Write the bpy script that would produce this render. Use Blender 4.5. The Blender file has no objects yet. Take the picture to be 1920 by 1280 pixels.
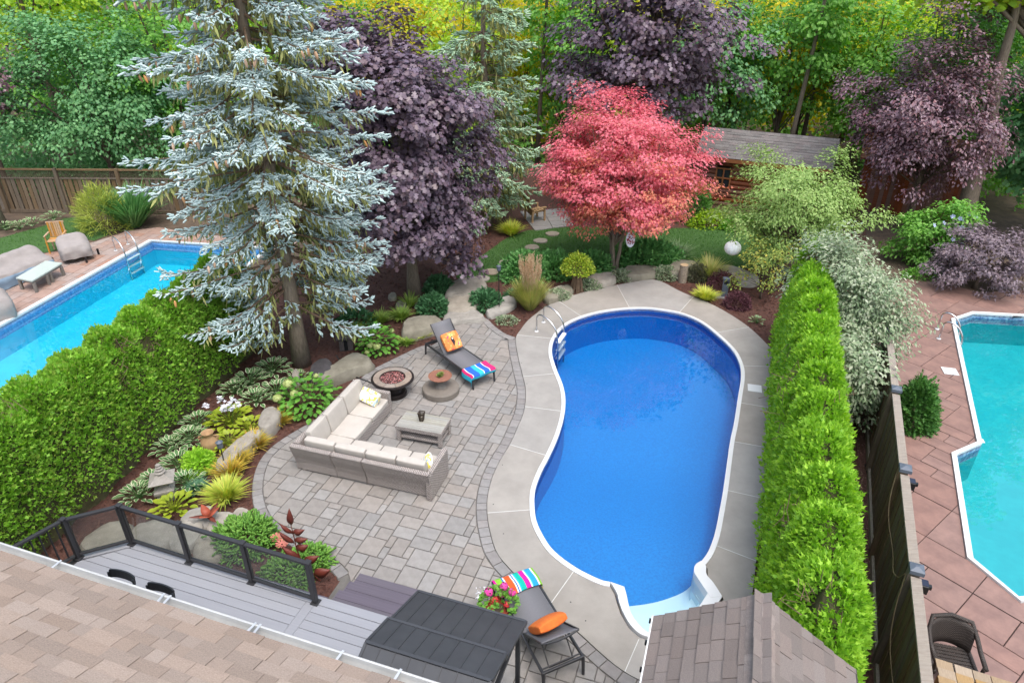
import bpy, bmesh, math, random
import numpy as np
from mathutils import Vector, Matrix
from mathutils.geometry import delaunay_2d_cdt
R = math.radians
rng = np.random.default_rng(7); rnd = random.Random(11)
S = bpy.context.scene; COL = S.collection
# ---------------------------------------------------------------- camera, sky, sun, exposure
CH, PITCH, FPX = 8.5, R(29), 1280.0
cam = bpy.data.cameras.new('camera'); cam.lens = 24; cam.sensor_width = 36; cam.clip_end = 800; cam.clip_start = .05
co = bpy.data.objects.new('camera', cam); COL.objects.link(co); co.location = (0, 0, CH); co.rotation_euler = (R(90) - PITCH, 0, 0); S.camera = co
SUN_EL, SUN_AZ = 68, 155          # azimuth: 0 = +Y (into the picture), clockwise
W = bpy.data.worlds.new('World'); S.world = W; W.use_nodes = True
wn = W.node_tree; bg = wn.nodes['Background']
sky = wn.nodes.new('ShaderNodeTexSky'); sky.sky_type = 'NISHITA'; sky.sun_disc = False
sky.sun_elevation = R(SUN_EL); sky.sun_rotation = R(SUN_AZ); sky.dust_density = 5.0; sky.air_density = 1.8; sky.ozone_density = 3.0
hs = wn.nodes.new('ShaderNodeHueSaturation'); hs.inputs['Saturation'].default_value = .75
wn.links.new(sky.outputs[0], hs.inputs['Color']); wn.links.new(hs.outputs[0], bg.inputs[0]); bg.inputs[1].default_value = .15
sl = bpy.data.lights.new('sun', 'SUN'); sl.energy = .8; sl.angle = R(30); sl.color = (1, .97, .93)
so = bpy.data.objects.new('sun', sl); COL.objects.link(so)
_az, _el = R(SUN_AZ), R(SUN_EL)
_d = Vector((math.sin(_az) * math.cos(_el), math.cos(_az) * math.cos(_el), math.sin(_el)))
so.rotation_euler = _d.to_track_quat('Z', 'Y').to_euler(); so.location = _d * 60
vs = S.view_settings; vs.view_transform = 'Standard'; vs.look = 'None'; vs.gamma = 1; vs.exposure = 1.02; vs.use_curve_mapping = False
S.cycles.max_bounces = 8; S.cycles.transparent_max_bounces = 12; S.cycles.diffuse_bounces = 4

# ---------------------------------------------------------------- pixels of the photograph -> points
CP, SP = math.cos(PITCH), math.sin(PITCH)
def ray(px, py):
    u = (px - 960) / FPX; v = (640 - py) / FPX
    return Vector((u, CP + v * SP, -SP + v * CP))
def P(px, py, z=0.0):
    d = ray(px, py); t = (z - CH) / d.z
    return Vector((d.x * t, d.y * t, z))
def PY(px, py, Y):
    d = ray(px, py); t = Y / d.y
    return Vector((d.x * t, Y, CH + d.z * t))
def proj(p):
    f = p[1] * CP + (CH - p[2]) * SP; up = p[1] * SP - (CH - p[2]) * CP
    return 960 + FPX * p[0] / f, 640 - FPX * up / f, f
def PL(pts, z=0.0): return [tuple(P(x, y, z).xy) for x, y in pts]
HA = R(-18.6); HX = Vector((math.cos(HA), math.sin(HA), 0)); HN = Vector((-math.sin(HA), math.cos(HA), 0))

# ---------------------------------------------------------------- materials
MATS = {}
def mat(name, col, rough=.6, col2=None, scale=6., bump=0., bscale=60., metal=0., rand=0., detail=4., spec=.5, stretch=None, coat=0., w=.5, sat=(.6, 1.3)):
    if name in MATS: return MATS[name]
    m = bpy.data.materials.new(name); m.use_nodes = True; MATS[name] = m
    nt = m.node_tree; n = nt.nodes; l = nt.links; b = n['Principled BSDF']
    b.inputs['Roughness'].default_value = rough; b.inputs['Metallic'].default_value = metal
    b.inputs['Specular IOR Level'].default_value = spec; b.inputs['Coat Weight'].default_value = coat
    tc = n.new('ShaderNodeTexCoord'); vec = tc.outputs['Object']
    if stretch:
        mp = n.new('ShaderNodeMapping'); mp.inputs['Scale'].default_value = stretch; l.new(vec, mp.inputs[0]); vec = mp.outputs[0]
    c2 = col2 or tuple(c * .78 for c in col)
    nz = n.new('ShaderNodeTexNoise'); nz.inputs['Scale'].default_value = scale; nz.inputs['Detail'].default_value = detail; nz.inputs['Roughness'].default_value = .65
    l.new(vec, nz.inputs['Vector'])
    rp = n.new('ShaderNodeValToRGB'); rp.color_ramp.elements[0].position = .5 - w * .4; rp.color_ramp.elements[1].position = .5 + w * .4
    rp.color_ramp.elements[0].color = (*c2, 1); rp.color_ramp.elements[1].color = (*col, 1); l.new(nz.outputs[0], rp.inputs[0])
    out = rp.outputs[0]
    if rand:
        oi = n.new('ShaderNodeObjectInfo'); at = n.new('ShaderNodeAttribute'); at.attribute_name = 'rnd'
        ad = n.new('ShaderNodeMath'); ad.operation = 'ADD'; l.new(oi.outputs['Random'], ad.inputs[0]); l.new(at.outputs['Fac'], ad.inputs[1])
        fr = n.new('ShaderNodeMath'); fr.operation = 'FRACT'; l.new(ad.outputs[0], fr.inputs[0])
        mr = n.new('ShaderNodeMapRange'); mr.inputs[3].default_value = 1 - rand; mr.inputs[4].default_value = 1 + rand; l.new(fr.outputs[0], mr.inputs[0])
        h = n.new('ShaderNodeHueSaturation'); l.new(out, h.inputs['Color']); l.new(mr.outputs[0], h.inputs['Value'])
        f2 = n.new('ShaderNodeMath'); f2.operation = 'MULTIPLY_ADD'; f2.inputs[1].default_value = 7.31; f2.inputs[2].default_value = .1; l.new(fr.outputs[0], f2.inputs[0])
        f3 = n.new('ShaderNodeMath'); f3.operation = 'FRACT'; l.new(f2.outputs[0], f3.inputs[0])
        m3 = n.new('ShaderNodeMapRange'); m3.inputs[3].default_value = sat[0]; m3.inputs[4].default_value = sat[1]; l.new(f3.outputs[0], m3.inputs[0]); l.new(m3.outputs[0], h.inputs['Saturation'])
        out = h.outputs[0]
    l.new(out, b.inputs['Base Color'])
    if bump:
        nb = n.new('ShaderNodeTexNoise'); nb.inputs['Scale'].default_value = bscale; nb.inputs['Detail'].default_value = 5; l.new(vec, nb.inputs['Vector'])
        bp = n.new('ShaderNodeBump'); bp.inputs['Strength'].default_value = bump; bp.inputs['Distance'].default_value = .02
        l.new(nb.outputs[0], bp.inputs['Height']); l.new(bp.outputs[0], b.inputs['Normal'])
    return m
def leafmat(name, cols, trans=.25, rough=.5, tcol=None, spec=.3):
    """leaf colours spread over the per-leaf random number"""
    if name in MATS: return MATS[name]
    m = bpy.data.materials.new(name); m.use_nodes = True; MATS[name] = m
    nt = m.node_tree; n = nt.nodes; l = nt.links; b = n['Principled BSDF']; o = n['Material Output']
    at = n.new('ShaderNodeAttribute'); at.attribute_name = 'rnd'; oi = n.new('ShaderNodeObjectInfo')
    ad = n.new('ShaderNodeMath'); ad.operation = 'ADD'; l.new(at.outputs['Fac'], ad.inputs[0]); l.new(oi.outputs['Random'], ad.inputs[1])
    fr = n.new('ShaderNodeMath'); fr.operation = 'FRACT'; l.new(ad.outputs[0], fr.inputs[0])
    rp = n.new('ShaderNodeValToRGB'); cr = rp.color_ramp
    while len(cr.elements) < len(cols): cr.elements.new(.5)
    for i, c in enumerate(cols): cr.elements[i].position = i / max(1, len(cols) - 1); cr.elements[i].color = (*c, 1)
    l.new(fr.outputs[0], rp.inputs[0]); l.new(rp.outputs[0], b.inputs['Base Color'])
    b.inputs['Roughness'].default_value = rough; b.inputs['Specular IOR Level'].default_value = spec
    if trans:
        t = n.new('ShaderNodeBsdfTranslucent'); mx = n.new('ShaderNodeMixShader'); mx.inputs[0].default_value = trans
        g = n.new('ShaderNodeHueSaturation'); g.inputs['Value'].default_value = 1.5; g.inputs['Saturation'].default_value = 1.15; l.new(rp.outputs[0], g.inputs['Color'])
        l.new(g.outputs[0], t.inputs[0]); l.new(b.outputs[0], mx.inputs[1]); l.new(t.outputs[0], mx.inputs[2]); l.new(mx.outputs[0], o.inputs[0])
    return m
def watermat(name, tint, bump=.03, scale=3.):
    m = bpy.data.materials.new(name); m.use_nodes = True; nt = m.node_tree; n = nt.nodes; l = nt.links
    n.remove(n['Principled BSDF']); o = n['Material Output']
    tr = n.new('ShaderNodeBsdfTransparent'); tr.inputs[0].default_value = (*tint, 1)
    gl = n.new('ShaderNodeBsdfGlossy'); gl.inputs['Roughness'].default_value = 0.
    fz = n.new('ShaderNodeFresnel'); fz.inputs[0].default_value = 1.66
    tc = n.new('ShaderNodeTexCoord'); nz = n.new('ShaderNodeTexNoise'); nz.inputs['Scale'].default_value = scale; nz.inputs['Detail'].default_value = 2
    l.new(tc.outputs['Object'], nz.inputs['Vector']); bp = n.new('ShaderNodeBump'); bp.inputs['Strength'].default_value = bump; bp.inputs['Distance'].default_value = .05
    l.new(nz.outputs[0], bp.inputs['Height']); l.new(bp.outputs[0], gl.inputs['Normal']); l.new(bp.outputs[0], fz.inputs['Normal'])
    mx = n.new('ShaderNodeMixShader'); l.new(fz.outputs[0], mx.inputs[0]); l.new(tr.outputs[0], mx.inputs[1]); l.new(gl.outputs[0], mx.inputs[2]); l.new(mx.outputs[0], o.inputs[0])
    return m

# ---------------------------------------------------------------- object helpers
def tag(o, label=None, cat=None, group=None, kind=None):
    if label: o['label'] = label
    if cat: o['category'] = cat
    if group: o['group'] = group
    if kind: o['kind'] = kind
    return o
def thing(name, label, cat, loc=(0, 0, 0), rz=0., group=None):
    o = bpy.data.objects.new(name, None); COL.objects.link(o); o.location = loc; o.rotation_euler = (0, 0, rz); o.empty_display_size = .1
    return tag(o, label, cat, group)
def link(name, me, parent=None, loc=(0, 0, 0), rot=(0, 0, 0), scale=None):
    o = bpy.data.objects.new(name, me); COL.objects.link(o); o.parent = parent; o.location = loc; o.rotation_euler = rot
    if scale: o.scale = scale
    return o
def bev(o, w=.01, seg=2):
    md = o.modifiers.new('bevel', 'BEVEL'); md.width = w; md.segments = seg; md.limit_method = 'ANGLE'; md.angle_limit = R(40); return o
def sub(o, lv=1):
    md = o.modifiers.new('subdivision', 'SUBSURF'); md.levels = lv; md.render_levels = lv; return o
def copy_tree(o, parent=None):
    c = o.copy(); COL.objects.link(c); c.parent = parent
    for ch in list(o.children): copy_tree(ch, c)
    return c
class MB:
    def __init__(s): s.v = []; s.f = []; s.m = []; s.r = []
    def add(s, vs_, fs, m=0, r=0.):
        k = len(s.v); s.v += [tuple(v) for v in vs_]; s.f += [tuple(i + k for i in f) for f in fs]; s.m += [m] * len(fs); s.r += [r] * len(fs); return s
    def box(s, c, size, rz=0., rot=None, m=0, r=0.):
        x, y, z = [d / 2 for d in size]; c = Vector(c)
        mt = rot if rot is not None else Matrix.Rotation(rz, 3, 'Z')
        vs_ = [c + mt @ Vector((sx * x, sy * y, sz * z)) for sz in (-1, 1) for sx, sy in ((-1, -1), (1, -1), (1, 1), (-1, 1))]
        return s.add(vs_, [(3, 2, 1, 0), (4, 5, 6, 7), (0, 1, 5, 4), (1, 2, 6, 5), (2, 3, 7, 6), (3, 0, 4, 7)], m, r)
    def bar(s, a, b, w, h=None, m=0, up=(0, 0, 1)):
        a = Vector(a); b = Vector(b); d = (b - a); L = d.length; d.normalize(); u = Vector(up)
        if abs(d.dot(u)) > .98: u = Vector((0, 1, 0))
        x = d.cross(u).normalized(); u = x.cross(d)
        mt = Matrix((x, d, u)).transposed()
        return s.box((a + b) / 2, (w, L, h or w), rot=mt, m=m)
    def prism(s, poly, z0, z1, ch=0., m=0, r=0., bottom=False):
        n = len(poly)
        ar = sum(poly[i][0] * poly[(i + 1) % n][1] - poly[(i + 1) % n][0] * poly[i][1] for i in range(n))
        if ar < 0: poly = poly[::-1]
        vs_ = [(x, y, z0) for x, y in poly] + [(x, y, z1 - ch) for x, y in poly]
        if ch:
            ins = []
            for i in range(n):
                p = Vector(poly[i]); a = (p - Vector(poly[i - 1])); b = (Vector(poly[(i + 1) % n]) - p)
                if a.length < 1e-6 or b.length < 1e-6: ins.append(tuple(p)); continue
                a.normalize(); b.normalize(); nn = Vector((-a.y - b.y, a.x + b.x)); k = max(.5, nn.length / 2)
                if nn.length > 1e-6: nn.normalize()
                ins.append(tuple(p + nn * ch / k))
            vs_ += [(x, y, z1) for x, y in ins]
        fs = []
        for lv in range(2 if ch else 1):
            for i in range(n): j = (i + 1) % n; fs.append((lv * n + i, lv * n + j, (lv + 1) * n + j, (lv + 1) * n + i))
        t = (2 if ch else 1) * n
        fs.append(tuple(range(t, t + n)))
        if bottom: fs.append(tuple(range(n - 1, -1, -1)))
        return s.add(vs_, fs, m, r)
    def tube(s, path, rad, n=8, m=0, caps=True, r=0.):
        path = [Vector(p) for p in path]; k = len(path)
        if not hasattr(rad, '__len__'): rad = [rad] * k
        vs_ = []; px = None
        for i, p in enumerate(path):
            d = (path[min(i + 1, k - 1)] - path[max(i - 1, 0)])
            if d.length < 1e-9: d = Vector((0, 0, 1))
            d.normalize()
            if px is None: px = d.orthogonal().normalized()
            else:
                px = px - d * px.dot(d); px = px.normalized() if px.length > 1e-6 else d.orthogonal().normalized()
            py = d.cross(px)
            vs_ += [p + (px * math.cos(2 * math.pi * j / n) + py * math.sin(2 * math.pi * j / n)) * rad[i] for j in range(n)]
        fs = [(i * n + j, i * n + (j + 1) % n, (i + 1) * n + (j + 1) % n, (i + 1) * n + j) for i in range(k - 1) for j in range(n)]
        if caps: fs += [tuple(range(n - 1, -1, -1)), tuple(range((k - 1) * n, k * n))]
        return s.add(vs_, fs, m, r)
    def lathe(s, prof, n=24, c=(0, 0, 0), m=0, sq=None, rz=0.):
        vs_ = []
        for r_, z in prof:
            for j in range(n):
                a = 2 * math.pi * (j + .5 * (sq is not None)) / n + rz; vs_.append((c[0] + r_ * math.cos(a), c[1] + r_ * math.sin(a), c[2] + z))
        k = len(prof)
        fs = [(i * n + j, i * n + (j + 1) % n, (i + 1) * n + (j + 1) % n, (i + 1) * n + j) for i in range(k - 1) for j in range(n)]
        fs += [tuple(range(n - 1, -1, -1)), tuple(range((k - 1) * n, k * n))]
        return s.add(vs_, fs, m)
    def mesh(s, name, mats, smooth=False, off=None, attr=True):
        me = bpy.data.meshes.new(name); v = s.v
        if off is not None: v = [(a - off[0], b - off[1], c - off[2]) for a, b, c in v]
        me.from_pydata(v, [], s.f)
        for mm in (mats if isinstance(mats, (list, tuple)) else [mats]): me.materials.append(mm)
        me.polygons.foreach_set('material_index', s.m)
        if smooth: me.polygons.foreach_set('use_smooth', [True] * len(s.f))
        if attr and any(s.r): me.attributes.new('rnd', 'FLOAT', 'FACE').data.foreach_set('value', s.r)
        me.update(); return me
    def build(s, name, mats, parent=None, smooth=False, world=False, loc=None):
        """world=True: vertices are world points, kept in place under an unrotated parent"""
        off = None; l = loc or (0, 0, 0)
        if world and parent is not None:
            off = parent.location if parent.parent is None else parent.location + parent.parent.location
        return link(name, s.mesh(name, mats, smooth, off), parent, l)
def smooth_by_angle(o, a=35):
    me = o.data; me.polygons.foreach_set('use_smooth', [True] * len(me.polygons))
    bm = bmesh.new(); bm.from_mesh(me)
    for e in bm.edges:
        if len(e.link_faces) == 2 and e.calc_face_angle(0) > R(a): e.smooth = False
    bm.to_mesh(me); bm.free(); return o
def inpoly(p, poly):
    x, y = p[0], p[1]; c = False; j = len(poly) - 1
    for i in range(len(poly)):
        xi, yi = poly[i][0], poly[i][1]; xj, yj = poly[j][0], poly[j][1]
        if (yi > y) != (yj > y) and x < (xj - xi) * (y - yi) / (yj - yi) + xi: c = not c
        j = i
    return c
def sheet(outer, holes=(), z=0., grid=None, zf=None):
    """filled outline with holes -> MB"""
    pts = []; ed = []
    for lp in [outer] + list(holes):
        k = len(pts); n = len(lp); pts += [Vector((a[0], a[1])) for a in lp]; ed += [(k + i, k + (i + 1) % n) for i in range(n)]
    if grid:
        xs = [p[0] for p in outer]; ys = [p[1] for p in outer]
        x = min(xs) + grid / 2
        while x < max(xs):
            y = min(ys) + grid / 2
            while y < max(ys):
                if inpoly((x, y), outer): pts.append(Vector((x + rnd.uniform(-.2, .2) * grid, y + rnd.uniform(-.2, .2) * grid)))
                y += grid
            x += grid
    v, e, f, *_ = delaunay_2d_cdt(pts, ed, [], 0, 1e-5)
    fs = []
    for t in f:
        c = (sum(v[i].x for i in t) / len(t), sum(v[i].y for i in t) / len(t))
        if inpoly(c, outer) and not any(inpoly(c, h) for h in holes):
            a, b, d = [v[i] for i in t[:3]]
            if (b.x - a.x) * (d.y - a.y) - (d.x - a.x) * (b.y - a.y) < 0: t = t[::-1]
            fs.append(tuple(t))
    m = MB(); m.add([(p.x, p.y, zf(p.x, p.y) if zf else z) for p in v], fs); return m
def spline(pts, closed=False, n=6):
    """Catmull-Rom through 2D points"""
    out = []; k = len(pts); rngi = range(k if closed else k - 1)
    for i in rngi:
        g = (lambda q: pts[q % k]) if closed else (lambda q: pts[min(max(q, 0), k - 1)])
        p0, p1, p2, p3 = [Vector(g(i + d)[:2]) for d in (-1, 0, 1, 2)]
        for j in range(n):
            t = j / n
            out.append(tuple(.5 * ((2 * p1) + (p2 - p0) * t + (2 * p0 - 5 * p1 + 4 * p2 - p3) * t * t + (3 * p1 - p0 - 3 * p2 + p3) * t ** 3)))
    if not closed: out.append(tuple(pts[-1][:2]))
    return out
def offset(poly, d):
    """offset an outline (closed), positive = to the left of travel"""
    n = len(poly); out = []
    for i in range(n):
        a = Vector(poly[i - 1]); p = Vector(poly[i]); b = Vector(poly[(i + 1) % n]); t = (b - a)
        if t.length < 1e-9: out.append(tuple(p)); continue
        t.normalize(); out.append((p.x - t.y * d, p.y + t.x * d))
    return out
def ccw(poly):
    n = len(poly); ar = sum(poly[i][0] * poly[(i + 1) % n][1] - poly[(i + 1) % n][0] * poly[i][1] for i in range(n))
    return list(poly) if ar > 0 else list(poly)[::-1]
def area(poly):
    n = len(poly); return abs(sum(poly[i][0] * poly[(i + 1) % n][1] - poly[(i + 1) % n][0] * poly[i][1] for i in range(n))) / 2
def clip(subject, conv):
    """Sutherland-Hodgman: subject clipped by a convex CCW polygon"""
    out = list(subject); n = len(conv)
    for i in range(n):
        ax, ay = conv[i]; bx, by = conv[(i + 1) % n]; inp = out; out = []
        if not inp: return []
        def side(p): return (bx - ax) * (p[1] - ay) - (by - ay) * (p[0] - ax)
        for j in range(len(inp)):
            p = inp[j - 1]; q = inp[j]; sp, sq_ = side(p), side(q)
            if (sp >= 0) != (sq_ >= 0):
                t = sp / (sp - sq_); out.append((p[0] + (q[0] - p[0]) * t, p[1] + (q[1] - p[1]) * t))
            if sq_ >= 0: out.append(q)
    res = []
    for p in out:
        if not res or abs(p[0] - res[-1][0]) + abs(p[1] - res[-1][1]) > 2e-3: res.append(p)
    if len(res) > 1 and abs(res[0][0] - res[-1][0]) + abs(res[0][1] - res[-1][1]) < 2e-3: res.pop()
    return res if len(res) > 2 else []
def inview(p, m=60):
    x, y, f = proj(p); return f > .3 and -m < x < 1920 + m and -m < y < 1280 + m

def inpoly_np(q, poly):
    x = q[:, 0]; y = q[:, 1]; c = np.zeros(len(q), bool); j = len(poly) - 1
    for i in range(len(poly)):
        xi, yi = poly[i][0], poly[i][1]; xj, yj = poly[j][0], poly[j][1]
        if yi != yj: c ^= ((yi > y) != (yj > y)) & (x < (xj - xi) * (y - yi) / (yj - yi) + xi)
        j = i
    return c
# ================================================================ SETTING
M_soil = mat('forest_soil', (.13, .09, .06), .95, (.06, .042, .03), 3, bump=.8, bscale=25)
M_mulch = mat('bark_mulch', (.115, .048, .035), .95, (.05, .021, .016), 14, bump=1., bscale=55)
M_chip = leafmat('mulch_chip', [(.04, .016, .012), (.09, .034, .024), (.13, .06, .042), (.06, .025, .018)], 0, .9)
M_lawn = mat('lawn_soil', (.055, .13, .025), .9, (.03, .085, .015), 9, bump=.7, bscale=90)
M_grass = leafmat('grass_blade', [(.035, .11, .015), (.06, .16, .02), (.045, .13, .018)], .2, .6)
M_conc = mat('broom_concrete', (0.330, 0.309, 0.284), .85, (0.249, 0.233, 0.214), 1.7, bump=.25, bscale=120, rand=.05, detail=9)
M_joint = mat('joint_sand', (.15, .14, .13), .95, bump=.5)
M_pav = mat('concrete_paver', (0.281, 0.262, 0.246), .85, (0.210, 0.194, 0.182), 7, bump=.35, bscale=90, rand=.11, detail=8, sat=(.5, 1.35))
M_bord = mat('border_paver', (0.256, 0.244, 0.240), .85, (0.192, 0.180, 0.176), 7, bump=.35, bscale=90, rand=.12, detail=8)
M_white = mat('white_vinyl', (0.671, 0.679, 0.688), .35, (0.619, 0.628, 0.636), 3)
M_strip = mat('white_joint', (0.629, 0.629, 0.620), .5)
# --- pool outlines (photo pixels at deck level, clockwise in the picture)
ZD = .05
pool_r = [(1172, 580), (1211, 579), (1247, 583), (1280, 590), (1314, 605), (1347, 631), (1374, 658), (1387, 685), (1389, 709), (1384, 742), (1376, 793), (1369, 826), (1364, 860), (1356, 917), (1349, 957), (1340, 1001), (1328, 1034), (1314, 1054)]
pool_l = [(1144, 1092), (1124, 1087), (1080, 1065), (1040, 1035), (1020, 1008), (1006, 978), (1002, 947), (1004, 917), (1016, 884), (1031, 855), (1048, 816), (1058, 779), (1060, 749), (1055, 722), (1043, 692), (1035, 662), (1040, 635), (1060, 611), (1093, 595), (1132, 585)]
fr_out = [(1323, 1065), (1324, 1080), (1337, 1096), (1353, 1121)]
fl_out = [(1223, 1199), (1201, 1192), (1182, 1175), (1167, 1149), (1160, 1129), (1156, 1114)]
fr_in = [(1303, 1062), (1301, 1075), (1309, 1089), (1332, 1123)]
fl_in = [(1225, 1193), (1209, 1185), (1196, 1172), (1184, 1155), (1178, 1136), (1174, 1117), (1170, 1103)]
arc_front = [(1178, 1136), (1211, 1132), (1245, 1124), (1280, 1110), (1298, 1094), (1303, 1078)]
W_r = PL(pool_r, ZD); W_l = PL(pool_l, ZD)
b0 = P(1353, 1121, ZD); b1 = P(1223, 1199, ZD)
back = [tuple((b0.lerp(b1, t) - HN * .55 * math.sin(math.pi * t)).xy) for t in (.25, .5, .75)]
pool_all = ccw(spline(W_l + W_r, False, 4) + PL(fr_out, ZD) + back + PL(fl_out, ZD))          # whole basin
ZA = -.55
pool_main = ccw(spline(W_l + W_r, False, 4) + PL(arc_front[::-1], ZA))
# --- neighbours' pools
rp_px = [(1826, 588), (1790, 600), (1841, 832), (1793, 853), (1824, 1048), (1909, 1120)]
rp = PL(rp_px, .05); e = Vector(rp[-1]); rp += [(e.x + 2.2, e.y + .2), (e.x + 6.5, e.y + 8), (rp[0][0] + 4.6, rp[0][1] - .6)]
rp = ccw(rp)
lpA = P(-230, 742, .05).xy; lpB = P(285, 452, .05).xy
_ld = (lpB - lpA).normalized(); _ln = Vector((_ld.y, -_ld.x))
lp = ccw([tuple(lpA), tuple(lpB), tuple(lpB + _ln * 4.3), tuple(lpA + _ln * 4.3)])
# --- ground: one sheet to the horizon
gr = sheet([(-260, -120), (260, -120), (260, 420), (-260, 420)], [pool_all, rp, lp], 0.)
tag(gr.build('ground', M_soil), kind='structure')
bed = ccw([(-9.2, 3), (-8.6, 9), (-7.9, 14), (-6.6, 22), (-6, 31), (15, 31), (13, 24)] + PL([(1640, 560), (1690, 900)]) + [(4.3, 3.6)])
mb = sheet(bed, [offset(pool_all, -.05)], .012)
tag(mb.build('mulch_bed', M_mulch), kind='structure')

def basin(name, outline, zf, wall_m, floor_m, parent, band=.22, band_m=None, top=.03, floor_poly=None, skip=None):
    fl = sheet(floor_poly or outline, [], 0, grid=.3, zf=zf); o = fl.build('liner_floor', floor_m, parent, world=True); smooth_by_angle(o, 60)
    m = MB(); n = len(outline)
    for i in range(n):
        a = outline[i]; b = outline[(i + 1) % n]
        if skip and skip(a) and skip(b): continue
        m.add([(a[0], a[1], top), (b[0], b[1], top), (b[0], b[1], -.12 - band), (a[0], a[1], -.12 - band)], [(0, 1, 2, 3)], 1 if band_m else 0)
        m.add([(a[0], a[1], -.12 - band), (b[0], b[1], -.12 - band), (b[0], b[1], zf(*b)), (a[0], a[1], zf(*a))], [(0, 1, 2, 3)], 0)
    m.build('liner_wall', [wall_m, band_m or wall_m], parent, world=True)
def ring(m, outline, w, z0, z1, sgn=-1):
    o2 = offset(outline, sgn * w); n = len(outline)
    for i in range(n):
        j = (i + 1) % n; a, b, c, d = outline[i], outline[j], o2[j], o2[i]
        m.add([(*a, z0), (*b, z0), (*c, z0), (*d, z0), (*a, z1), (*b, z1), (*c, z1), (*d, z1)], [(4, 5, 6, 7)[::-1], (0, 1, 5, 4), (2, 3, 7, 6)])
def liner(name, c, c2, sc=26, speck=(.1, .35, .8)):
    m = mat(name, c, .5, c2, sc, detail=2, w=.35)
    return m
M_liner = liner('blue_liner', (.001, .25, .61), (.001, .195, .53)); M_lwall = M_liner
M_band = liner('dark_liner_band', (.005, .09, .38), (.004, .065, .30), 40)
M_aqua = liner('aqua_liner', (.02, .48, .54), (.015, .43, .50), 3); M_aqband = liner('patterned_liner_band', (.25, .42, .55), (.04, .10, .28), 14)
M_sky = liner('sky_blue_liner', (.02, .58, .76), (.015, .53, .72), 3); M_skyband = liner('mosaic_liner_band', (.20, .40, .66), (.08, .20, .48), 16)
# main pool
poolc = P(1200, 800)
pool = thing('swimming_pool', 'kidney shaped pool with deep blue liner and white coping beside the paver patio', 'pool', (poolc.x, poolc.y, 0))
ax0 = P(1200, 1110).xy; axd = (P(1215, 600).xy - ax0); axl = axd.length; axd.normalize()
pool_line = spline(W_l + W_r, False, 4)
def depth_main(x, y):
    s = (Vector((x, y)) - ax0).dot(axd) / axl
    t = min(1, max(0, (s - .16) / .30)); t = t * t * (3 - 2 * t)
    return -.60 - .30 * t
_arc = PL(arc_front, ZA) + PL([(1144, 1092), (1314, 1054)], ZD)
basin('pool', pool_main, depth_main, M_lwall, M_liner, pool, .06, M_band, skip=lambda p: any((p[0] - q[0]) ** 2 + (p[1] - q[1]) ** 2 < 1e-6 for q in _arc))
cm = MB(); main_line = [tuple(p) for p in spline(W_l + W_r, False, 4)]
def strip(m, line, w, z0, z1, side=1):
    """a raised strip along an open line"""
    k = len(line); L = []
    for i in range(k):
        a = Vector(line[max(i - 1, 0)]); b = Vector(line[min(i + 1, k - 1)]); t = (b - a).normalized(); p = Vector(line[i]); L.append((p, p + Vector((-t.y, t.x)) * w * side))
    for i in range(k - 1):
        a, d = L[i]; b, c = L[i + 1]
        m.add([(*a, z0), (*b, z0), (*c, z0), (*d, z0), (*a, z1), (*b, z1), (*c, z1 - .006), (*d, z1 - .006)], [(7, 6, 5, 4), (0, 1, 5, 4), (2, 3, 7, 6), (0, 4, 7, 3), (1, 2, 6, 5)])
strip(cm, main_line, .085, -.02, ZD + .022)
cop = cm.build('coping', M_white, pool, world=True)
M_fib = mat('fibreglass_step', (.74, .84, .83), .35, (.70, .82, .82), 2)
def rim(inn, out, nm):
    a = spline(PL(inn, ZD), False, 4); b = spline(PL(out, ZD), False, 4)
    n = 24; ra = [a[int(i * (len(a) - 1) / n)] for i in range(n + 1)]; rb = [b[int(i * (len(b) - 1) / n)] for i in range(n + 1)]
    m = MB()
    for i in range(n):
        p, q, r_, s_ = ra[i], ra[i + 1], rb[i + 1], rb[i]
        m.add([(*p, -.3), (*q, -.3), (*r_, 0), (*s_, 0), (*p, ZD + .045), (*q, ZD + .045), (*r_, ZD + .05), (*s_, ZD + .05)], [(4, 5, 6, 7), (0, 1, 5, 4), (2, 3, 7, 6), (0, 4, 7, 3), (1, 2, 6, 5)])
    return m.build(nm, M_white, pool, world=True)
rim(fl_in, fl_out + [(1144, 1094)], 'step_rim'); rim([(1314, 1054)] + fr_in, [(1318, 1056)] + fr_out, 'step_rim')
st_back = [tuple((Vector((*p, 0)) + HN * .2).xy) for p in back]
bm_ = MB()
for a, b in zip([fr_out[-1]] , [fl_out[0]]): pass
strip(bm_, [tuple(b0.xy)] + back + [tuple(b1.xy)], .2, -.3, ZD + .045, -1); bm_.build('step_rim', M_white, pool, world=True)
step_poly = ccw(PL(arc_front, ZD) + PL(fr_in, ZD) + st_back + PL(fl_in[:4], ZD))
stc = Vector((sum(p[0] for p in step_poly) / len(step_poly), sum(p[1] for p in step_poly) / len(step_poly)))
steps = MB()
lev = [(-.55, 0.), (-.44, .28), (-.33, .54), (-.24, .80)]
fa = spline(PL(arc_front, ZA), False, 3); bk = spline([fl_in and tuple(P(*fl_in[3], ZD).xy)] + [tuple(P(*fl_in[0], ZD).xy)] + st_back[::-1] + [tuple(P(*fr_in[-1], ZD).xy)] + [tuple(P(*fr_in[2], ZD).xy)], False, 3)
N = 20; fa = [fa[int(i * (len(fa) - 1) / N)] for i in range(N + 1)]; bk = [bk[int(i * (len(bk) - 1) / N)] for i in range(N + 1)]
def mix(t): return [tuple(Vector(a).lerp(Vector(b), t)) for a, b in zip(fa, bk)]
prev = -1.0
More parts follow.
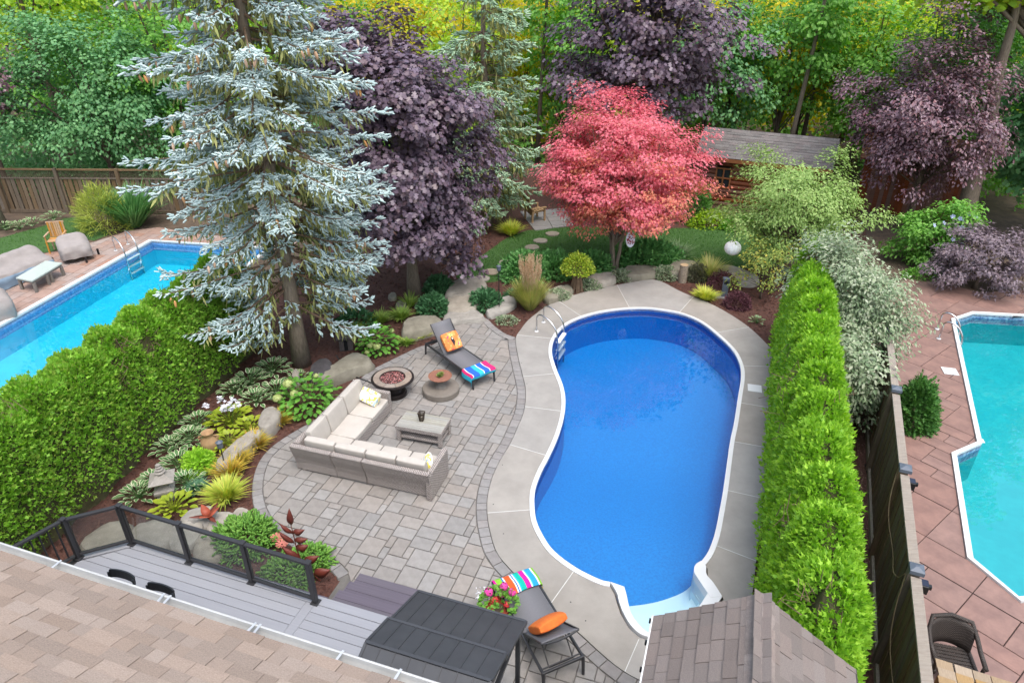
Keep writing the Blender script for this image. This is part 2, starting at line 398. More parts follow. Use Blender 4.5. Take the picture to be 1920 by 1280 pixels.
for k, (z, t) in enumerate(lev):
    A = mix(t); B = mix(lev[k + 1][1] if k + 1 < len(lev) else 1.04)
    for i in range(N):
        steps.add([(*A[i], prev), (*A[i + 1], prev), (*A[i + 1], z), (*A[i], z)], [(0, 1, 2, 3)]); steps.add([(*A[i], z), (*A[i + 1], z), (*B[i + 1], z), (*B[i], z)], [(0, 1, 2, 3)])
    prev = z
steps.build('entry_steps', M_fib, pool, world=True)
sw = MB()
side_loop = PL(fl_in, ZD)[::-1] + st_back[::-1] + PL(fr_in[::-1], ZD)
for i in range(len(side_loop) - 1):
    a, b = side_loop[i], side_loop[i + 1]; sw.add([(*a, .03), (*b, .03), (*b, -1), (*a, -1)], [(0, 1, 2, 3)])
sw.build('step_wall', M_fib, pool, world=True)
for i, (px, py) in enumerate([(1300, 1112), (1235, 1090)]):
    pass
tag(sheet(pool_all, [], -.06).build('pool_water', watermat('pool_water', (.82, .93, .99), .004, 1.5)), kind='structure')
# right neighbour's pool
prc = Vector((rp[0][0], rp[0][1], 0)); pr = thing('swimming_pool', 'angular turquoise pool at right edge with zigzag side and patterned waterline', 'pool', prc)
basin('p', rp, lambda x, y: -.85, M_aqua, M_aqua, pr, .12, M_aqband)
m = MB(); ring(m, rp, .09, -.02, .085); m.build('coping', M_white, pr, world=True)
tag(sheet(rp, [], -.08).build('pool_water', watermat('turquoise_water', (.80, .97, .98), .02, 1.6)), kind='structure')
pl_ = thing('swimming_pool', 'long straight sky blue pool behind the left cedar hedge', 'pool', (*lpB, 0))
basin('p', lp, lambda x, y: -.8, M_sky, M_sky, pl_, .16, M_skyband)
m = MB(); ring(m, lp, .16, -.02, .085); m.build('coping', M_white, pl_, world=True)
tag(sheet(lp, [], -.08).build('pool_water', watermat('sky_blue_water', (.84, .96, .99), .015, 1.6)), kind='structure')

# --- concrete pool deck: slabs between the white joints
outer_px = [(1211, 525), (1238, 527), (1280, 548), (1330, 568), (1367, 588), (1404, 613), (1438, 645), (1458, 670), (1460, 719), (1456, 766), (1447, 840), (1432, 934), (1418, 1051), (1411, 1109), (1400, 1180), (1375, 1250), (1300, 1300), (1208, 1276), (1164, 1253), (1127, 1223), (1083, 1183), (1036, 1146), (996, 1105), (959, 1068), (932, 1035), (919, 994), (914, 961), (915, 927), (925, 890), (941, 857), (956, 833), (971, 800), (983, 769), (986, 732), (979, 699), (971, 665), (967, 635), (976, 618), (996, 595), (1036, 568), (1093, 548), (1157, 534)]
outer = spline(PL(outer_px, ZD), True, 5)
inner = [tuple(p) for p in offset(pool_all, -.03)][::-1]      # clockwise like outer
joints = [((1159, 536), (1172, 568)), ((1299, 556), (1275, 581)), ((1405, 612), (1358, 624)), ((1456, 691), (1392, 685)), ((1450, 763), (1386, 751)), ((1440, 841), (1372, 826)), ((1426, 931), (1361, 915)), ((1413, 1047), (1344, 1018)), ((1390, 1215), (1340, 1105)), ((1172, 1258), (1201, 1194)), ((1023, 1135), (1082, 1068)), ((914, 961), (998, 957)), ((956, 834), (1026, 849)), ((984, 762), (1053, 769)), ((980, 703), (1045, 698)), ((970, 628), (1033, 635)), ((1045, 566), (1080, 588))]
def near(line, p): return min(range(len(line)), key=lambda i: (line[i][0] - p[0]) ** 2 + (line[i][1] - p[1]) ** 2)
ji = [(near(outer, P(*a, ZD).xy), near(inner, P(*b, ZD).xy)) for a, b in joints]
deckbase = tag(sheet(ccw(outer), [ccw(inner)], .016).build('pool_deck', M_joint), kind='structure')
def run(line, i, j):
    out = [line[i]]; k = i
    while k != j: k = (k + 1) % len(line); out.append(line[k])
    return out
for q in range(len(ji)):
    o0, i0 = ji[q]; o1, i1 = ji[(q + 1) % len(ji)]
    po = run(outer, o0, o1); pi_ = run(inner, i0, i1)
    poly = ccw(po + pi_[::-1])
    top = sheet(poly, [], ZD); n = len(poly)
    for i in range(n):
        a, b = poly[i], poly[(i + 1) % n]; top.add([(*a, .0), (*b, .0), (*b, ZD), (*a, ZD)], [(0, 1, 2, 3)])
    top.build('slab', M_conc, deckbase)
    a = Vector(outer[o0]); b = Vector(inner[i0]); b = b + (a - b).normalized() * .03
    if q != 8: MB().bar((*a, ZD + .0005), (*b, ZD + .0005), .010, .005).build('expansion_joint', M_strip, deckbase)
def lid(px, py, sz, par, z, label=None, rz=HA):
    p = P(px, py, z); m = MB(); m.box((0, 0, .006), (sz, sz, .012)); m.lathe([(.02, .0125), (.02, .014)], 10)
    o = m.build('skimmer_lid', M_white, par, loc=tuple(p - (par.location if par else Vector()))); o.rotation_euler = (0, 0, rz); return bev(o, .003)
lid(1415, 728, .30, pool, ZD, rz=R(-15))
lid(1781, 696, .32, pr, .05, rz=R(-15))
lid(1838, 826, .13, pr, .05, rz=R(-15))
dm = MB()
for px, py in [(925, 945), (944, 1000), (1070, 1128), (1098, 1163), (942, 871), (988, 719), (978, 680), (1030, 560)]:
    p = P(px, py, ZD); dm.lathe([(.011, .0), (.011, .002)], 8, (p.x, p.y, ZD + .0005))
dm.build('anchor_hole', mat('dark_hole', (.02, .02, .02)), deckbase)

# --- paver patio
pat_px = [(967, 632), (948, 625), (927, 610), (909, 595), (872, 600), (841, 606), (818, 643), (793, 647), (765, 659), (740, 671), (698, 692), (672, 712), (640, 742), (610, 772), (587, 788), (540, 815), (505, 840), (485, 865), (474, 897), (472, 930), (478, 958), (490, 980), (510, 998), (537, 1018), (578, 1046), (618, 1068), (634, 1086)]
pat = spline(PL(pat_px, .04), False, 4)
st0 = P(638, 1090, .0); 
hw = P(830, 1280, 3.2); 
wall_pt = Vector((hw.x, hw.y, 0)) - HN * .5                       # house wall line
def onwall(p): return Vector(p) - HN * ((Vector(p) - wall_pt).dot(HN))
w0 = onwall((st0.x, st0.y, 0)); w1 = w0 + HX * 6.0
pat += [tuple(st0.xy), tuple(w0.xy), tuple(w1.xy)]
o_ring = outer[near(outer, P(1300, 1300, ZD).xy):near(outer, P(967, 635, ZD).xy) + 1]
pat += [tuple(p) for p in o_ring]
pat = ccw(pat)
patio = tag(sheet(pat, [], .018).build('patio', M_joint), kind='structure')
# border course along the bed and along the pool deck
def border(line, w, step, side):
    k = len(line); d = [0]
    for i in range(1, k): d.append(d[-1] + (Vector(line[i]) - Vector(line[i - 1])).length)
    def at(s):
        for i in range(1, k):
            if d[i] >= s or i == k - 1:
                t = (s - d[i - 1]) / max(1e-6, d[i] - d[i - 1]); a = Vector(line[i - 1]); b = Vector(line[i]); tg = (b - a).normalized(); return a.lerp(b, t), Vector((-tg.y, tg.x)) * side
    s = 0.
    while s < d[-1] - .08:
        e_ = min(s + step * rnd.choice((.8, 1, 1, 1.25)), d[-1]); (a, na), (b, nb) = at(s + .006), at(e_ - .006)
        poly = [tuple(a + na * .012), tuple(b + nb * .012), tuple(b + nb * w), tuple(a + na * w)]
        c = sum((Vector(p) for p in poly), Vector((0, 0))) / 4
        if inview((c.x, c.y, 0), 80):
            MB().prism([(p[0] - c.x, p[1] - c.y) for p in poly], -.03, .0, .005).build('border_paver', M_bord, patio, loc=(c.x, c.y, .042 + rnd.uniform(-.002, .002)))
        s = e_
bl = spline(PL(pat_px, .04), False, 4)
border(bl, .19, .21, 1); border(o_ring[::-1], .19, .21, 1 if False else -1)
inner_pat = offset(pat, .205)
# field of mixed rectangular pavers, joints parallel to the house
U = .128
def hf(p): q = Vector((p[0], p[1], 0)); return q.dot(HX), q.dot(HN)
def wf(a, b): v = HX * a + HN * b; return (v.x, v.y)
def pack(poly_local, u, sizes, wts, seed):
    xs = [p[0] for p in poly_local]; ys = [p[1] for p in poly_local]; x0, y0 = min(xs), min(ys)
    nx = int((max(xs) - x0) / u) + 2; ny = int((max(ys) - y0) / u) + 2; g = np.zeros((nx, ny), bool); out = []; r_ = random.Random(seed)
    for j in range(ny):
        for i in range(nx):
            if g[i, j]: continue
            opts = [(s_, w_) for s_, w_ in zip(sizes, wts) if i + s_[0] <= nx and j + s_[1] <= ny and not g[i:i + s_[0], j:j + s_[1]].any()]
            if not opts: opts = [((1, 1), 1)]
            s_ = r_.choices([o[0] for o in opts], [o[1] for o in opts])[0]
            g[i:i + s_[0], j:j + s_[1]] = True; out.append((x0 + i * u, y0 + j * u, s_[0] * u, s_[1] * u))
    return out
loc_pat = ccw([hf(p) for p in inner_pat])
pieces = []
for (x, y, w, h) in pack(loc_pat, U, [(3, 3), (3, 2), (2, 3), (2, 2), (2, 1), (1, 2), (1, 1)], [5, 5, 3, 4, .35, .3, .03], 5):
    g = .007; conv = [(x + g, y + g), (x + w - g, y + g), (x + w - g, y + h - g), (x + g, y + h - g)]
    poly = clip(loc_pat, conv)
    if not poly or area(poly) < .004: continue
    full = abs(area(poly) - (w - 2 * g) * (h - 2 * g)) < 1e-4
    c = wf(x + w / 2, y + h / 2); X, Y, f = proj((c[0], c[1], 0))
    vis = -40 < X < 1960 and -40 < Y < 1330 and not (600 < X < 1000 and Y > 1180)
    pieces.append((area(poly) / (f * f) if vis else 0, poly if not full else conv, full, (x + w / 2, y + h / 2), w, h))
pieces.sort(key=lambda t: -t[0])
cache = {}; rest = MB()
for k, (a_, poly, full, cl, w, h) in enumerate(pieces):
    cw_ = wf(*cl); z = .042 + rnd.uniform(-.0025, .0025)
    if k < 300 and a_ > 0:
        lo = [(p[0] - cl[0], p[1] - cl[1]) for p in poly]
        if full:
            key = (round(w, 3), round(h, 3))
            if key not in cache: cache[key] = MB().prism(lo, -.03, 0, .006).mesh('paver', M_pav)
            me = cache[key]
        else: me = MB().prism(lo, -.03, 0, .005).mesh('paver_cut', M_pav)
        link('paver', me, patio, (cw_[0], cw_[1], z), (R(rnd.uniform(-.4, .4)), R(rnd.uniform(-.4, .4)), HA))
    else:
        rest.prism([wf(*p) for p in poly], z - .03, z, .005, r=rnd.random() * .98 + .01)
tag(rest.build('paver_field', M_pav, patio), kind='stuff')

# --- lawns and the small rear terrace
def blades(name, poly, dens, hgt, m, z, seed=1, lim=60000, par=None):
    r_ = np.random.default_rng(seed); xs = [p[0] for p in poly]; ys = [p[1] for p in poly]
    n = int(min(lim, (max(xs) - min(xs)) * (max(ys) - min(ys)) * dens)); q = np.c_[r_.uniform(min(xs), max(xs), n), r_.uniform(min(ys), max(ys), n)]
    q = q[inpoly_np(q, poly)]; n = len(q)
    a = r_.uniform(0, 6.283, n); w = .006 + .006 * r_.random(n); h = hgt * r_.uniform(.6, 1.3, n); ln = r_.normal(0, .5, (n, 2)) * h[:, None]
    v = np.zeros((n, 3, 3)); v[:, 0, 0] = q[:, 0] - np.cos(a) * w; v[:, 0, 1] = q[:, 1] - np.sin(a) * w; v[:, 1, 0] = q[:, 0] + np.cos(a) * w; v[:, 1, 1] = q[:, 1] + np.sin(a) * w
    v[:, :2, 2] = z; v[:, 2, :2] = q + ln; v[:, 2, 2] = z + h
    return tag(link(name, npmesh(name, v.reshape(-1, 3), 3, m, r_.random(n)), par), kind='stuff')
def npmesh(name, v, k, mats, rnd_=None, mi=None, smooth=False):
    """n polygons of k corners each, corners in order in v"""
    v = np.asarray(v, dtype=np.float32); n = len(v) // k; me = bpy.data.meshes.new(name)
    me.vertices.add(n * k); me.vertices.foreach_set('co', v.ravel()); me.loops.add(n * k); me.loops.foreach_set('vertex_index', np.arange(n * k, dtype=np.int32))
    me.polygons.add(n); me.polygons.foreach_set('loop_start', np.arange(0, n * k, k, dtype=np.int32))
    for mm in (mats if isinstance(mats, (list, tuple)) else [mats]): me.materials.append(mm)
    if mi is not None: me.polygons.foreach_set('material_index', np.asarray(mi, dtype=np.int32))
    if rnd_ is not None: me.attributes.new('rnd', 'FLOAT', 'FACE').data.foreach_set('value', np.asarray(rnd_, dtype=np.float32))
    me.update(calc_edges=True); return me
lawn_px = [(855, 520), (905, 532), (965, 520), (1010, 505), (1060, 500), (1130, 506), (1200, 500), (1280, 494), (1340, 500), (1420, 504), (1480, 490), (1500, 440), (1400, 424), (1300, 428), (1200, 430), (1100, 425), (1010, 432), (985, 434), (950, 448), (925, 465), (890, 490)]
lawn = ccw(spline(PL(lawn_px), True, 3))
tag(sheet(lawn, [], .022).build('lawn', M_lawn), kind='structure')
blades('grass', lawn, 380, .05, M_grass, .02, 3, 45000)
ll_px = [(-300, 560), (0, 489), (107, 470), (150, 446), (176, 452), (205, 440), (170, 405), (120, 410), (82, 424), (0, 447), (-300, 470)]
lawn2 = ccw(PL(ll_px)); tag(sheet(lawn2, [], .012).build('lawn', M_lawn), kind='structure')
blades('grass', lawn2, 150, .06, M_grass, .01, 4, 20000)
# neighbour decks
M_tan = mat('tan_pavers', (0.357, 0.246, 0.204), .85, (0.281, 0.187, 0.153), 4, bump=.3, rand=.1)
ld_px = [(-300, 800), (-300, 562), (0, 491), (107, 472), (176, 455), (215, 444), (262, 432), (300, 430), (330, 445)]
ldk = ccw([tuple(lpA - _ln * .1), tuple(lpA - _ln * 3.2)] + PL([(0, 493), (107, 473), (180, 455), (240, 435), (300, 428)]) + [tuple(lpB + _ld * .9 + _ln * 1), tuple(lpB + _ld * .9 + _ln * 5), tuple(lpB + _ln * 5)] + [tuple(lpB + _ln * 4.3), tuple(lpB)])
dk2 = tag(sheet(ldk, [], .02).build('neighbour_terrace', M_joint), kind='structure')
def frame_pack(poly, ang, u, sizes, wts, g, parent, m, z, seed, name, lim=300, ch=.004):
    ca, sa = math.cos(ang), math.sin(ang)
    loc = ccw([(p[0] * ca + p[1] * sa, -p[0] * sa + p[1] * ca) for p in poly]); w_ = lambda a, b: (a * ca - b * sa, a * sa + b * ca)
    ps = []
    for (x, y, w, h) in pack(loc, u, sizes, wts, seed):
        pol = clip(loc, [(x + g, y + g), (x + w - g, y + g), (x + w - g, y + h - g), (x + g, y + h - g)])
        if not pol or area(pol) < .003: continue
        c = w_(x + w / 2, y + h / 2)
        if not inview((*c, 0), 150): continue
        X, Y, f = proj((*c, 0)); ps.append((area(pol) / f ** 2, [w_(*p) for p in pol], c))
    ps.sort(key=lambda t: -t[0]); rest = MB()
    for k, (a_, pol, c) in enumerate(ps):
        if k < lim: MB().prism([(p[0] - c[0], p[1] - c[1]) for p in pol], -.03, 0, ch).build(name, m, parent, loc=(c[0], c[1], z))
        else: rest.prism(pol, z - .03, z, ch, r=rnd.random() * .98 + .01)
    if rest.f: tag(rest.build(name + '_field', m, parent), kind='stuff')
frame_pack(ldk, math.atan2(_ld.y, _ld.x), .3, [(2, 1), (1, 1), (2, 2)], [3, 2, 1], .008, dk2, M_tan, .045, 3, 'paving_stone', 160)
M_stamp = mat('stamped_concrete', (0.286, 0.170, 0.140), .6, (0.162, 0.095, 0.084), 2.6, bump=.45, bscale=9, rand=.03, detail=10, sat=(.93, 1.05))
M_sjoint = mat('stamped_joint', (.07, .045, .04), .9)
rdk = [tuple(P(1668, 628, .0).xy), tuple(P(1640, 560).xy), tuple(P(1700, 525).xy)] + PL([(1760, 530), (1840, 552), (1880, 548), (1960, 545)]) + [(19, 15.5), (17, 5), (13, 2.5), (3.7, 2.5)]
rdk[0] = tuple(P(1650, 700).xy)
rdk = ccw(rdk)
_rp_hole = offset(rp, -.02)
rk = tag(sheet(rdk, [_rp_hole], .02).build('neighbour_terrace', M_sjoint), kind='structure')
# stamped slabs, cut at the pool edge
def stamped():
    ang = R(38); ca, sa = math.cos(ang), math.sin(ang); tl = lambda p: (p[0] * ca + p[1] * sa, -p[0] * sa + p[1] * ca); tw = lambda a, b: (a * ca - b * sa, a * sa + b * ca)
    hole = offset(rp, -.1)
    # the deck cut along the pool's outline: a keyhole polygon
    i = near(rdk, (19, 15.5)); j = near(hole, rdk[i]); key = rdk[i:] + rdk[:i] + [rdk[i]]
    hc = ccw(hole)[::-1]; j = near(hc, rdk[i]); key += hc[j:] + hc[:j] + [hc[j]]
    loc = [tl(p) for p in key]; n = 0
    for (x, y, w, h) in pack(loc, .33, [(3, 3), (3, 2), (2, 2), (2, 3), (1, 2)], [4, 4, 3, 2, .6], 21):
        g = .007; c = tw(x + w / 2, y + h / 2)
        if not inview((*c, 0), 220): continue
        pol = clip(loc, [(x + g, y + g), (x + w - g, y + g), (x + w - g, y + h - g), (x + g, y + h - g)])
        if not pol or area(pol) < .01: continue
        top = sheet(ccw([tuple(Vector(tw(*p)) - Vector(c)) for p in pol]), [], .0) if len(pol) > 5 else MB().prism([tuple(Vector(tw(*p)) - Vector(c)) for p in pol], -.02, 0, .006)
        if not top.f: continue
        top.build('stamped_slab', M_stamp, rk, loc=(c[0], c[1], .045))
stamped()
# rear terrace by the cabin
rt = ccw(PL([(975, 398), (1060, 392), (1075, 424), (1003, 434)])); t2 = tag(sheet(rt, [], .02).build('rear_terrace', M_joint), kind='structure')
frame_pack(rt, R(8), .45, [(2, 1), (1, 1)], [2, 1], .012, t2, M_bord, .045, 8, 'flagstone')
# gravel strip between hedge and right fence
gs = ccw(PL([(1600, 745), (1655, 745), (1745, 1330), (1640, 1330)])); M_grav = mat('red_gravel', (.17, .085, .07), .95, (.07, .03, .025), 40, bump=1, bscale=70)
tag(sheet(gs, [], .018).build('gravel_strip', M_grav), kind='structure')
def chips(name, poly, n, size, m, z, seed, avoid=()):
    r_ = np.random.default_rng(seed); xs = [p[0] for p in poly]; ys = [p[1] for p in poly]; q = np.c_[r_.uniform(min(xs), max(xs), n), r_.uniform(min(ys), max(ys), n)]
    q = q[inpoly_np(q, poly)]
    for a_ in avoid: q = q[~inpoly_np(q, a_)]
    n = len(q)
    a = r_.uniform(0, 6.283, n); L = size * r_.uniform(.5, 1.5, n); Wd = L * r_.uniform(.25, .6, n); t = r_.normal(0, .35, (n, 2))
    c = np.c_[q, np.full(n, z) + L * .25]; d = np.c_[np.cos(a), np.sin(a), t[:, 0]] * L[:, None] / 2; e_ = np.c_[-np.sin(a), np.cos(a), t[:, 1]] * Wd[:, None] / 2
    v = np.stack([c - d - e_, c + d - e_, c + d + e_, c - d + e_], 1)
    return tag(link(name, npmesh(name, v.reshape(-1, 3), 4, m, r_.random(n))), kind='stuff')
chips('gravel', gs, 9000, .035, leafmat('gravel_bit', [(.08, .035, .03), (.2, .1, .085), (.3, .19, .16), (.13, .06, .05)], 0, .9), .015, 5)
bedv = ccw([(-8.6, 6.5), (-7.9, 14), (-6.8, 22.5), (-2, 23.5), (9.3, 23), (8.0, 15)] + [(6.4, 13.5), (-1, 15)] + [(-3, 6.5)])
chips('mulch_chips', bedv, 42000, .05, M_chip, .012, 6, [pat, ccw(outer), lawn])
# ================================================================ HOUSE, DECK, SHED, FENCES
M_shing = mat('tan_shingle', (0.388, 0.303, 0.250), .95, (0.262, 0.202, 0.167), 17, bump=.6, bscale=60, rand=.15, detail=9, w=.42, sat=(.9, 1.1))
M_shing2 = mat('brown_shingle', (0.243, 0.203, 0.184), .95, (0.171, 0.140, 0.131), 17, bump=.6, bscale=60, rand=.15, detail=9, w=.5, sat=(.85, 1.1))
M_shing3 = mat('grey_shingle', (.20, .18, .18), .95, (.13, .115, .115), 30, bump=.4, bscale=150, rand=.2, w=.8)
M_alu = mat('white_aluminium', (0.561, 0.561, 0.552), .35, (0.468, 0.468, 0.459), 4, metal=.25)
M_strap = mat('bright_strap', (.7, .7, .7), .3, metal=.6)
M_under = mat('roof_underlay', (.05, .042, .038), .9)
def wedge_mesh(name, m, th=.017):
    v = [(0, 0, 0), (1, 0, 0), (1, 1.12, -.004), (0, 1.12, -.004), (0, 0, th), (1, 0, th), (1, 1.12, .002), (0, 1.12, .002)]
    k = MB(); k.add(v, [(3, 2, 1, 0), (4, 5, 6, 7), (0, 1, 5, 4), (1, 2, 6, 5), (2, 3, 7, 6), (3, 0, 4, 7)]); return k.mesh(name, m)
WM = {}
def shingles(roof, M4, x0, x1, y1, expo, wmin, wmax, m, lim=300, clipf=None, allstuff=False, seed=3):
    """courses of single shingles lying on the roof part (local x along the eave, y up the slope)"""
    r_ = random.Random(seed); L = []; j = 0; y = 0.
    while y < y1:
        x = x0 - r_.uniform(0, wmax)
        while x < x1:
            w = r_.uniform(wmin, wmax); a, b = max(x, x0), min(x + w, x1)
            if b - a > .03 and (clipf is None or clipf((a + b) / 2, y + expo / 2)):
                wp = M4 @ Vector(((a + b) / 2, y + expo / 2, 0)); X, Y, f = proj(wp)
                vis = f > .3 and -30 < X < 1950 and -30 < Y < 1310
                L.append(((b - a) / f ** 2 if vis else 0, a, b, y, r_.choice((0, 0, .006)), r_.random()))
            x += w
        y += expo
    L.sort(key=lambda t: -t[0]); rest = MB()
    if m.name not in WM: WM[m.name] = wedge_mesh('shingle', m)
    for k, (s_, a, b, y, dz, rr) in enumerate(L):
        if k < lim and s_ > 0 and not allstuff: link('shingle', WM[m.name], roof, (a + .0025, y, .004 + dz), (0, 0, 0), (b - a - .005, expo, 1))
        else:
            v = [(0, 0, 0), (1, 0, 0), (1, 1.1, -.003), (0, 1.1, -.003), (0, 0, .011), (1, 0, .011), (1, 1.1, .002), (0, 1.1, .002)]
            rest.add([(a + .0015 + p[0] * (b - a - .003), y + p[1] * expo, p[2] + .004 + dz) for p in v], [(4, 5, 6, 7), (0, 1, 5, 4), (1, 2, 6, 5), (3, 0, 4, 7)], 0, rr * .98 + .01)
    if rest.f: tag(rest.build('shingle_field', m, roof), kind='stuff')
ZE = 3.2; E0 = P(0, 1015, ZE); E0.z = 0
house = thing('house', 'house corner with tan shingled roof and white gutter in the bottom left foreground', 'house', E0, HA)
SL = math.atan(5 / 12)
roof = MB().box((0, 2.6, -.03), (16, 5.2, .05)).build('roof', M_under, house); roof.location = (2, -.115, ZE + .005); roof.rotation_euler = (SL, 0, math.pi)
MR = Matrix.Translation(E0) @ Matrix.Rotation(HA, 4, 'Z') @ Matrix.Translation((2, -.115, ZE + .005)) @ Matrix.Rotation(math.pi, 4, 'Z') @ Matrix.Rotation(SL, 4, 'X')
shingles(roof, MR, -6, 4.6, 3.0, .142, .13, .36, M_shing, 300)
g = MB(); prof = [(-.118, -.012), (-.113, -.085), (-.03, -.095), (-.012, -.045), (0, .0), (-.008, .006), (-.022, .004), (-.024, -.003), (-.03, -.045), (-.045, -.083), (-.105, -.078), (-.108, -.012)]
n = len(prof)
g.add([(-7, y, ZE + z) for y, z in prof] + [(9, y, ZE + z) for y, z in prof], [(i, (i + 1) % n, n + (i + 1) % n, n + i) for i in range(n)])
gut = g.build('gutter', M_alu, house)
for px, py in [(106, 1057), (302, 1120), (314, 1123), (474, 1172), (484, 1176), (638, 1226), (746, 1263)]:
    p = P(px, py, ZE + .01) - E0; s_ = p.dot(HX)
    m = MB(); m.box((s_, -.062, ZE + .012), (.022, .135, .004), rot=Matrix.Rotation(R(rnd.uniform(-12, 12)), 3, 'Z')); m.build('gutter_hanger', M_strap, gut)
MB().box((1, -.135, ZE - .11), (16, .025, .2)).build('fascia', M_alu, house)
MB().box((1, -.75, ZE / 2 - .02), (16, .3, ZE - .1)).build('wall', mat('house_brick', (.35, .24, .19), .9, (.25, .16, .13), 12, bump=.4), house)
MB().box((1, -.37, ZE - .2), (16, .46, .02)).build('soffit', M_white, house)
# --- deck with steps (boards run along the house)
ZK = .5
M_board = mat('grey_composite_board', (0.288, 0.296, 0.328), .6, (0.256, 0.264, 0.296), 3, bump=.12, bscale=60, stretch=(.4, 14, 6), rand=.04, sat=(.92, 1.05))
M_tread = mat('plum_composite_board', (.115, .10, .125), .6, (.09, .08, .10), 3, bump=.12, bscale=60, stretch=(.4, 14, 6), rand=.06)
def H2(p): p = Vector(p); return (p.dot(HX), p.dot(HN))
dA, dB, dE = [P(x, y, ZK) for x, y in ((148, 1048), (249, 1020), (594, 1129))]
hA, hB, hE = H2(dA), H2(dB), H2(dE)
edge = (hB[1] + hE[1]) / 2 + .09; wallh = wall_pt.dot(HN) - .1; xr = -2.95
dk_poly = ccw([(hA[0] - .12, wallh), (xr, wallh), (xr, edge), (hB[0] - .05, edge), (hA[0] - .12, hA[1] + .06)])
WH = lambda a, b: tuple((HX * a + HN * b).xy)
dkm = MB().prism([WH(*p) for p in dk_poly], .05, ZK - .03)
deck = tag(dkm.build('deck', mat('deck_substructure', (.03, .028, .03), .9)), kind='structure')
def board(poly, z0, z1, m, name, par, ch=.004):
    c = (sum(p[0] for p in poly) / len(poly), sum(p[1] for p in poly) / len(poly)); w_ = WH(*c)
    o = MB().prism([(p[0] - c[0], p[1] - c[1]) for p in poly], z0 - z1, 0, ch).build(name, m, par, loc=(w_[0], w_[1], z1)); o.rotation_euler = (0, 0, HA); return o
xb = H2(P(560, 1160, ZK))[0]; bw = .138
in_dk = ccw([(hA[0] - .12, wallh), (xr, wallh), (xr, edge - bw - .004), (hB[0] + .0, edge - bw - .004), (hA[0] + .02, hA[1] - .03)])
y = edge - bw - .004
while y > wallh:
    for a, b in ((-20, xb - .072), (xb + .072, xr)):
        pl2 = clip(in_dk, [(a, y - bw + .003), (b, y - bw + .003), (b, y - .003), (a, y - .003)])
        if pl2 and area(pl2) > .01: board(pl2, ZK - .025, ZK, M_board, 'deck_board', deck)
    y -= bw
board([(xb - .069, wallh), (xb + .069, wallh), (xb + .069, edge - bw - .006), (xb - .069, edge - bw - .006)], ZK - .025, ZK, M_board, 'deck_board', deck)
board([(hB[0] + .03, edge - bw), (xr, edge - bw), (xr, edge), (hB[0] - .03, edge)], ZK - .025, ZK + .001, M_board, 'deck_board', deck)
_a = Vector((hA[0] - .12, hA[1] + .06)); _b = Vector((hB[0] - .05, edge)); _t = (_b - _a).normalized(); _n = Vector((_t.y, -_t.x))
board([tuple(_a), tuple(_b), tuple(_b + _n * .12 + _t * .03), tuple(_a + _n * .12)], ZK - .025, ZK + .0015, M_board, 'deck_board', deck)
board([(hB[0] - .05, edge), (hE[0] + .1, edge), (hE[0] + .1, edge + .022), (hB[0] - .05, edge + .022)], .05, ZK - .002, M_tread, 'fascia_board', deck)
board([tuple(_a), tuple(_b), tuple(_b - _n * .022), tuple(_a - _n * .022)], .05, ZK - .002, M_tread, 'fascia_board', deck)
sx0 = hE[0] + .12; tw = .285
for k in range(3):
    z = ZK - .125 * (k + 1); y0 = edge + tw * k
    for q in (0, 1): board([(sx0, y0 + q * tw / 2 + .002), (xr + .1, y0 + q * tw / 2 + .002), (xr + .1, y0 + (q + 1) * tw / 2 - .002), (sx0, y0 + (q + 1) * tw / 2 - .002)], z - .025, z, M_tread, 'step_tread', deck)
    board([(sx0, y0 + tw - .02), (xr + .1, y0 + tw - .02), (xr + .1, y0 + tw - .004), (sx0, y0 + tw - .004)], max(.02, z - .125), z - .026, M_tread, 'step_riser', deck)
    if k < 2: board([(sx0 + .25, y0 + tw + .004), (xr, y0 + tw + .004), (xr, y0 + tw + .018), (sx0 + .25, y0 + tw + .018)], z - .125 + .002, z - .125 + .010, M_strip, 'step_light', deck)
    board([(sx0 - .02, y0), (sx0, y0), (sx0, y0 + tw), (sx0 - .02, y0 + tw)], .02, z - .001, M_tread, 'step_side', deck)
# --- glass railing
M_rail = mat('charcoal_aluminium', (.045, .045, .05), .45, (.038, .038, .042), 6, metal=.3)
M_glass = bpy.data.materials.new('smoked_glass'); M_glass.use_nodes = True
_n_ = M_glass.node_tree; _b_ = _n_.nodes['Principled BSDF']; _n_.nodes.remove(_b_)
_tr = _n_.nodes.new('ShaderNodeBsdfTransparent'); _tr.inputs[0].default_value = (.80, .82, .81, 1); _gl = _n_.nodes.new('ShaderNodeBsdfGlossy'); _gl.inputs['Roughness'].default_value = .02
_lw = _n_.nodes.new('ShaderNodeLayerWeight'); _fp = _n_.nodes.new('ShaderNodeMath'); _fp.operation = 'POWER'; _fp.inputs[1].default_value = 4; _n_.links.new(_lw.outputs['Facing'], _fp.inputs[0]); _fz = _n_.nodes.new('ShaderNodeMath'); _fz.operation = 'MULTIPLY_ADD'; _fz.inputs[1].default_value = .5; _fz.inputs[2].default_value = .04; _n_.links.new(_fp.outputs[0], _fz.inputs[0]); _mx = _n_.nodes.new('ShaderNodeMixShader')
for a, b in ((_fz.outputs[0], _mx.inputs[0]), (_tr.outputs[0], _mx.inputs[1]), (_gl.outputs[0], _mx.inputs[2]), (_mx.outputs[0], _n_.nodes['Material Output'].inputs[0])): _n_.links.new(a, b)
posts = [P(x, y, ZK) for x, y in ((148, 1046), (249, 1019), (357, 1053), (474, 1090), (592, 1129))]
pB, pE_ = posts[1], posts[4]
for i in (2, 3): posts[i] = pB + (pE_ - pB).normalized() * (posts[i] - pB).dot((pE_ - pB).normalized())
RH = .80
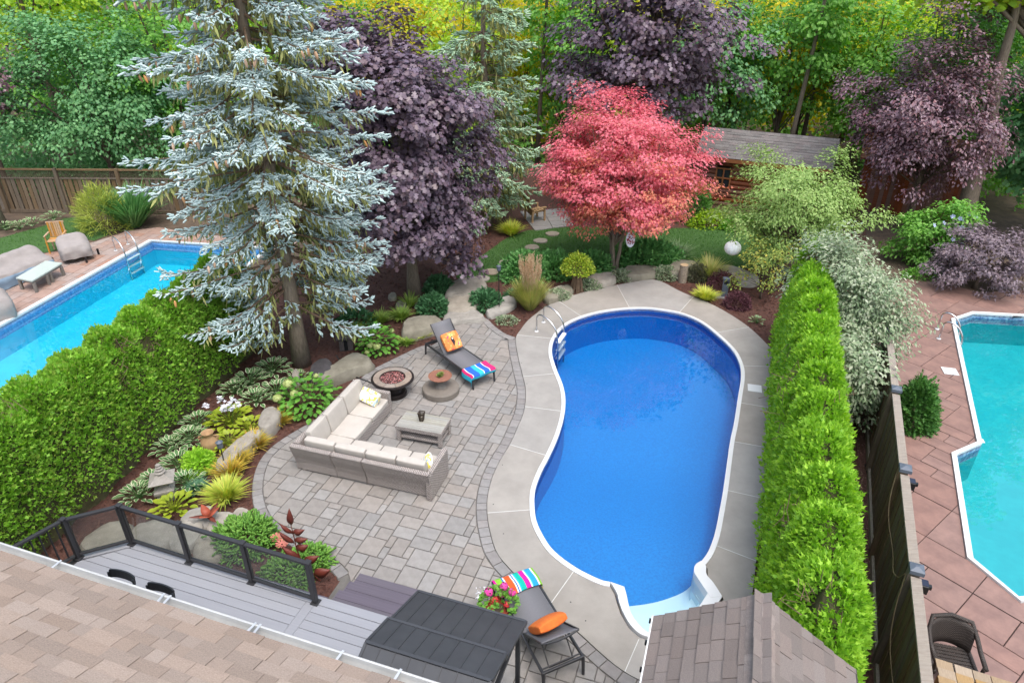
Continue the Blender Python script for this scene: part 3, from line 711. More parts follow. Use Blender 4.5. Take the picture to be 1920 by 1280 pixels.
rail = thing('deck_railing', 'charcoal metal railing with smoked glass panels round the grey deck', 'railing', (posts[0].x, posts[0].y, ZK))
ex = posts[0] - HN * 1.1 + HX * -.35
allp = [ex] + posts
for i, p in enumerate(allp):
    m = MB(); m.box((p.x, p.y, ZK + RH / 2), (.065, .065, RH), HA); m.box((p.x, p.y, ZK + RH + .008), (.085, .085, .016), HA); m.box((p.x, p.y, ZK + .012), (.12, .12, .022), HA)
    bev(m.build('post', M_rail, rail, world=True), .004)
for i in range(len(allp) - 1):
    a, b = allp[i], allp[i + 1]; d = (b - a).normalized(); a2, b2 = a + d * .036, b - d * .036
    up = Vector((0, 0, 1))
    bev(MB().bar(a2 + up * (RH - .02), b2 + up * (RH - .02), .06, .04).build('top_rail', M_rail, rail, world=True), .004)
    bev(MB().bar(a2 + up * .085, b2 + up * .085, .045, .04).build('bottom_rail', M_rail, rail, world=True), .004)
    if i == 0:
        for k in range(1, 10):
            q = a.lerp(b, k / 10); MB().bar(q + up * .10, q + up * (RH - .04), .018).build('baluster', M_rail, rail, world=True)
    else:
        MB().bar(a2 + d * .03 + up * (RH / 2 + .03), b2 - d * .03 + up * (RH / 2 + .03), .008, RH - .17).build('glass_panel', M_glass, rail, world=True)
        for e_, s_ in ((a2, 1), (b2, -1)): MB().bar(e_ + d * .014 * s_ + up * .1, e_ + d * .014 * s_ + up * (RH - .04), .02).build('glazing_channel', M_rail, rail, world=True)
# deck chairs peeping out under the eave
M_dkmetal = mat('black_metal', (.012, .014, .016), .4, (.009, .01, .012), 6)
def deck_chair(px, py, label):
    p = P(px, py, ZK + .82); c = thing('dining_chair', label, 'chair', (p.x, p.y, ZK), HA + math.pi, 'dark dining chairs on the deck')
    # local: seat in front (+y), back at y=0
    pts = lambda z, b: [(.24 * math.sin(t), -.02 + b - .07 * math.cos(t) + .07, z) for t in np.linspace(-1.1, 1.1, 9)]
    m = MB()
    for z0, z1 in ((.72, .84),):
        a, b = pts(z0, .02), pts(z1, 0)
        for i in range(8):
            q = [a[i], a[i + 1], b[i + 1], b[i]]; m.add([(x, y, z) for x, y, z in q] + [(x, y + .02, z) for x, y, z in q], [(0, 1, 2, 3), (7, 6, 5, 4), (2, 6, 7, 3), (0, 4, 5, 1), (1, 5, 6, 2), (0, 3, 7, 4)])
    m.build('backrest', M_dkmetal, c)
    for z in (.5, .62): MB().tube([(x * .95, y + .015, z) for x, y, z in pts(z, .03)], .012, 6).build('back_slat', M_dkmetal, c)
    bev(MB().box((0, .27, .43), (.46, .44, .04)).build('seat', M_dkmetal, c), .01)
    for sx in (-1, 1):
        MB().tube([(.21 * sx, .06, .82), (.21 * sx, .08, .43), (.22 * sx, .05, 0)], .014, 6).build('leg', M_dkmetal, c)
        MB().tube([(.21 * sx, .46, .43), (.22 * sx, .48, 0)], .014, 6).build('leg', M_dkmetal, c)
deck_chair(232, 1073, 'dark chair by the gutter, nearer the angled railing corner'); deck_chair(305, 1098, 'dark chair by the gutter, nearer the middle of the deck')
# --- pool shed at the bottom
sh0 = Vector((2.42, 4.59, 0)); ZP, ZSE, HS, LS = 3.16, 2.46, .97, 2.4
shed = thing('pool_shed', 'small shed with brown shingled gable roof at the near end of the pool', 'shed', sh0, HA)
sa = math.atan2(ZP - ZSE, HS); slen = math.hypot(HS, ZP - ZSE)
MB().prism([(-.8, -LS + .1), (.8, -LS + .1), (.8, -.12), (-.8, -.12)], 0, ZSE - .02).build('wall', mat('shed_siding', (.55, .52, .47), .7), shed)
gm = MB(); gm.add([(-.8, -.12, ZSE - .02), (.8, -.12, ZSE - .02), (0, -.12, ZP - .08), (-.8, -.16, ZSE - .02), (.8, -.16, ZSE - .02), (0, -.16, ZP - .08)], [(0, 1, 2), (5, 4, 3), (0, 3, 4, 1), (1, 4, 5, 2), (2, 5, 3, 0)]); gm.build('gable', MATS['shed_siding'], shed)
for sx in (-1, 1):
    rp_ = MB().box((LS / 2 if sx > 0 else -LS / 2, slen / 2, -.02), (LS, slen, .03)).build('roof_slope', M_under, shed)
    # local x runs along the eave; +x of the slope points to -sx*...
    rp_.location = (sx * HS, 0, ZSE)
    # left slope: eave at x=-HS, up-slope towards +x ; right slope mirrored
    rz = -math.pi / 2 if sx < 0 else math.pi / 2
    rp_.rotation_euler = (sa, 0, rz)
    M4 = Matrix.Translation(sh0) @ Matrix.Rotation(HA, 4, 'Z') @ Matrix.Translation(rp_.location) @ Matrix.Rotation(rz, 4, 'Z') @ Matrix.Rotation(sa, 4, 'X')
    # along-eave range must run from y=0 back to y=-LS
    d = (M4 @ Vector((1, 0, 0)) - M4 @ Vector((0, 0, 0))).dot(HN)
    x0, x1 = ((-LS, 0) if d > 0 else (0, LS))
    rp_.data = MB().box(((x0 + x1) / 2, slen / 2, -.02), (LS, slen, .03)).mesh('roof_slope', M_under)
    shingles(rp_, M4, x0, x1, slen - .05, .142, .16, .26, M_shing2, 300, seed=9 + sx)
    e_ = MB().box((sx * (HS + .012), -LS / 2, ZSE - .015), (.02, LS, .07)).build('eave_trim', M_white if sx < 0 else M_under, shed)
cap = MB()
for k in range(14):
    y = -.005 - k * .17
    for sx in (-1, 1): cap.add([(0, y, ZP + .03 - .001 * (k % 2)), (0, y - .19, ZP + .022), (sx * .13, y - .19, ZP - .072), (sx * .13, y, ZP - .064)], [(0, 1, 2, 3) if sx < 0 else (3, 2, 1, 0)], 0, rnd.random())
cap.build('ridge_cap', M_shing2, shed)
for y in (-.02, -.3, -.62, -1.2): MB().box((-HS - .03, y, ZSE - .05), (.03, .02, .06)).build('gutter_clip', M_dkmetal, shed)
# --- log cabin
c0 = P(1322, 293, 1.95); c1 = P(1562, 319, 1.95); ca = math.atan2(c1.y - c0.y, c1.x - c0.x); CL = (c1 - c0).length + .5
cab = thing('log_cabin', 'low log cabin with grey shingle roof behind the red maple', 'cabin', (c0.x, c0.y, 0), ca)
M_log = mat('stained_log', (.20, .062, .028), .5, (.12, .036, .017), 5, bump=.3, bscale=20, stretch=(.5, 6, 6), rand=.12)
M_trim = mat('cedar_trim', (.30, .11, .04), .5, (.22, .08, .03), 5)
x0c, x1c = -.4, CL - .5; dpt = 2.2
nl = 11
for k in range(nl):
    z = .09 + k * .175
    if z > 1.95: break
    wx0, wx1 = .45, 1.05
    spans = [(x0c + .2, x1c - .2)] if not .75 < z < 1.5 else [(x0c + .2, wx0), (wx1, x1c - .2)]
    for a, b in spans: MB().tube([(a, .35, z), (b, .35, z)], .095, 10).build('log', M_log, cab, smooth=False)
for sx in (x0c + .25, x1c - .3):
    for k in range(nl): MB().tube([(sx, .2, .09 + k * .175 + .05), (sx, .35 + dpt, .09 + k * .175 + .05)], .09, 8).build('log', M_log, cab)
MB().box(((x0c + x1c) / 2, .35 + dpt / 2, 1.0), (x1c - x0c - .5, dpt - .12, 1.9)).build('interior_core', mat('dark_interior', (.02, .014, .01), .9), cab)
wd = MB(); 
for a in (.47, .75, 1.03): wd.box((a, .27, 1.12), (.05, .06, .78))
for z in (.75, 1.12, 1.49): wd.box((.75, .268, z), (.6, .05, .05))
wf_ = wd.build('window', M_trim, cab); MB().box((.75, .30, 1.12), (.52, .01, .72)).build('pane', mat('dark_glass', (.03, .03, .04), .08, spec=.8), wf_)
ra = math.atan2(.85, 1.35); rl = math.hypot(.85, 1.35)
for sgn in (1, -1):
    rf = MB().box((0, 0, 0), (.1, .1, .1)).build('roof', M_under, cab)
    if sgn > 0: rf.location = (x0c, 0, 1.95); rf.rotation_euler = (ra, 0, 0)
    else: rf.location = (x1c, 2.7, 1.95); rf.rotation_euler = (ra, 0, math.pi)
    rf.data = MB().box(((x1c - x0c) / 2, rl / 2, -.03), (x1c - x0c, rl, .05)).mesh('roof', M_under)
    if sgn > 0: shingles(rf, Matrix.Identity(4), 0, x1c - x0c, rl - .06, .14, .2, .34, M_shing3, allstuff=True)
    else: shingles(rf, Matrix.Identity(4), 0, x1c - x0c, rl - .06, .14, .2, .34, M_shing3, allstuff=True, seed=5)
MB().box(((x0c + x1c) / 2, .01, 1.87), (x1c - x0c, .04, .14)).build('fascia', M_trim, cab)
for yy in (.0, 2.7): pass
# wooden shed wall right of the cabin, half hidden by the plum tree
q0 = P(1600, 392, 0); ws = thing('wooden_shed', 'rust brown board shed half hidden behind the purple plum tree', 'shed', (q0.x, q0.y, 0), ca)
for k in range(26): MB().box((k * .15 + .07, 0, 1.0), (.14, .03, 2.0)).build('wall_board', M_log, ws)
MB().box((1.95, 1.0, .95), (3.86, 1.9, 1.9)).build('wall', M_log, ws)
wr = MB(); wr.add([(-.2, -.25, 2.0), (4.1, -.25, 2.0), (4.1, 2.2, 2.5), (-.2, 2.2, 2.5), (-.2, -.25, 2.06), (4.1, -.25, 2.06), (4.1, 2.2, 2.56), (-.2, 2.2, 2.56)], [(3, 2, 1, 0), (4, 5, 6, 7), (0, 1, 5, 4), (1, 2, 6, 5), (2, 3, 7, 6), (3, 0, 4, 7)]); wr.build('roof', M_log, ws)
# --- right boundary fence
M_fence = mat('weathered_dark_fence', (0.190, 0.129, 0.085), .85, (0.114, 0.076, 0.051), 4, bump=.4, bscale=40, stretch=(5, 5, .6), rand=.16)
M_cap = mat('weathered_grey_rail', (.32, .28, .24), .85, (.24, .20, .17), 6, bump=.4, stretch=(1, 8, 8))
M_capm = mat('slate_post_cap', (.10, .12, .16), .45, (.08, .10, .13), 5)
fA = P(1667, 625, 1.8); fB = P(1738, 1280, 1.8); fA.z = fB.z = 0; fd = (fB - fA).normalized(); fN = Vector((fd.y, -fd.x, 0))     # fN points to the left (hedge)
if fN.x > 0: fN = -fN
FLn = (fB - fA).length + 2.2
fence = thing('board_fence', 'tall dark brown board fence with grey cap rail between hedge and red terrace', 'fence', fA)
pos = [0]; 
for px, py in ((1680, 731), (1697, 880), (1722, 1070)): pos.append((P(px, py, 1.85) - fA).dot(fd))
pos += [pos[-1] + 2.0, FLn]
k = 0; s_ = 0.
while s_ < FLn:
    c = fA + fd * (s_ + .07); MB().bar((c.x, c.y, .06), (c.x, c.y, 1.76), .132, .02, up=tuple(fN)).build('fence_board', M_fence, fence, world=True) if False else None
    m = MB(); m.box((c.x + fN.x * .012 * (k % 2), c.y + fN.y * .012 * (k % 2), .91), (.132, .02, 1.72), math.atan2(fd.y, fd.x)); m.build('fence_board', M_fence, fence, world=True)
    s_ += .137; k += 1
for i, s_ in enumerate(pos):
    c = fA + fd * s_; m = MB(); m.box((c.x + fN.x * .02, c.y + fN.y * .02, .92), (.11, .13, 1.84), math.atan2(fd.y, fd.x)); po = m.build('post', M_fence, fence, world=True)
    m = MB(); m.box((c.x, c.y, 1.87), (.17, .17, .06), math.atan2(fd.y, fd.x)); m.lathe([(.12, 1.9), (.02, 1.93)], 4, (c.x, c.y, 0), rz=math.atan2(fd.y, fd.x) + R(45)); bev(m.build('post_cap', M_capm, fence, world=True), .006)
for a, b in zip(pos[:-1], pos[1:]):
    p0 = fA + fd * (a + .09); p1 = fA + fd * (b - .09); up = Vector((0, 0, 1))
    bev(MB().bar(p0 + up * 1.80, p1 + up * 1.80, .125, .04).build('cap_rail', M_cap, fence, world=True), .005)
    bev(MB().bar(p0 + up * .07 + fN * .04, p1 + up * .07 + fN * .04, .045, .14).build('kick_board', M_cap, fence, world=True), .005)
for px, py, lb in ((1712, 906, 'black box light on the fence, farther from the camera'), (1738, 1096, 'black box light on the fence, nearer the camera')):
    s_ = (P(px - 15, py - 20, 1.8) - fA).dot(fd); c = fA + fd * s_ - fN * .13
    t = thing('fence_light', lb, 'light', (c.x, c.y, 1.62), math.atan2(fd.y, fd.x), 'solar lights on the board fence')
    bev(MB().box((0, 0, .0), (.13, .12, .13)).build('housing', M_dkmetal, t), .01); MB().box((0, 0, .07), (.11, .1, .008)).build('solar_panel', mat('solar_panel', (.02, .025, .05), .15), t); MB().box((0, .075, .02), (.05, .04, .05)).build('bracket', M_dkmetal, t)
m = MB(); M_cord = mat('tan_cord', (.28, .20, .12), .8)
for a, b, sg in ((pos[2], pos[3], .55), (pos[3], pos[4], .9)):
    m.tube([fA + fd * (a + (b - a) * t) + fN * (.09 + .03 * math.sin(t * 9)) + Vector((0, 0, 1.75 - sg * math.sin(math.pi * t) ** .6)) for t in np.linspace(0, 1, 18)], .006, 5)
tag(m.build('light_cord', M_cord), 'thin tan cord sagging along the dark board fence', 'cord')
# black mesh fence beside the hedge
bf = fA + fN * .62 + fd * 2.1; bL = FLn - 2.1
mf = thing('mesh_fence', 'low black wire fence along the gravel strip beside the tall cedar hedge', 'fence', bf)
up = Vector((0, 0, 1))
MB().tube([bf + up * .95, bf + fd * bL + up * .95], .018, 6).build('top_rail', M_dkmetal, mf, world=True)
for k in range(int(bL / 2.2) + 1): MB().tube([bf + fd * 2.2 * k, bf + fd * 2.2 * k + up * .97], .022, 6).build('post', M_dkmetal, mf, world=True)
m = MB(); k = 0.
while k < bL:
    m.bar(bf + fd * k, bf + fd * k + up * .93, .006, .006); k += .07
for z in (.1, .35, .6, .85): m.bar(bf + up * z, bf + fd * bL + up * z, .006, .006)
tag(m.build('wire_mesh', M_dkmetal, mf, world=True), kind='stuff')
m = MB(); m.tube([P(1622 + 14 * math.sin(t * 3) + 60 * t, 870 + 420 * t, .03) for t in np.linspace(0, 1, 24)], .014, 6)
tag(m.build('irrigation_hose', M_dkmetal), 'thin black hose lying on the red gravel strip', 'hose')
# --- left boundary fence
M_lf = mat('old_fence_board', (.19, .135, .085), .85, (.12, .08, .05), 4, bump=.4, bscale=30, stretch=(6, 6, .6), rand=.2)
lA = P(-120, 397, 0); lB = P(420, 402, 0); ldr = (lB - lA).normalized(); lft = thing('board_fence', 'weathered brown board fence with lattice top behind the left pool', 'fence', lA)
LL = (lB - lA).length; la = math.atan2(ldr.y, ldr.x); k = 0; s_ = 0.
while s_ < LL:
    c = lA + ldr * s_; m = MB(); m.box((c.x, c.y - .02 * (k % 2), .70), (.145, .02, 1.30), la); m.build('fence_board', M_lf, lft, world=True); s_ += .185; k += 1
s_ = .6
while s_ < LL:
    c = lA + ldr * s_; m = MB(); m.box((c.x, c.y - .05, .88), (.12, .12, 1.76), la); m.build('post', M_lf, lft, world=True); s_ += 2.35
for z, h in ((1.37, .05), (1.70, .06), (.08, .12)):
    m = MB(); c = lA + ldr * LL / 2; m.box((c.x, c.y - .015, z), (LL, .07, h), la); m.build('rail', M_lf, lft, world=True)
m = MB(); s_ = 0.
while s_ < LL:
    for sg in (1, -1): m.bar(lA + ldr * s_ + up * (1.4 if sg > 0 else 1.68), lA + ldr * (s_ + .28) + up * (1.68 if sg > 0 else 1.4), .006, .022, up=(0, 1, 0))
    s_ += .08
tag(m.build('lattice', M_lf, lft, world=True), kind='stuff')
def weld(o):
    bm = bmesh.new(); bm.from_mesh(o.data); bmesh.ops.remove_doubles(bm, verts=bm.verts[:], dist=1e-4); bm.to_mesh(o.data); bm.free(); o.data.polygons.foreach_set('use_smooth', [True] * len(o.data.polygons)); return o
# ================================================================ FURNITURE AND PROPS
def wickermat(name, c1, c2, sc=42.):
    m = bpy.data.materials.new(name); m.use_nodes = True; nt = m.node_tree; n = nt.nodes; l = nt.links; b = n['Principled BSDF']; b.inputs['Roughness'].default_value = .6
    tc = n.new('ShaderNodeTexCoord'); sp = n.new('ShaderNodeSeparateXYZ'); l.new(tc.outputs['Object'], sp.inputs[0])
    ad = n.new('ShaderNodeMath'); l.new(sp.outputs[0], ad.inputs[0]); l.new(sp.outputs[1], ad.inputs[1])
    def sn(src, k, ph=None):
        mu = n.new('ShaderNodeMath'); mu.operation = 'MULTIPLY'; mu.inputs[1].default_value = k; l.new(src, mu.inputs[0]); s_ = n.new('ShaderNodeMath'); s_.operation = 'SINE'; l.new(mu.outputs[0], s_.inputs[0]); return s_.outputs[0]
    a = sn(ad.outputs[0], sc * 3.2); z = sn(sp.outputs[2], sc * 3.6)
    mu = n.new('ShaderNodeMath'); mu.operation = 'MULTIPLY'; l.new(a, mu.inputs[0]); l.new(z, mu.inputs[1])
    nz = n.new('ShaderNodeTexNoise'); nz.inputs['Scale'].default_value = 45; l.new(tc.outputs['Object'], nz.inputs[0])
    a2 = n.new('ShaderNodeMath'); a2.operation = 'MULTIPLY_ADD'; a2.inputs[1].default_value = .30; l.new(mu.outputs[0], a2.inputs[0]); l.new(nz.outputs[0], a2.inputs[2])
    rp = n.new('ShaderNodeValToRGB'); rp.color_ramp.elements[0].position = .25; rp.color_ramp.elements[1].position = .75; rp.color_ramp.elements[0].color = (*c2, 1); rp.color_ramp.elements[1].color = (*c1, 1)
    l.new(a2.outputs[0], rp.inputs[0]); l.new(rp.outputs[0], b.inputs['Base Color'])
    bp = n.new('ShaderNodeBump'); bp.inputs['Strength'].default_value = .6; bp.inputs['Distance'].default_value = .006; l.new(mu.outputs[0], bp.inputs['Height']); l.new(bp.outputs[0], b.inputs['Normal'])
    return m
M_wick = wickermat('grey_wicker', (.42, .375, .35), (.17, .145, .135)); M_wickd = wickermat('dark_wicker', (.055, .042, .036), (.018, .014, .012), 50)
M_cush = mat('beige_cushion', (.47, .435, .395), .9, (.42, .385, .35), 5, bump=.12, bscale=300)
M_frame = mat('charcoal_frame', (.030, .031, .036), .4, (.024, .025, .028), 6)
M_sling = mat('grey_sling', (.16, .16, .175), .8, (.145, .145, .16), 40, bump=.1, bscale=400)
def cushion(name, c, size, m, par, rot=(0, 0, 0), puff=.25, lv=2):
    """soft box: a puffed grid"""
    bm = bmesh.new(); bmesh.ops.create_cube(bm, size=1); bmesh.ops.subdivide_edges(bm, edges=bm.edges[:], cuts=4, use_grid_fill=True)
    for v in bm.verts:
        x, y, z = v.co * 2
        e = max(abs(a) for a, s_ in ((x, 0), (y, 0)))
        f = 1 - puff * (x * x * .5 + y * y * .5) if abs(z) > .99 else 1
        k = .5 * (1 + puff * .0)
        nx, ny, nz_ = x, y, z * (1 - puff * (abs(x) ** 3 * .5 + abs(y) ** 3 * .5))
        nx *= 1 - .03 * (y * y) + .0; ny *= 1 - .03 * (x * x)
        v.co = Vector((nx * size[0] / 2, ny * size[1] / 2, nz_ * size[2] / 2))
    me = bpy.data.meshes.new(name); bm.to_mesh(me); bm.free(); me.materials.append(m); me.polygons.foreach_set('use_smooth', [True] * len(me.polygons))
    o = link(name, me, par, c, rot); bev(o, .02, 2); sub(o, 1); return o
# --- sectional sofa
sA = P(543, 838, .66); sa_ = R(-17.4); sofa = thing('sectional_sofa', 'L shaped grey wicker sectional sofa with beige cushions on the patio', 'sofa', (sA.x + .06, sA.y + .05, .042), sa_)
LX, LY, DP, BH, SH = 2.75, 2.36, .80, .63, .25
def shell(x0, x1, side):
    """back panel that flares outwards + seat base; side 'x' runs along x, 'y' along y"""
    prof = [(.07, .02), (.065, .16), (.035, .30), (-.02, .46), (-.06, BH), (.05, BH), (.08, .46), (.12, .30), (.12, .02)]
    m = MB(); nn = len(prof)
    f = (lambda t, a, z: (t, a, z)) if side == 'x' else (lambda t, a, z: (a, t, z))
    vs_ = [f(t, a, z) for t in (x0 + .009, x1 - .009) for a, z in prof]
    m.add(vs_, [(i, (i + 1) % nn, nn + (i + 1) % nn, nn + i) for i in range(nn)] + [tuple(range(nn)), tuple(range(2 * nn - 1, nn - 1, -1))])
    a0 = f(x0 + .004, .09, .03); a1 = f(x1 - .004, DP, SH); lo = [min(p, q) for p, q in zip(a0, a1)]; hi = [max(p, q) for p, q in zip(a0, a1)]
    m.box([(p + q) / 2 for p, q in zip(lo, hi)], [q - p for p, q in zip(lo, hi)])
    return m
corner = shell(-.06, .80, 'x'); m2 = shell(.05, .80, 'y'); corner.v += []; k = len(corner.v); corner.v += m2.v; corner.f += [tuple(i + k for i in f) for f in m2.f]; corner.m += m2.m; corner.r += m2.r
for m in (corner, shell(.80, 1.43, 'x')): bev(m.build('wicker_frame', M_wick, sofa), .012)
d1 = shell(1.43, LX, 'x'); d1.box((LX - .05, DP / 2, .30), (.10, DP + .02, .58)); bev(d1.build('wicker_frame', M_wick, sofa), .012)
d2 = shell(.80, LY, 'y'); d2.box((DP / 2, LY - .05, .26), (DP + .02, .10, .50)); bev(d2.build('wicker_frame', M_wick, sofa), .012)
for x in (.1, .7, 1.35, 2.0, 2.65): MB().box((x, .12, .012), (.05, .05, .024)).build('foot', M_frame, sofa)
for y in (.9, 2.25): MB().box((.7, y, .012), (.05, .05, .024)).build('foot', M_frame, sofa)
ct = .13
for x0, x1 in ((.10, .80), (.80, 1.43), (1.43, 2.04), (2.04, LX - .10)): cushion('seat_cushion', ((x0 + x1) / 2, .46, SH + ct / 2), (x1 - x0 - .008, .70, ct), M_cush, sofa, puff=.12)
for y0, y1 in ((.81, 1.52), (1.52, LY - .10)): cushion('seat_cushion', (.46, (y0 + y1) / 2, SH + ct / 2), (.70, y1 - y0 - .008, ct), M_cush, sofa, puff=.12)
for x0, x1 in ((.16, .80), (.80, 1.43), (1.43, 2.04), (2.04, LX - .13)): cushion('back_cushion', ((x0 + x1) / 2, .175, SH + ct + .17), (x1 - x0 - .01, .40, .17), M_cush, sofa, (R(-78) + R(rnd.uniform(-4, 4)), 0, R(rnd.uniform(-1.5, 1.5))), puff=.3)
for y0, y1 in ((.25, .84), (.84, 1.5), (1.5, LY - .13)): cushion('back_cushion', (.185, (y0 + y1) / 2, SH + ct + .19), (.44, y1 - y0 - .01, .17), M_cush, sofa, (0, R(78) + R(rnd.uniform(-4, 4)), R(rnd.uniform(-1.5, 1.5))), puff=.3)
def printmat(name, cols, scale, base):
    m = bpy.data.materials.new(name); m.use_nodes = True; n = m.node_tree.nodes; l = m.node_tree.links; b = n['Principled BSDF']; b.inputs['Roughness'].default_value = .85
    tc = n.new('ShaderNodeTexCoord'); nz = n.new('ShaderNodeTexNoise'); nz.inputs['Scale'].default_value = scale; nz.inputs['Detail'].default_value = 1.5; l.new(tc.outputs['Object'], nz.inputs[0])
    rp = n.new('ShaderNodeValToRGB'); cr = rp.color_ramp; cr.interpolation = 'CONSTANT'
    while len(cr.elements) < len(cols): cr.elements.new(.5)
    for i, (p, c) in enumerate(cols): cr.elements[i].position = p; cr.elements[i].color = (*c, 1)
    l.new(nz.outputs[0], rp.inputs[0]); l.new(rp.outputs[0], b.inputs['Base Color']); MATS[name] = m; return m
M_lem = printmat('lemon_print', [(0, (.55, .62, .60)), (.36, (.74, .73, .68)), (.52, (.78, .66, .10)), (.62, (.74, .73, .68)), (.7, (.35, .48, .5))], 7, None)
SM = Matrix.Translation(sofa.location) @ Matrix.Rotation(sa_, 4, 'Z')
def pillow(name, label, wpos, size, m, rot, group=None):
    o = cushion(name, wpos, size, m, None, rot, puff=.55); return tag(o, label, 'pillow', group)
w = SM @ Vector((.50, 2.02, .52)); pillow('throw_pillow', 'white and yellow lemon print pillow on the far end of the sofa', w, (.46, .30, .14), M_lem, (R(52), R(6), sa_ + R(-14)))
w = SM @ Vector((LX - .24, .36, .50)); pillow('throw_pillow', 'small yellow and blue print pillow in the near sofa corner', w, (.36, .34, .13), M_lem, (R(60), 0, sa_ + R(-62)))
# --- coffee table
ta = [P(743, 797, .40), P(763, 768, .40), P(845, 787, .40), P(825, 816, .40)]; tc_ = sum(ta, Vector()) / 4; tw_ = ((ta[3] - ta[0]).length + (ta[2] - ta[1]).length) / 2; td = ((ta[1] - ta[0]).length + (ta[2] - ta[3]).length) / 2
tb = thing('coffee_table', 'rectangular grey wicker coffee table with slatted top beside the sofa', 'table', (tc_.x, tc_.y, .042), R(-16))
M_top = mat('weathered_table_slat', (.36, .35, .31), .45, (.25, .24, .21), 8, stretch=(1, 10, 10), rand=.12)
for k in range(9): bev(MB().box((0, -td / 2 + td * (k + .5) / 9, .36), (tw_ - .03, td / 9 - .004, .02)).build('top_slat', M_top, tb), .002)
m = MB()
for sy in (-1, 1): m.box((0, sy * (td / 2 - .02), .325), (tw_, .04, .085))
for sx in (-1, 1): m.box((sx * (tw_ / 2 - .02), 0, .325), (.04, td - .08, .085))
bev(m.build('apron', M_wick, tb), .006)
for sx in (-1, 1):
    for sy in (-1, 1): bev(MB().box((sx * (tw_ / 2 - .05), sy * (td / 2 - .05), .15), (.08, .08, .29)).build('leg', M_wick, tb), .01)
bev(MB().box((0, 0, .11), (tw_ - .06, td - .06, .05)).build('lower_shelf', M_wick, tb), .006)
lt = P(791, 788, .415); ln = thing('candle_lantern', 'small bronze tapered candle lantern on the coffee table', 'lantern', (lt.x, lt.y, .413), R(-16))
M_brz = mat('bronze_metal', (.10, .07, .05), .5, (.06, .045, .035), 30, metal=.5)
MB().box((0, 0, .006), (.075, .075, .012)).build('base', M_brz, ln)
for sx in (-1, 1):
    for sy in (-1, 1): MB().bar((sx * .034, sy * .034, .012), (sx * .056, sy * .056, .2), .009).build('corner_bar', M_brz, ln)
for k in range(4):
    a = k * math.pi / 2; mt = Matrix.Rotation(a, 3, 'Z'); f = lambda x, z: mt @ Vector((x, .034 + .022 * (z - .012) / .188, z))
    m = MB()
    for j in range(-2, 3): m.bar(f(j * .013, .012), f(j * .02, .2), .006)
    for z in (.05, .1, .15): m.bar(f(-.045, z), f(.045, z), .006)
    m.build('pierced_side', M_brz, ln)
m = MB()
for k in range(4): a = k * math.pi / 2; mt = Matrix.Rotation(a, 3, 'Z'); m.bar(mt @ Vector((-.062, .058, .2)), mt @ Vector((.062, .058, .2)), .01)
m.build('rim', M_brz, ln); MB().lathe([(.025, .012), (.025, .09), (.004, .095)], 12).build('candle', mat('candle_wax', (.6, .55, .45), .6), ln)
# --- fire table
fp = P(739, 738, .042); ft = thing('fire_table', 'round fire table with stone rim and red lava glass beside the sofa', 'fire pit', fp); zt = PY(737, 707, fp.y).z - .042
M_dbr = mat('dark_bronze', (.035, .026, .024), .45, (.025, .019, .018), 10, metal=.4)
smooth_by_angle(MB().lathe([(.29, 0), (.29, .05), (.26, .06), (.25, .09), (.20, .10)], 40).build('base', M_dbr, ft)); smooth_by_angle(MB().lathe([(.20, .09), (.15, .13), (.13, zt * .5), (.17, zt - .14), (.30, zt - .07)], 40).build('pedestal', M_dbr, ft))
smooth_by_angle(MB().lathe([(.30, zt - .08), (.45, zt - .055), (.475, zt - .03), (.475, zt - .01), (.45, zt - .004), (.40, zt - .004), (.40, zt - .02)], 56).build('metal_rim', M_dbr, ft))
for k in range(10):
    a0, a1 = 2 * math.pi * k / 10 + .008, 2 * math.pi * (k + 1) / 10 - .008; m = MB(); arc = [a0 + (a1 - a0) * t / 5 for t in range(6)]
    m.prism([(.425 * math.cos(a), .425 * math.sin(a)) for a in arc] + [(.285 * math.cos(a), .285 * math.sin(a)) for a in arc[::-1]], zt - .02, zt + .006, .003); m.build('rim_tile', mat('rim_stone', (.30, .25, .21), .7, (.22, .18, .155), 12, rand=.08), ft)
m = MB(); m.lathe([(.284, zt - .09), (.286, zt + .004), (.272, zt + .004), (.27, zt - .05)], 40); m.build('fire_bowl', M_dbr, ft)
gv = []; 
r0 = np.random.default_rng(4); nG = 1500; rr_ = .27 * np.sqrt(r0.random(nG)); aa = r0.uniform(0, 6.283, nG); gm = MB(); gm.lathe([(.272, zt - .05), (.27, zt - .032), (.0, zt - .03)], 30)
for i in range(nG):
    s_ = r0.uniform(.008, .014); c = Vector((rr_[i] * math.cos(aa[i]), rr_[i] * math.sin(aa[i]), zt - .022 + r0.uniform(-.006, .008))); q = [c + Vector(r0.normal(0, 1, 3)).normalized() * s_ for _ in range(4)]
    gm.add(q, [(0, 1, 2), (0, 2, 3), (0, 3, 1), (1, 3, 2)], 0, float(r0.random() * .98 + .01))
tag(gm.build('lava_glass', leafmat('red_lava_glass', [(.40, .09, .09), (.56, .20, .19), (.66, .38, .36), (.48, .13, .13)], 0, .25, spec=.6), ft), kind='stuff')
m = MB(); hp = [P(x, y, z) for x, y, z in ((682, 712, .06), (664, 702, .10), (650, 690, .16), (640, 680, .2), (632, 676, .05))]; hp[0] = P(722, 727, .05)
m.tube([tuple(Vector((*p, 0)) + Vector((0, 0, z))) for p, z in zip(spline([tuple(v.xy) for v in hp], False, 5), np.interp(np.linspace(0, 4, 21), range(5), [.06, .05, .10, .2, .2]))], .014, 6); tag(m.build('gas_hose', M_dkmetal), 'black gas hose running from the fire table over the rock', 'hose')
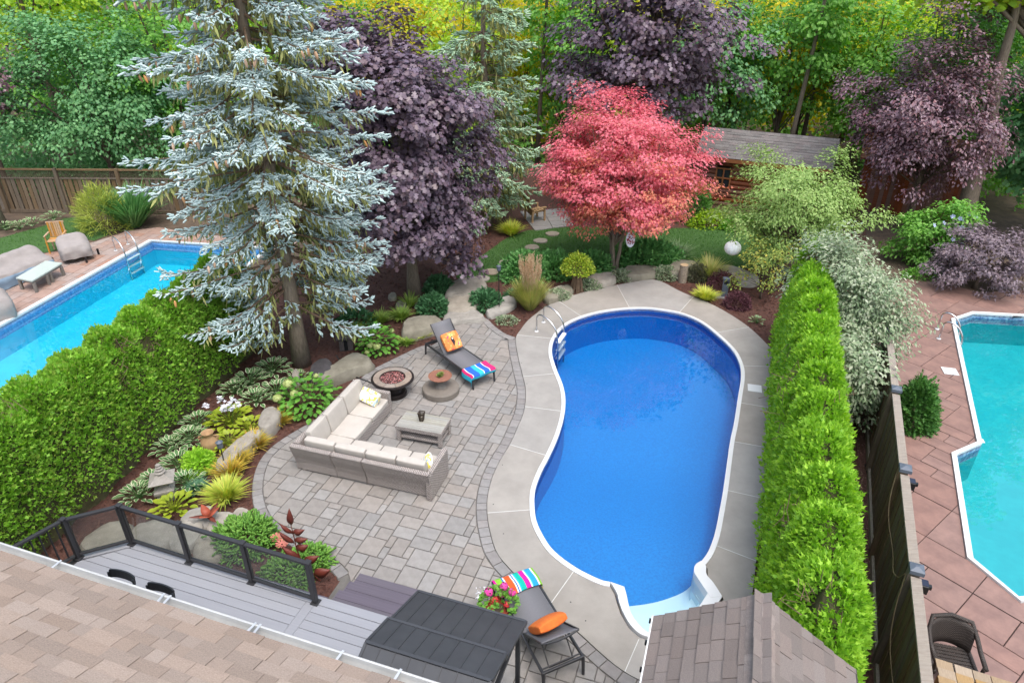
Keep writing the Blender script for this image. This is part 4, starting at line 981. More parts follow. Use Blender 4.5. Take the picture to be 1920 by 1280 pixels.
# --- planter bowl on a drum
dp = P(827, 735, .042); dz = PY(828, 703, dp.y + .02).z - .042; dr = thing('pedestal_planter', 'rust dish planter of succulents on a broad grey drum base', 'planter', dp)
M_drum = mat('taupe_concrete', (.20, .175, .15), .6, (.15, .13, .11), 5)
smooth_by_angle(MB().lathe([(.40, 0), (.415, .02), (.415, .13), (.40, .15), (.33, .155), (.1, .175)], 56).build('drum_base', M_drum, dr)); smooth_by_angle(MB().lathe([(.14, .165), (.085, .22), (.06, dz - .12), (.10, dz - .05)], 32).build('stem', M_drum, dr))
M_rust = mat('rusty_steel', (.30, .13, .075), .7, (.20, .085, .05), 14)
smooth_by_angle(MB().lathe([(.08, dz - .07), (.2, dz - .045), (.265, dz), (.255, dz + .004), (.24, dz - .012)], 40).build('dish', M_rust, dr)); MB().lathe([(.245, dz - .03), (.245, dz - .012), (.0, dz - .006)], 30).build('soil', mat('red_grit', (.30, .13, .09), .95, (.2, .09, .06), 60, bump=.8), dr)
M_succ = leafmat('succulent', [(.16, .22, .06), (.28, .30, .06), (.10, .18, .06), (.35, .38, .10)], .1)
m = MB()
for (sx, sy, sz, hh) in ((-.01, -.03, .09, 0), (.03, .03, .07, .05), (-.02, .05, .05, .03)):
    for k in range(26):
        a = k * 2.4; el = .25 + .045 * k; L = sz * (1.15 - .02 * k); b = Vector((sx, sy, dz + hh * .4)); d = Vector((math.cos(a) * math.cos(el), math.sin(a) * math.cos(el), math.sin(el))); s_ = Vector((-math.sin(a), math.cos(a), 0)) * L * .3
        m.add([b, b + d * L * .55 + s_, b + d * L + Vector((0, 0, .006)), b + d * L * .55 - s_, b + d * L * .5 - Vector((0, 0, L * .12))], [(0, 1, 4), (1, 2, 4), (2, 3, 4), (3, 0, 4), (0, 3, 2, 1)], 0, rnd.random() * .98 + .01)
m.build('succulents', M_succ, dr)
# --- sun loungers
def lounger(label, head_l, foot_l, foot_r, length, width, ang, z0, raise_=48):
    ax = (head_l - foot_l); ax.z = 0; yaw = math.atan2(ax.y, ax.x) - math.pi / 2
    mid = (foot_l + foot_r) / 2; t = thing('sun_lounger', label, 'sun lounger', (mid.x, mid.y, z0), yaw, 'dark sling sun loungers')
    Wd, L, zr = width / 2, length, .31
    for sx in (-1, 1):
        m = MB(); m.bar((sx * Wd, .0, zr), (sx * Wd, L, zr), .035, .05); bev(m.build('side_rail', M_frame, t), .008)
        for y, o in ((.03, -.05), (L - .03, .05)): 
            q = MB().tube([(sx * Wd, y, zr + .01), (sx * Wd, y + o * .35, zr - .04), (sx * Wd, y + o, .0)], [.026, .026, .022], 8).build('leg', M_frame, t)
    for y in (.02, L - .02): bev(MB().bar((-Wd, y, zr), (Wd, y, zr), .035, .045).build('cross_bar', M_frame, t), .008)
    hinge = L * .60; bl = L * .40
    m = MB(); ny = 8
    for i in range(ny):
        y0, y1 = .04 + (hinge - .04) * i / ny, .04 + (hinge - .04) * (i + 1) / ny; s0, s1 = [-.012 * math.sin(math.pi * i_ / ny) for i_ in (i, i + 1)]
        m.add([(-Wd + .02, y0, zr + .03 + s0), (Wd - .02, y0, zr + .03 + s0), (Wd - .02, y1, zr + .03 + s1), (-Wd + .02, y1, zr + .03 + s1)], [(0, 1, 2, 3)])
    o = weld(m.build('seat_sling', M_sling, t, smooth=True)); sd = o.modifiers.new('solidify', 'SOLIDIFY'); sd.thickness = .008; sd.offset = -1
    ra_ = R(raise_); d = Vector((0, math.cos(ra_), math.sin(ra_))); nn = Vector((0, -math.sin(ra_), math.cos(ra_))); h0 = Vector((0, hinge, zr + .03)); m = MB()
    for i in range(ny):
        q = []
        for i_ in (i, i + 1):
            p = h0 + d * bl * i_ / ny - nn * .02 * math.sin(math.pi * i_ / ny)
            q.append(p)
        m.add([q[0] + Vector((-Wd + .03, 0, 0)), q[0] + Vector((Wd - .03, 0, 0)), q[1] + Vector((Wd - .03, 0, 0)), q[1] + Vector((-Wd + .03, 0, 0))], [(0, 1, 2, 3)])
    o = weld(m.build('back_sling', M_sling, t, smooth=True)); sd = o.modifiers.new('solidify', 'SOLIDIFY'); sd.thickness = .008; sd.offset = -1
    m = MB()
    for sx in (-1, 1): m.tube([h0 + Vector((sx * (Wd - .025), 0, -.01)), h0 + d * bl + Vector((sx * (Wd - .025), 0, -.01))], .014, 6)
    m.tube([h0 + d * bl + Vector((x, 0, -.008 - .0 * x)) + nn * (-.04 * (1 - (x / Wd) ** 2)) for x in np.linspace(-Wd + .02, Wd - .02, 9)], .014, 6)
    m.build('back_frame', M_frame, t)
    st = h0 + d * bl * .55 - nn * .02; m = MB(); yb = min(L - .08, hinge + bl * .95)
    for sx in (-1, 1): m.tube([st + Vector((sx * Wd * .6, 0, 0)), (sx * Wd * .6, yb, zr - .02)], .01, 6)
    m.tube([(-Wd * .6, yb, zr - .02), (Wd * .6, yb, zr - .02)], .01, 6); m.tube([(-Wd, yb, zr - .0), (Wd, yb, zr - .0)], .012, 6); m.build('support_bracket', M_frame, t)
    return t, h0, d, nn, ra_, Wd, zr, hinge
def towel(name, label, parent_t, Wd, zr, y0, y1, cols, dropx, dropy, cat='towel'):
    """striped cloth over the foot end; stripes are strips of cloth colour"""
    M4 = Matrix.Translation(parent_t.location) @ Matrix.Rotation(parent_t.rotation_euler.z, 4, 'Z')
    mats = []; idx = []
    for c in cols: mats.append(mat('towel_%02d%02d%02d' % tuple(int(v * 99) for v in c[1]), c[1], .95, tuple(v * .88 for v in c[1]), 30, bump=.3, bscale=200))
    tot = sum(c[0] for c in cols); nx = 40; ny = 16; m = MB(); W2 = Wd + .02
    def pt(u, v):
        # u across, from left drop to right edge ; v from foot drop to inner edge
        x = -W2 - dropx + u * (2 * W2 + dropx); y = y0 - dropy + v * (y1 - y0 + dropy); z = zr + .045 + .004 * math.sin(9 * u + 5 * v)
        xx, yy = x, y
        if x < -W2: xx = -W2 - .012 - .12 * (-W2 - x); z -= (-W2 - x) * .97
        if y < y0: yy = y0 - .014 - .1 * (y0 - y); z -= (y0 - y) * .97
        return M4 @ Vector((xx + .008 * math.sin(7 * v), yy + .006 * math.sin(11 * u), z))
    bounds = []; s_ = 0
    for c in cols: s_ += c[0] / tot; bounds.append(s_)
    vs_ = [pt(i / nx, j / ny) for j in range(ny + 1) for i in range(nx + 1)]; fs = []; mi = []
    for j in range(ny):
        for i in range(nx):
            fs.append((j * (nx + 1) + i, j * (nx + 1) + i + 1, (j + 1) * (nx + 1) + i + 1, (j + 1) * (nx + 1) + i)); u = (i + .5) / nx; q = next(k for k, b in enumerate(bounds) if u <= b + 1e-6); 
            mi.append(q if j > 1 else len(cols))
    m.add(vs_, fs); m.m = mi; mats.append(MATS.get('towel_hem') or mat('towel_hem', (.02, .35, .48), .95, (.01, .22, .34), 60))
    o = m.build(name, mats, None, smooth=True); sd = o.modifiers.new('solidify', 'SOLIDIFY'); sd.thickness = .012; sd.offset = 1
    return tag(o, label, cat)
PINK, BLUE, CYAN, ORG, GRN, TEAL, MAG, YEL, WHT, SKY = (.75, .02, .16), (.02, .12, .55), (.03, .45, .62), (.80, .10, .02), (.22, .50, .04), (.0, .42, .33), (.70, .01, .30), (.85, .52, .02), (.8, .8, .8), (.02, .30, .62)
hl, fl_, fr_ = P(799, 663, .042), P(889, 730, .042), P(924, 713, .042)
t1, h0, d, nn, ra_, Wd, zr, hg = lounger('dark sling sun lounger by the fire table with toucan pillow', hl, fl_, fr_, 2.0, .60, 0, .042)
towel('beach_towel', 'pink and blue striped towel over the foot of the far lounger', t1, Wd, zr, .0, .36, [(.9, CYAN), (.5, PINK), (.1, WHT), (1.1, BLUE), (.12, WHT), (.9, CYAN), (.12, WHT), (1.0, BLUE), (.1, WHT), (1.1, PINK)], .16, .10)
L4 = Matrix.Translation(t1.location) @ Matrix.Rotation(t1.rotation_euler.z, 4, 'Z')
M_orp = printmat('tropical_print', [(0, (.62, .06, .10)), (.33, (.72, .20, .05)), (.55, (.78, .34, .10)), (.66, (.75, .60, .30)), (.72, (.70, .12, .22))], 9, None)
pc = h0 + d * .24 + nn * .10
po = pillow('throw_pillow', 'square orange pillow with a dark bird print on the far lounger', L4 @ pc, (.44, .44, .15), M_orp, (ra_, 0, t1.rotation_euler.z))
pr_ = MB()
def blob(pts, z, m): pr_.add([(x, y, z) for x, y in pts], [tuple(range(len(pts)))], m)
blob([(-.03, .05), (.0, .10), (.03, .09), (.05, .03), (.055, -.03), (.03, -.09), (.0, -.13), (-.025, -.14), (-.02, -.07), (-.035, -.01)], .075, 0)
blob([(.0, .075), (.03, .07), (.035, .03), (.015, .015), (-.005, .04)], .0765, 1); blob([(.0, .095), (-.03, .115), (-.07, .09), (-.075, .065), (-.03, .078)], .0765, 2)
blob([(-.12, .10), (-.07, .14), (-.05, .10), (-.09, .05)], .070, 3); blob([(-.15, -.02), (-.09, .02), (-.06, -.03), (-.11, -.07)], .069, 4); blob([(.09, -.1), (.15, -.06), (.14, -.13), (.1, -.15)], .066, 3); blob([(-.02, .15), (.03, .17), (.05, .13), (.0, .12)], .070, 4)
pm = [mat('print_black', (.03, .02, .03), .9), mat('print_white', (.7, .65, .5), .9), mat('print_yellow', (.8, .5, .05), .9), mat('print_pink', (.7, .08, .2), .9), mat('print_green', (.3, .42, .12), .9)]
pp = pr_.build('bird_print', pm, po); pp.location = (0, 0, 0)
hA_ = P(1024, 1262, .35); fA_ = P(932, 1098, .35); fB_ = P(1000, 1074, .35)
for v in (hA_, fA_, fB_): v.z = .042
axis2 = ((P(1024, 1262, .35) + P(1090, 1235, .35)) / 2 - (P(926, 1094, .35) + P(994, 1068, .35)) / 2); L2 = axis2.length
mid2 = (P(926, 1094, .35) + P(994, 1068, .35)) / 2; side2 = Vector((-axis2.y, axis2.x, 0)).normalized() * .3
t2_, h0, d, nn, ra_, Wd, zr, hg = lounger('dark sling sun lounger near the gazebo with rainbow towel', mid2 + side2 + Vector((axis2.x, axis2.y, 0)), mid2 + side2, mid2 - side2, L2, .60, 0, .042, 38)
towel('beach_towel', 'rainbow striped towel over the foot of the near lounger', t2_, Wd, zr, .0, .34, [(.5, YEL), (.12, WHT), (.6, GRN), (.15, WHT), (.6, SKY), (.25, CYAN), (.12, WHT), (.6, MAG), (.12, WHT), (.6, TEAL), (.2, CYAN), (.1, WHT), (.25, BLUE), (.1, WHT), (.9, ORG), (.1, WHT), (.25, BLUE), (.8, GRN), (.3, MAG)], .12, .10)
L4 = Matrix.Translation(t2_.location) @ Matrix.Rotation(t2_.rotation_euler.z, 4, 'Z')
pillow('throw_pillow', 'plain orange pillow leaning on the near lounger backrest', L4 @ (h0 + d * .30 + nn * .10), (.46, .40, .17), mat('orange_fabric', (.72, .19, .03), .85, (.62, .12, .02), 8), (ra_ + R(8), 0, t2_.rotation_euler.z + R(8)))
# --- grill gazebo
gA = Vector((-1.117, 5.686, 0)); gx = gA.dot(HX); gn = gA.dot(HN)
gz = thing('grill_gazebo', 'black metal grill gazebo with two tier ribbed roof beside the deck', 'gazebo', (gA.x, gA.y, .042), HA)
M_gm = mat('black_roof_metal', (.060, .063, .070), .42, (.045, .047, .053), 4, bump=.06, bscale=5, metal=.2); GW = 1.35
prof = [(0, 1.90), (-.75, 2.22), (-1.15, 2.37), (-1.55, 2.22), (-2.3, 1.90)]
def rpanel(y0, z0, y1, z1, name, lift=0., ex=0.):
    m = MB(); nb = 8
    for k in range(nb):
        x0, x1 = -ex + (GW + 2 * ex) * k / nb, -ex + (GW + 2 * ex) * (k + 1) / nb
        m.add([(x0 + .004, y0, z0 + lift), (x1 - .004, y0, z0 + lift), (x1 - .004, y1, z1 + lift), (x0 + .004, y1, z1 + lift)], [(0, 1, 2, 3)])
        for x in (x0 + .004, x1 - .004): pass
        m.bar((x1, y0, z0 + lift + .002), (x1, y1, z1 + lift + .002), .010, .014)
    m.add([(-ex, y0, z0 + lift - .012), (GW + ex, y0, z0 + lift - .012), (GW + ex, y1, z1 + lift - .012), (-ex, y1, z1 + lift - .012)], [(3, 2, 1, 0)])
    for x in (-ex, GW + ex): m.bar((x, y0, z0 + lift - .01), (x, y1, z1 + lift - .01), .03, .04)
    m.bar((-ex, y0, z0 + lift - .01), (GW + ex, y0, z0 + lift - .01), .03, .045); m.bar((-ex, y1, z1 + lift - .005), (GW + ex, y1, z1 + lift - .005), .035, .03)
    return m.build(name, M_gm, gz)
rpanel(0, 1.90, -.75, 2.22, 'roof_panel'); rpanel(-.70, 2.225, -1.15, 2.40, 'upper_roof_panel', .02); rpanel(-1.15, 2.40, -1.60, 2.225, 'upper_roof_panel', .019); rpanel(-1.55, 2.22, -2.3, 1.9, 'roof_panel', -.001)
for x in (.06, GW - .06):
    for y in (-.12, -2.1): bev(MB().box((x, y, .96), (.05, .05, 1.92)).build('post', M_frame, gz), .004)
    bev(MB().box((x, -1.11, 1.88), (.045, 2.0, .05)).build('side_beam', M_frame, gz), .004)
    MB().box((x + (.0 if x < .5 else .02), -1.1, .88), (.34, 1.5, .03)).build('side_shelf', mat('pale_glass_shelf', (.45, .50, .52), .12, spec=.7), gz)
    for y in (-.38, -1.82): MB().box((x, y, .80), (.30, .03, .03)).build('shelf_bracket', M_frame, gz)
    MB().box((x, -1.11, .5), (.03, 1.98, .03)).build('lower_rail', M_frame, gz)
for y in (-.12, -2.1): bev(MB().box((GW / 2, y, 1.88), (GW - .14, .045, .05)).build('cross_beam', M_frame, gz), .004)
# --- ladders
M_ss = mat('stainless_steel', (.62, .63, .65), .18, (.58, .59, .61), 5, metal=1.)
def ladder(label, f1, f2, dirv, z0, zw, steps_in=3, reach=.55):
    """f1,f2: feet on the deck; dirv: into the water"""
    d = dirv.normalized(); t = thing('pool_ladder', label, 'ladder', ((f1.x + f2.x) / 2, (f1.y + f2.y) / 2, z0), 0); up = Vector((0, 0, 1)); M_tr = M_white
    for f in (f1, f2):
        f = Vector((f.x, f.y, z0)); pts = [f, f + up * .38]
        for k in range(1, 9): a = math.pi / 2 * k / 8; pts.append(f + up * .38 + d * (.14 * (1 - math.cos(a))) + up * (.14 * math.sin(a)))
        for k in range(1, 9): a = math.pi / 2 * k / 8; pts.append(f + d * (.14 + (reach - .14) * math.sin(a)) + up * (.52 - (.5) * (1 - math.cos(a))))
        pts += [f + d * (reach + .03) + up * -.4, f + d * (reach + .02) + up * -.95]
        m = MB(); m.tube(pts, .021, 10); m.build('rail', M_ss, t, smooth=True, world=True)
        m = MB(); m.lathe([(.055, 0), (.055, .012), (.03, .022)], 14, tuple(f)); m.build('escutcheon', M_white, t, world=True)
    c = (f1 + f2) / 2; sd = (f2 - f1); sd.z = 0; w = sd.length; a = math.atan2(sd.y, sd.x)
    for k in range(steps_in):
        z = zw + .02 - .24 * k; p = c + d * (reach + .02); m = MB(); m.box((p.x, p.y, z), (w, .11, .035), a); m.build('tread', M_tr, t, world=True)
pn = lambda a: Vector((a.x, a.y, 0))
ladder('steel pool ladder with white treads at the kidney shaped pool', P(1006, 621, ZD), P(1019, 604, ZD), P(1050, 628, 0) - P(1013, 613, 0), ZD, -.05, 3, .70)
ladder('steel grab rail ladder at the turquoise right pool', P(1757, 617, .05), P(1760, 635, .05), P(1802, 640, .05) - P(1758, 626, .05), .05, -.12, 2, .52)
ladder('steel pool ladder with white treads at the sky blue left pool', P(217, 470, .05), P(240, 458, .05), P(262, 495, 0) - P(217, 470, 0), .05, -.12, 3, .75)
# --- garden ornaments
M_cst = mat('cast_stone', (.33, .31, .28), .9, (.24, .22, .20), 12, bump=.4, bscale=60)
pg = P(314, 930, .02); PGS = .98; lan = thing('stone_pagoda', 'weathered stone pagoda lantern among hostas by the left hedge', 'statue', (pg.x, pg.y, .01), R(20))
q4 = lambda prof, nm, n=4: smooth_by_angle(MB().lathe([(r_ * PGS, z * PGS) for r_, z in prof], n, sq=True).build(nm, M_cst, lan), 30)
q4([(.21, 0), (.21, .10), (.17, .12), (.17, .16)], 'plinth'); q4([(.22, .16), (.24, .19), (.24, .24), (.15, .27), (.14, .30)], 'lower_tier'); q4([(.12, .29), (.12, .40)], 'light_box'); q4([(.26, .415), (.30, .45), (.27, .46), (.13, .54), (.09, .58)], 'roof')
q4([(.09, .57), (.10, .60), (.06, .62), (.075, .65), (.045, .67), (.055, .70), (.03, .72), (.045, .75), (.0, .79)], 'finial', 14)
ur = P(398, 846, .02); urn = thing('clay_urn', 'tan clay urn with small handles beside yellow hostas', 'urn', (ur.x, ur.y, .01), R(10)); M_clay = mat('tan_clay', (.37, .235, .12), .8, (.28, .17, .085), 7, bump=.2)
smooth_by_angle(MB().lathe([(.085, 0), (.15, .1), (.175, .22), (.16, .31), (.10, .37), (.085, .41), (.115, .47), (.12, .48), (.095, .475), (.075, .42), (.0, .40)], 32).build('body', M_clay, urn), 60)
for s_ in (-1, 1): MB().tube([(s_ * .15, 0, .33), (s_ * .19, 0, .35), (s_ * .18, 0, .39), (s_ * .10, 0, .40)], .016, 8).build('handle', M_clay, urn)
# rusty plant sculpture by the deck
sc = P(600, 1090, .02); rs = thing('leaf_sculpture', 'rust red metal plant sculpture of big leaves beside the deck railing', 'sculpture', (sc.x, sc.y, .01)); M_rl = mat('rust_red_metal', (.16, .032, .02), .55, (.11, .022, .014), 9)
def metal_leaf(base, tip, wid, curl=.04):
    b, t = Vector(base), Vector(tip); ax = (t - b); L = ax.length; ax.normalize(); s_ = ax.cross(Vector((0.2, -1, .4))).normalized(); nr = s_.cross(ax); m = MB(); vs_ = []
    for k in range(9):
        u = k / 8; w_ = wid * math.sin(math.pi * u ** .8) ** .9; c = b + ax * L * u + nr * curl * math.sin(math.pi * u); vs_ += [c - s_ * w_ - nr * .01, c + nr * .012, c + s_ * w_ - nr * .01]
    m.add(vs_, [(k * 3 + j, k * 3 + j + 1, k * 3 + j + 4, k * 3 + j + 3) for k in range(8) for j in (0, 1)]); o = m.build('leaf', M_rl, rs, smooth=True); sd = o.modifiers.new('solidify', 'SOLIDIFY'); sd.thickness = .006
def loc_px(px, py, Y): return PY(px, py, Y) - rs.location
Ys = sc.y
st_ = [(597, 1085, 0), (560, 1050, .02), (553, 1025, .02), (550, 1000, 0), (545, 983, 0)]; stem = [loc_px(x, y, Ys + o) for x, y, o in [(600, 1088, 0), (565, 1052, .0), (556, 1028, 0), (551, 1005, 0), (545, 982, 0)]]
MB().tube(stem, [.014, .012, .010, .008, .006], 6).build('stem', M_rl, rs)
for b, t, w_ in (((546, 984), (542, 953), .04), ((549, 1000), (524, 981), .03), ((549, 998), (571, 993), .045), ((552, 1018), (522, 996), .035), ((552, 1012), (577, 1010), .045), ((556, 1028), (578, 1022), .06), ((563, 1048), (528, 1024), .05), ((570, 1052), (598, 1042), .06), ((588, 1075), (620, 1068), .07)):
    metal_leaf(loc_px(*b, Ys), loc_px(*t, Ys - .03), w_ * 1.25)
# rusty flower bowl on the rocks
fb = P(391, 968, .25); rf_ = thing('metal_flower', 'rust orange metal flower lying on the flat rocks', 'sculpture', (fb.x, fb.y, .26)); M_ro = mat('rust_orange', (.38, .085, .04), .6, (.26, .05, .025), 9)
for k in range(6):
    a = k * math.pi / 3 + .3; L = .30 if k % 2 else .2; w_ = .07 if k % 2 == 0 else .035; m = MB(); vs_ = []
    for j in range(7): u = j / 6; ww = w_ * math.sin(math.pi * u ** .7) + .004; c = Vector((math.cos(a) * L * u, math.sin(a) * L * u, .14 * u * (1 if k % 2 == 0 else .35))); s_ = Vector((-math.sin(a), math.cos(a), 0)); vs_ += [c - s_ * ww, c + s_ * ww]
    m.add(vs_, [(2 * j, 2 * j + 1, 2 * j + 3, 2 * j + 2) for j in range(6)]); o = m.build('petal', M_ro if k % 2 == 0 else M_rl, rf_, smooth=True); sd = o.modifiers.new('solidify', 'SOLIDIFY'); sd.thickness = .006
for i, (px, py) in enumerate(((519, 1008), (529, 1020))):
    p = P(px, py, .18); t = thing('metal_daisy', ('coral red metal daisy, farther of two beside the deck pine' if i == 0 else 'coral red metal daisy, nearer of two beside the deck pine'), 'sculpture', (p.x, p.y, .02), 0, 'coral metal daisies'); MB().tube([(0, 0, 0), (0, 0, .16)], .006, 6).build('stem', M_rl, t)
    m = MB(); mc = mat('coral_metal', (.50, .16, .12), .6)
    for k in range(10):
        a = k * .628; c, s_ = Vector((math.cos(a), math.sin(a), .25)), Vector((-math.sin(a), math.cos(a), 0)); z = Vector((0, 0, .16)); m.add([z + c * .015 - s_ * .008, z + c * .015 + s_ * .008, z + c * .095 + s_ * .02, z + c * .11, z + c * .095 - s_ * .02], [(0, 1, 2, 3, 4)])
    m.build('petals', mc, t)
# white paper lantern + patterned oval
lp_ = PY(1374, 465, 18.6); wl = thing('paper_lantern', 'round white paper lantern hanging from the berry tree', 'lantern', (lp_.x, lp_.y, lp_.z)); M_pap = mat('white_paper', (.80, .82, .84), .7, (.76, .78, .80), 3)
m = MB(); NL = 16
for k in range(NL):
    a0, a1 = 2 * math.pi * k / NL, 2 * math.pi * (k + 1) / NL
    for j in range(10):
        e0, e1 = -math.pi / 2 + math.pi * j / 10, -math.pi / 2 + math.pi * (j + 1) / 10; f = lambda a, e, r_=.235: (r_ * math.cos(e) * math.cos(a), r_ * math.cos(e) * math.sin(a), .21 * math.sin(e))
        am = (a0 + a1) / 2; m.add([f(a0, e0, .228), f(am, e0, .24), f(am, e1, .24), f(a0, e1, .228)], [(0, 1, 2, 3)]); m.add([f(am, e0, .24), f(a1, e0, .228), f(a1, e1, .228), f(am, e1, .24)], [(0, 1, 2, 3)])
m.build('shade', M_pap, wl, smooth=True); MB().tube([(0, 0, .2), (.02, .05, .75)], .004, 5).build('cord', M_cord, wl); MB().lathe([(.04, .205), (.04, .215)], 12).build('ring', M_dkmetal, wl)
op = PY(1182, 449, 18.7); ov = thing('oval_ornament', 'white oval ornament with red leaf pattern hanging under the red maple', 'ornament', (op.x, op.y, op.z), R(15))
o = MB().lathe([(.0, -.012), (.14, -.012), (.14, .012), (.0, .012)], 28).build('disc', mat('white_enamel', (.75, .76, .82), .4), ov); o.rotation_euler = (R(80), 0, 0); o.scale = (1, 1.65, 1)
m = MB()
for k in range(38):
    a, r_ = rnd.uniform(0, 6.28), .12 * math.sqrt(rnd.random()); x, y = r_ * math.cos(a), r_ * math.sin(a) * 1.6; b = rnd.uniform(0, 6.28); m.add([(x + .03 * math.cos(b + q) * (1 if q % 2 else .5), y + .03 * math.sin(b + q) * (1 if q % 2 else .5), .0145) for q in range(0, 6)], [(0, 1, 2, 3, 4, 5)])
o2 = tag(m.build('leaf_pattern', mat('print_red', (.35, .03, .05), .7), ov), kind='stuff'); o2.rotation_euler = (R(80), 0, 0); MB().tube([(0, 0, .23), (0, .04, .6)], .004, 5).build('cord', M_cord, ov)
# bollard light, birch stump, wooden post, small lights
bo = P(1357, 556, .02); bl_ = thing('bollard_light', 'slate blue square bollard light beside the dark red shrub', 'light', (bo.x, bo.y, .02), R(-12)); bev(MB().box((0, 0, .28), (.17, .14, .56)).build('post', M_capm, bl_), .008); MB().box((0, -.072, .47), (.12, .006, .1)).build('louvre', M_dkmetal, bl_); bev(MB().box((0, 0, .575), (.19, .16, .03)).build('cap', M_capm, bl_), .006); MB().box((0, 0, .0), (.5, .35, .05)).build('base_slab', M_bord, bl_)
bs = P(1279, 528, .02); st = thing('birch_stump', 'pale birch log standing beside the dark round shrub', 'log', (bs.x, bs.y, .01)); M_bir = mat('birch_bark', (.40, .34, .27), .8, (.12, .09, .07), 9, stretch=(3, 3, 14), w=.3)
smooth_by_angle(MB().lathe([(.13, 0), (.125, .3), (.12, .56)], 18).build('bark', M_bir, st), 40); MB().lathe([(.119, .558), (.119, .566)], 18).build('cut_face', mat('cut_wood', (.50, .36, .22), .8, (.38, .26, .15), 20), st)
for i, (px, py, ph, lb) in enumerate(((936, 585, 500, 'thin stake light standing at the left of the tall feather grass'), (424, 880, 830, 'thin black stake light beside the tan clay urn'))):
    p = P(px, py, .02); zt_ = PY(px, ph, p.y).z; t = thing('stake_light', lb, 'light', (p.x, p.y, .01)); MB().tube([(0, 0, 0), (0, 0, zt_ - .1)], .012, 6).build('stake', M_dkmetal, t); m = MB(); m.lathe([(.03, zt_ - .14), (.055, zt_ - .10), (.055, zt_), (.07, zt_ + .01), (.0, zt_ + .05)], 12); m.build('lamp_head', M_capm, t)
# dark rocks / stone fountain column under the spruce
fo = P(650, 652, .02); fc = thing('basalt_fountain', 'dark cut stone column fountain beside the hydrangea', 'fountain', (fo.x, fo.y, .0), R(12)); M_bas = mat('basalt', (.10, .085, .082), .8, (.06, .05, .05), 9, bump=.6)
bev(MB().box((0, 0, .17), (.34, .3, .34)).build('column', M_bas, fc), .03); bev(MB().box((0, 0, .37), (.46, .38, .07)).build('cap_stone', M_bas, fc), .02); MB().box((0, -.155, .17), (.09, .01, .28)).build('water_groove', M_dkmetal, fc)
# flower pot by the near lounger
gp = P(935, 1160, .05); gt = thing('flower_pot', 'terracotta pot of pink geraniums behind the black gazebo', 'flower pot', (gp.x, gp.y, .045)); smooth_by_angle(MB().lathe([(.12, 0), (.17, .24), (.185, .25), (.185, .29), (.16, .29), (.15, .25)], 24).build('pot', mat('red_pot', (.42, .07, .035), .6), gt)); MB().lathe([(.16, .24), (.0, .26)], 16).build('soil', M_soil, gt)
# --- left neighbour's furniture
M_cov = mat('grey_cover', (0.320, 0.288, 0.276), .9, (0.264, 0.236, 0.228), 4, bump=.5, bscale=5); M_covb = mat('cover_bluish_shade', (0.221, 0.306, 0.399), .9, (0.170, 0.246, 0.340), 4, bump=.5, bscale=5)  # second colour: bluish shade of the front face put into the cloth
def cover(name, label, A, B, depth, prof, cat, seed, blue=False):
    """draped cover: a cross-section swept along the front edge A-B, rounded and creased; depth goes away from the pool"""
    r_ = np.random.default_rng(seed); A = P(*A, .045); B = P(*B, .045); ax = (B - A); Lc = ax.length; ax.normalize(); bk_ = Vector((-ax.y, ax.x, 0)); c = (A + B) / 2 + bk_ * depth / 2; t = thing(name, label, cat, (c.x, c.y, .045)); ns = max(8, int(Lc / .12)); pr2 = []
    for i in range(len(prof) - 1):
        for k in range(3): u = k / 3; pr2.append((prof[i][0] + (prof[i + 1][0] - prof[i][0]) * u, prof[i][1] + (prof[i + 1][1] - prof[i][1]) * u))
    pr2.append(prof[-1]); n = len(pr2); m = MB(); vs_ = []
    for i in range(ns + 1):
        u = i / ns; e_ = min(1, min(u, 1 - u) * Lc / .18 + .0); pinch = 1 - .10 * (1 - e_); drop = .80 + .20 * min(1, e_ * 1.2)
        for j, (d_, z) in enumerate(pr2):
            fold = .020 * math.sin(i * 1.9 + j * .7 + seed) * (1.2 - z) + .012 * r_.normal(); p = A + ax * (Lc * u) + bk_ * (depth * (.5 + (d_ - .5) * pinch) + fold) - c; vs_.append((p.x + .012 * r_.normal(), p.y, max(.02, z * drop + .010 * r_.normal())))
    m.add(vs_, [(i * n + j, i * n + j + 1, (i + 1) * n + j + 1, (i + 1) * n + j) for i in range(ns) for j in range(n - 1)] + [tuple(range(n))[::-1], tuple(range(ns * n, ns * n + n))]); m.m = [1 if blue and (k % (n - 1)) < 4 else 0 for k in range(ns * (n - 1))] + [1 if blue else 0, 1 if blue else 0]
    o = m.build('cover', [M_cov, M_covb], t, smooth=True); sub(o, 1); return t
SEC = [(0, .02), (-.01, .30), (.08, .44), (.42, .52), (.66, .74), (.86, .76), (.97, .60), (1.0, .02)]
cover('covered_sofa', 'long outdoor sofa under a grey cover tinted bluish in front by the left pool', (-70, 577), (112, 503), .95, SEC, 'sofa', 3, True)
cc = cover('covered_chair', 'grey covered armchair beside the left pool ladder', (120, 499), (181, 486), .9, [(0, .16), (-.01, .40), (.10, .56), (.45, .62), (.7, .78), (.88, .78), (.98, .6), (1, .16)], 'chair', 5)
for x, y in ((-.55, -.40), (.50, -.36), (.50, .36), (-.50, .36)): MB().box((x, y, .10), (.05, .05, .20)).build('leg', M_dkmetal, cc)
cover('covered_chair', 'grey covered armchair at the left photo edge by the pool', (-50, 620), (40, 594), .9, [(0, .02), (-.01, .36), (.12, .58), (.45, .66), (.7, .76), (.9, .72), (1, .5), (1.02, .02)], 'chair', 8)
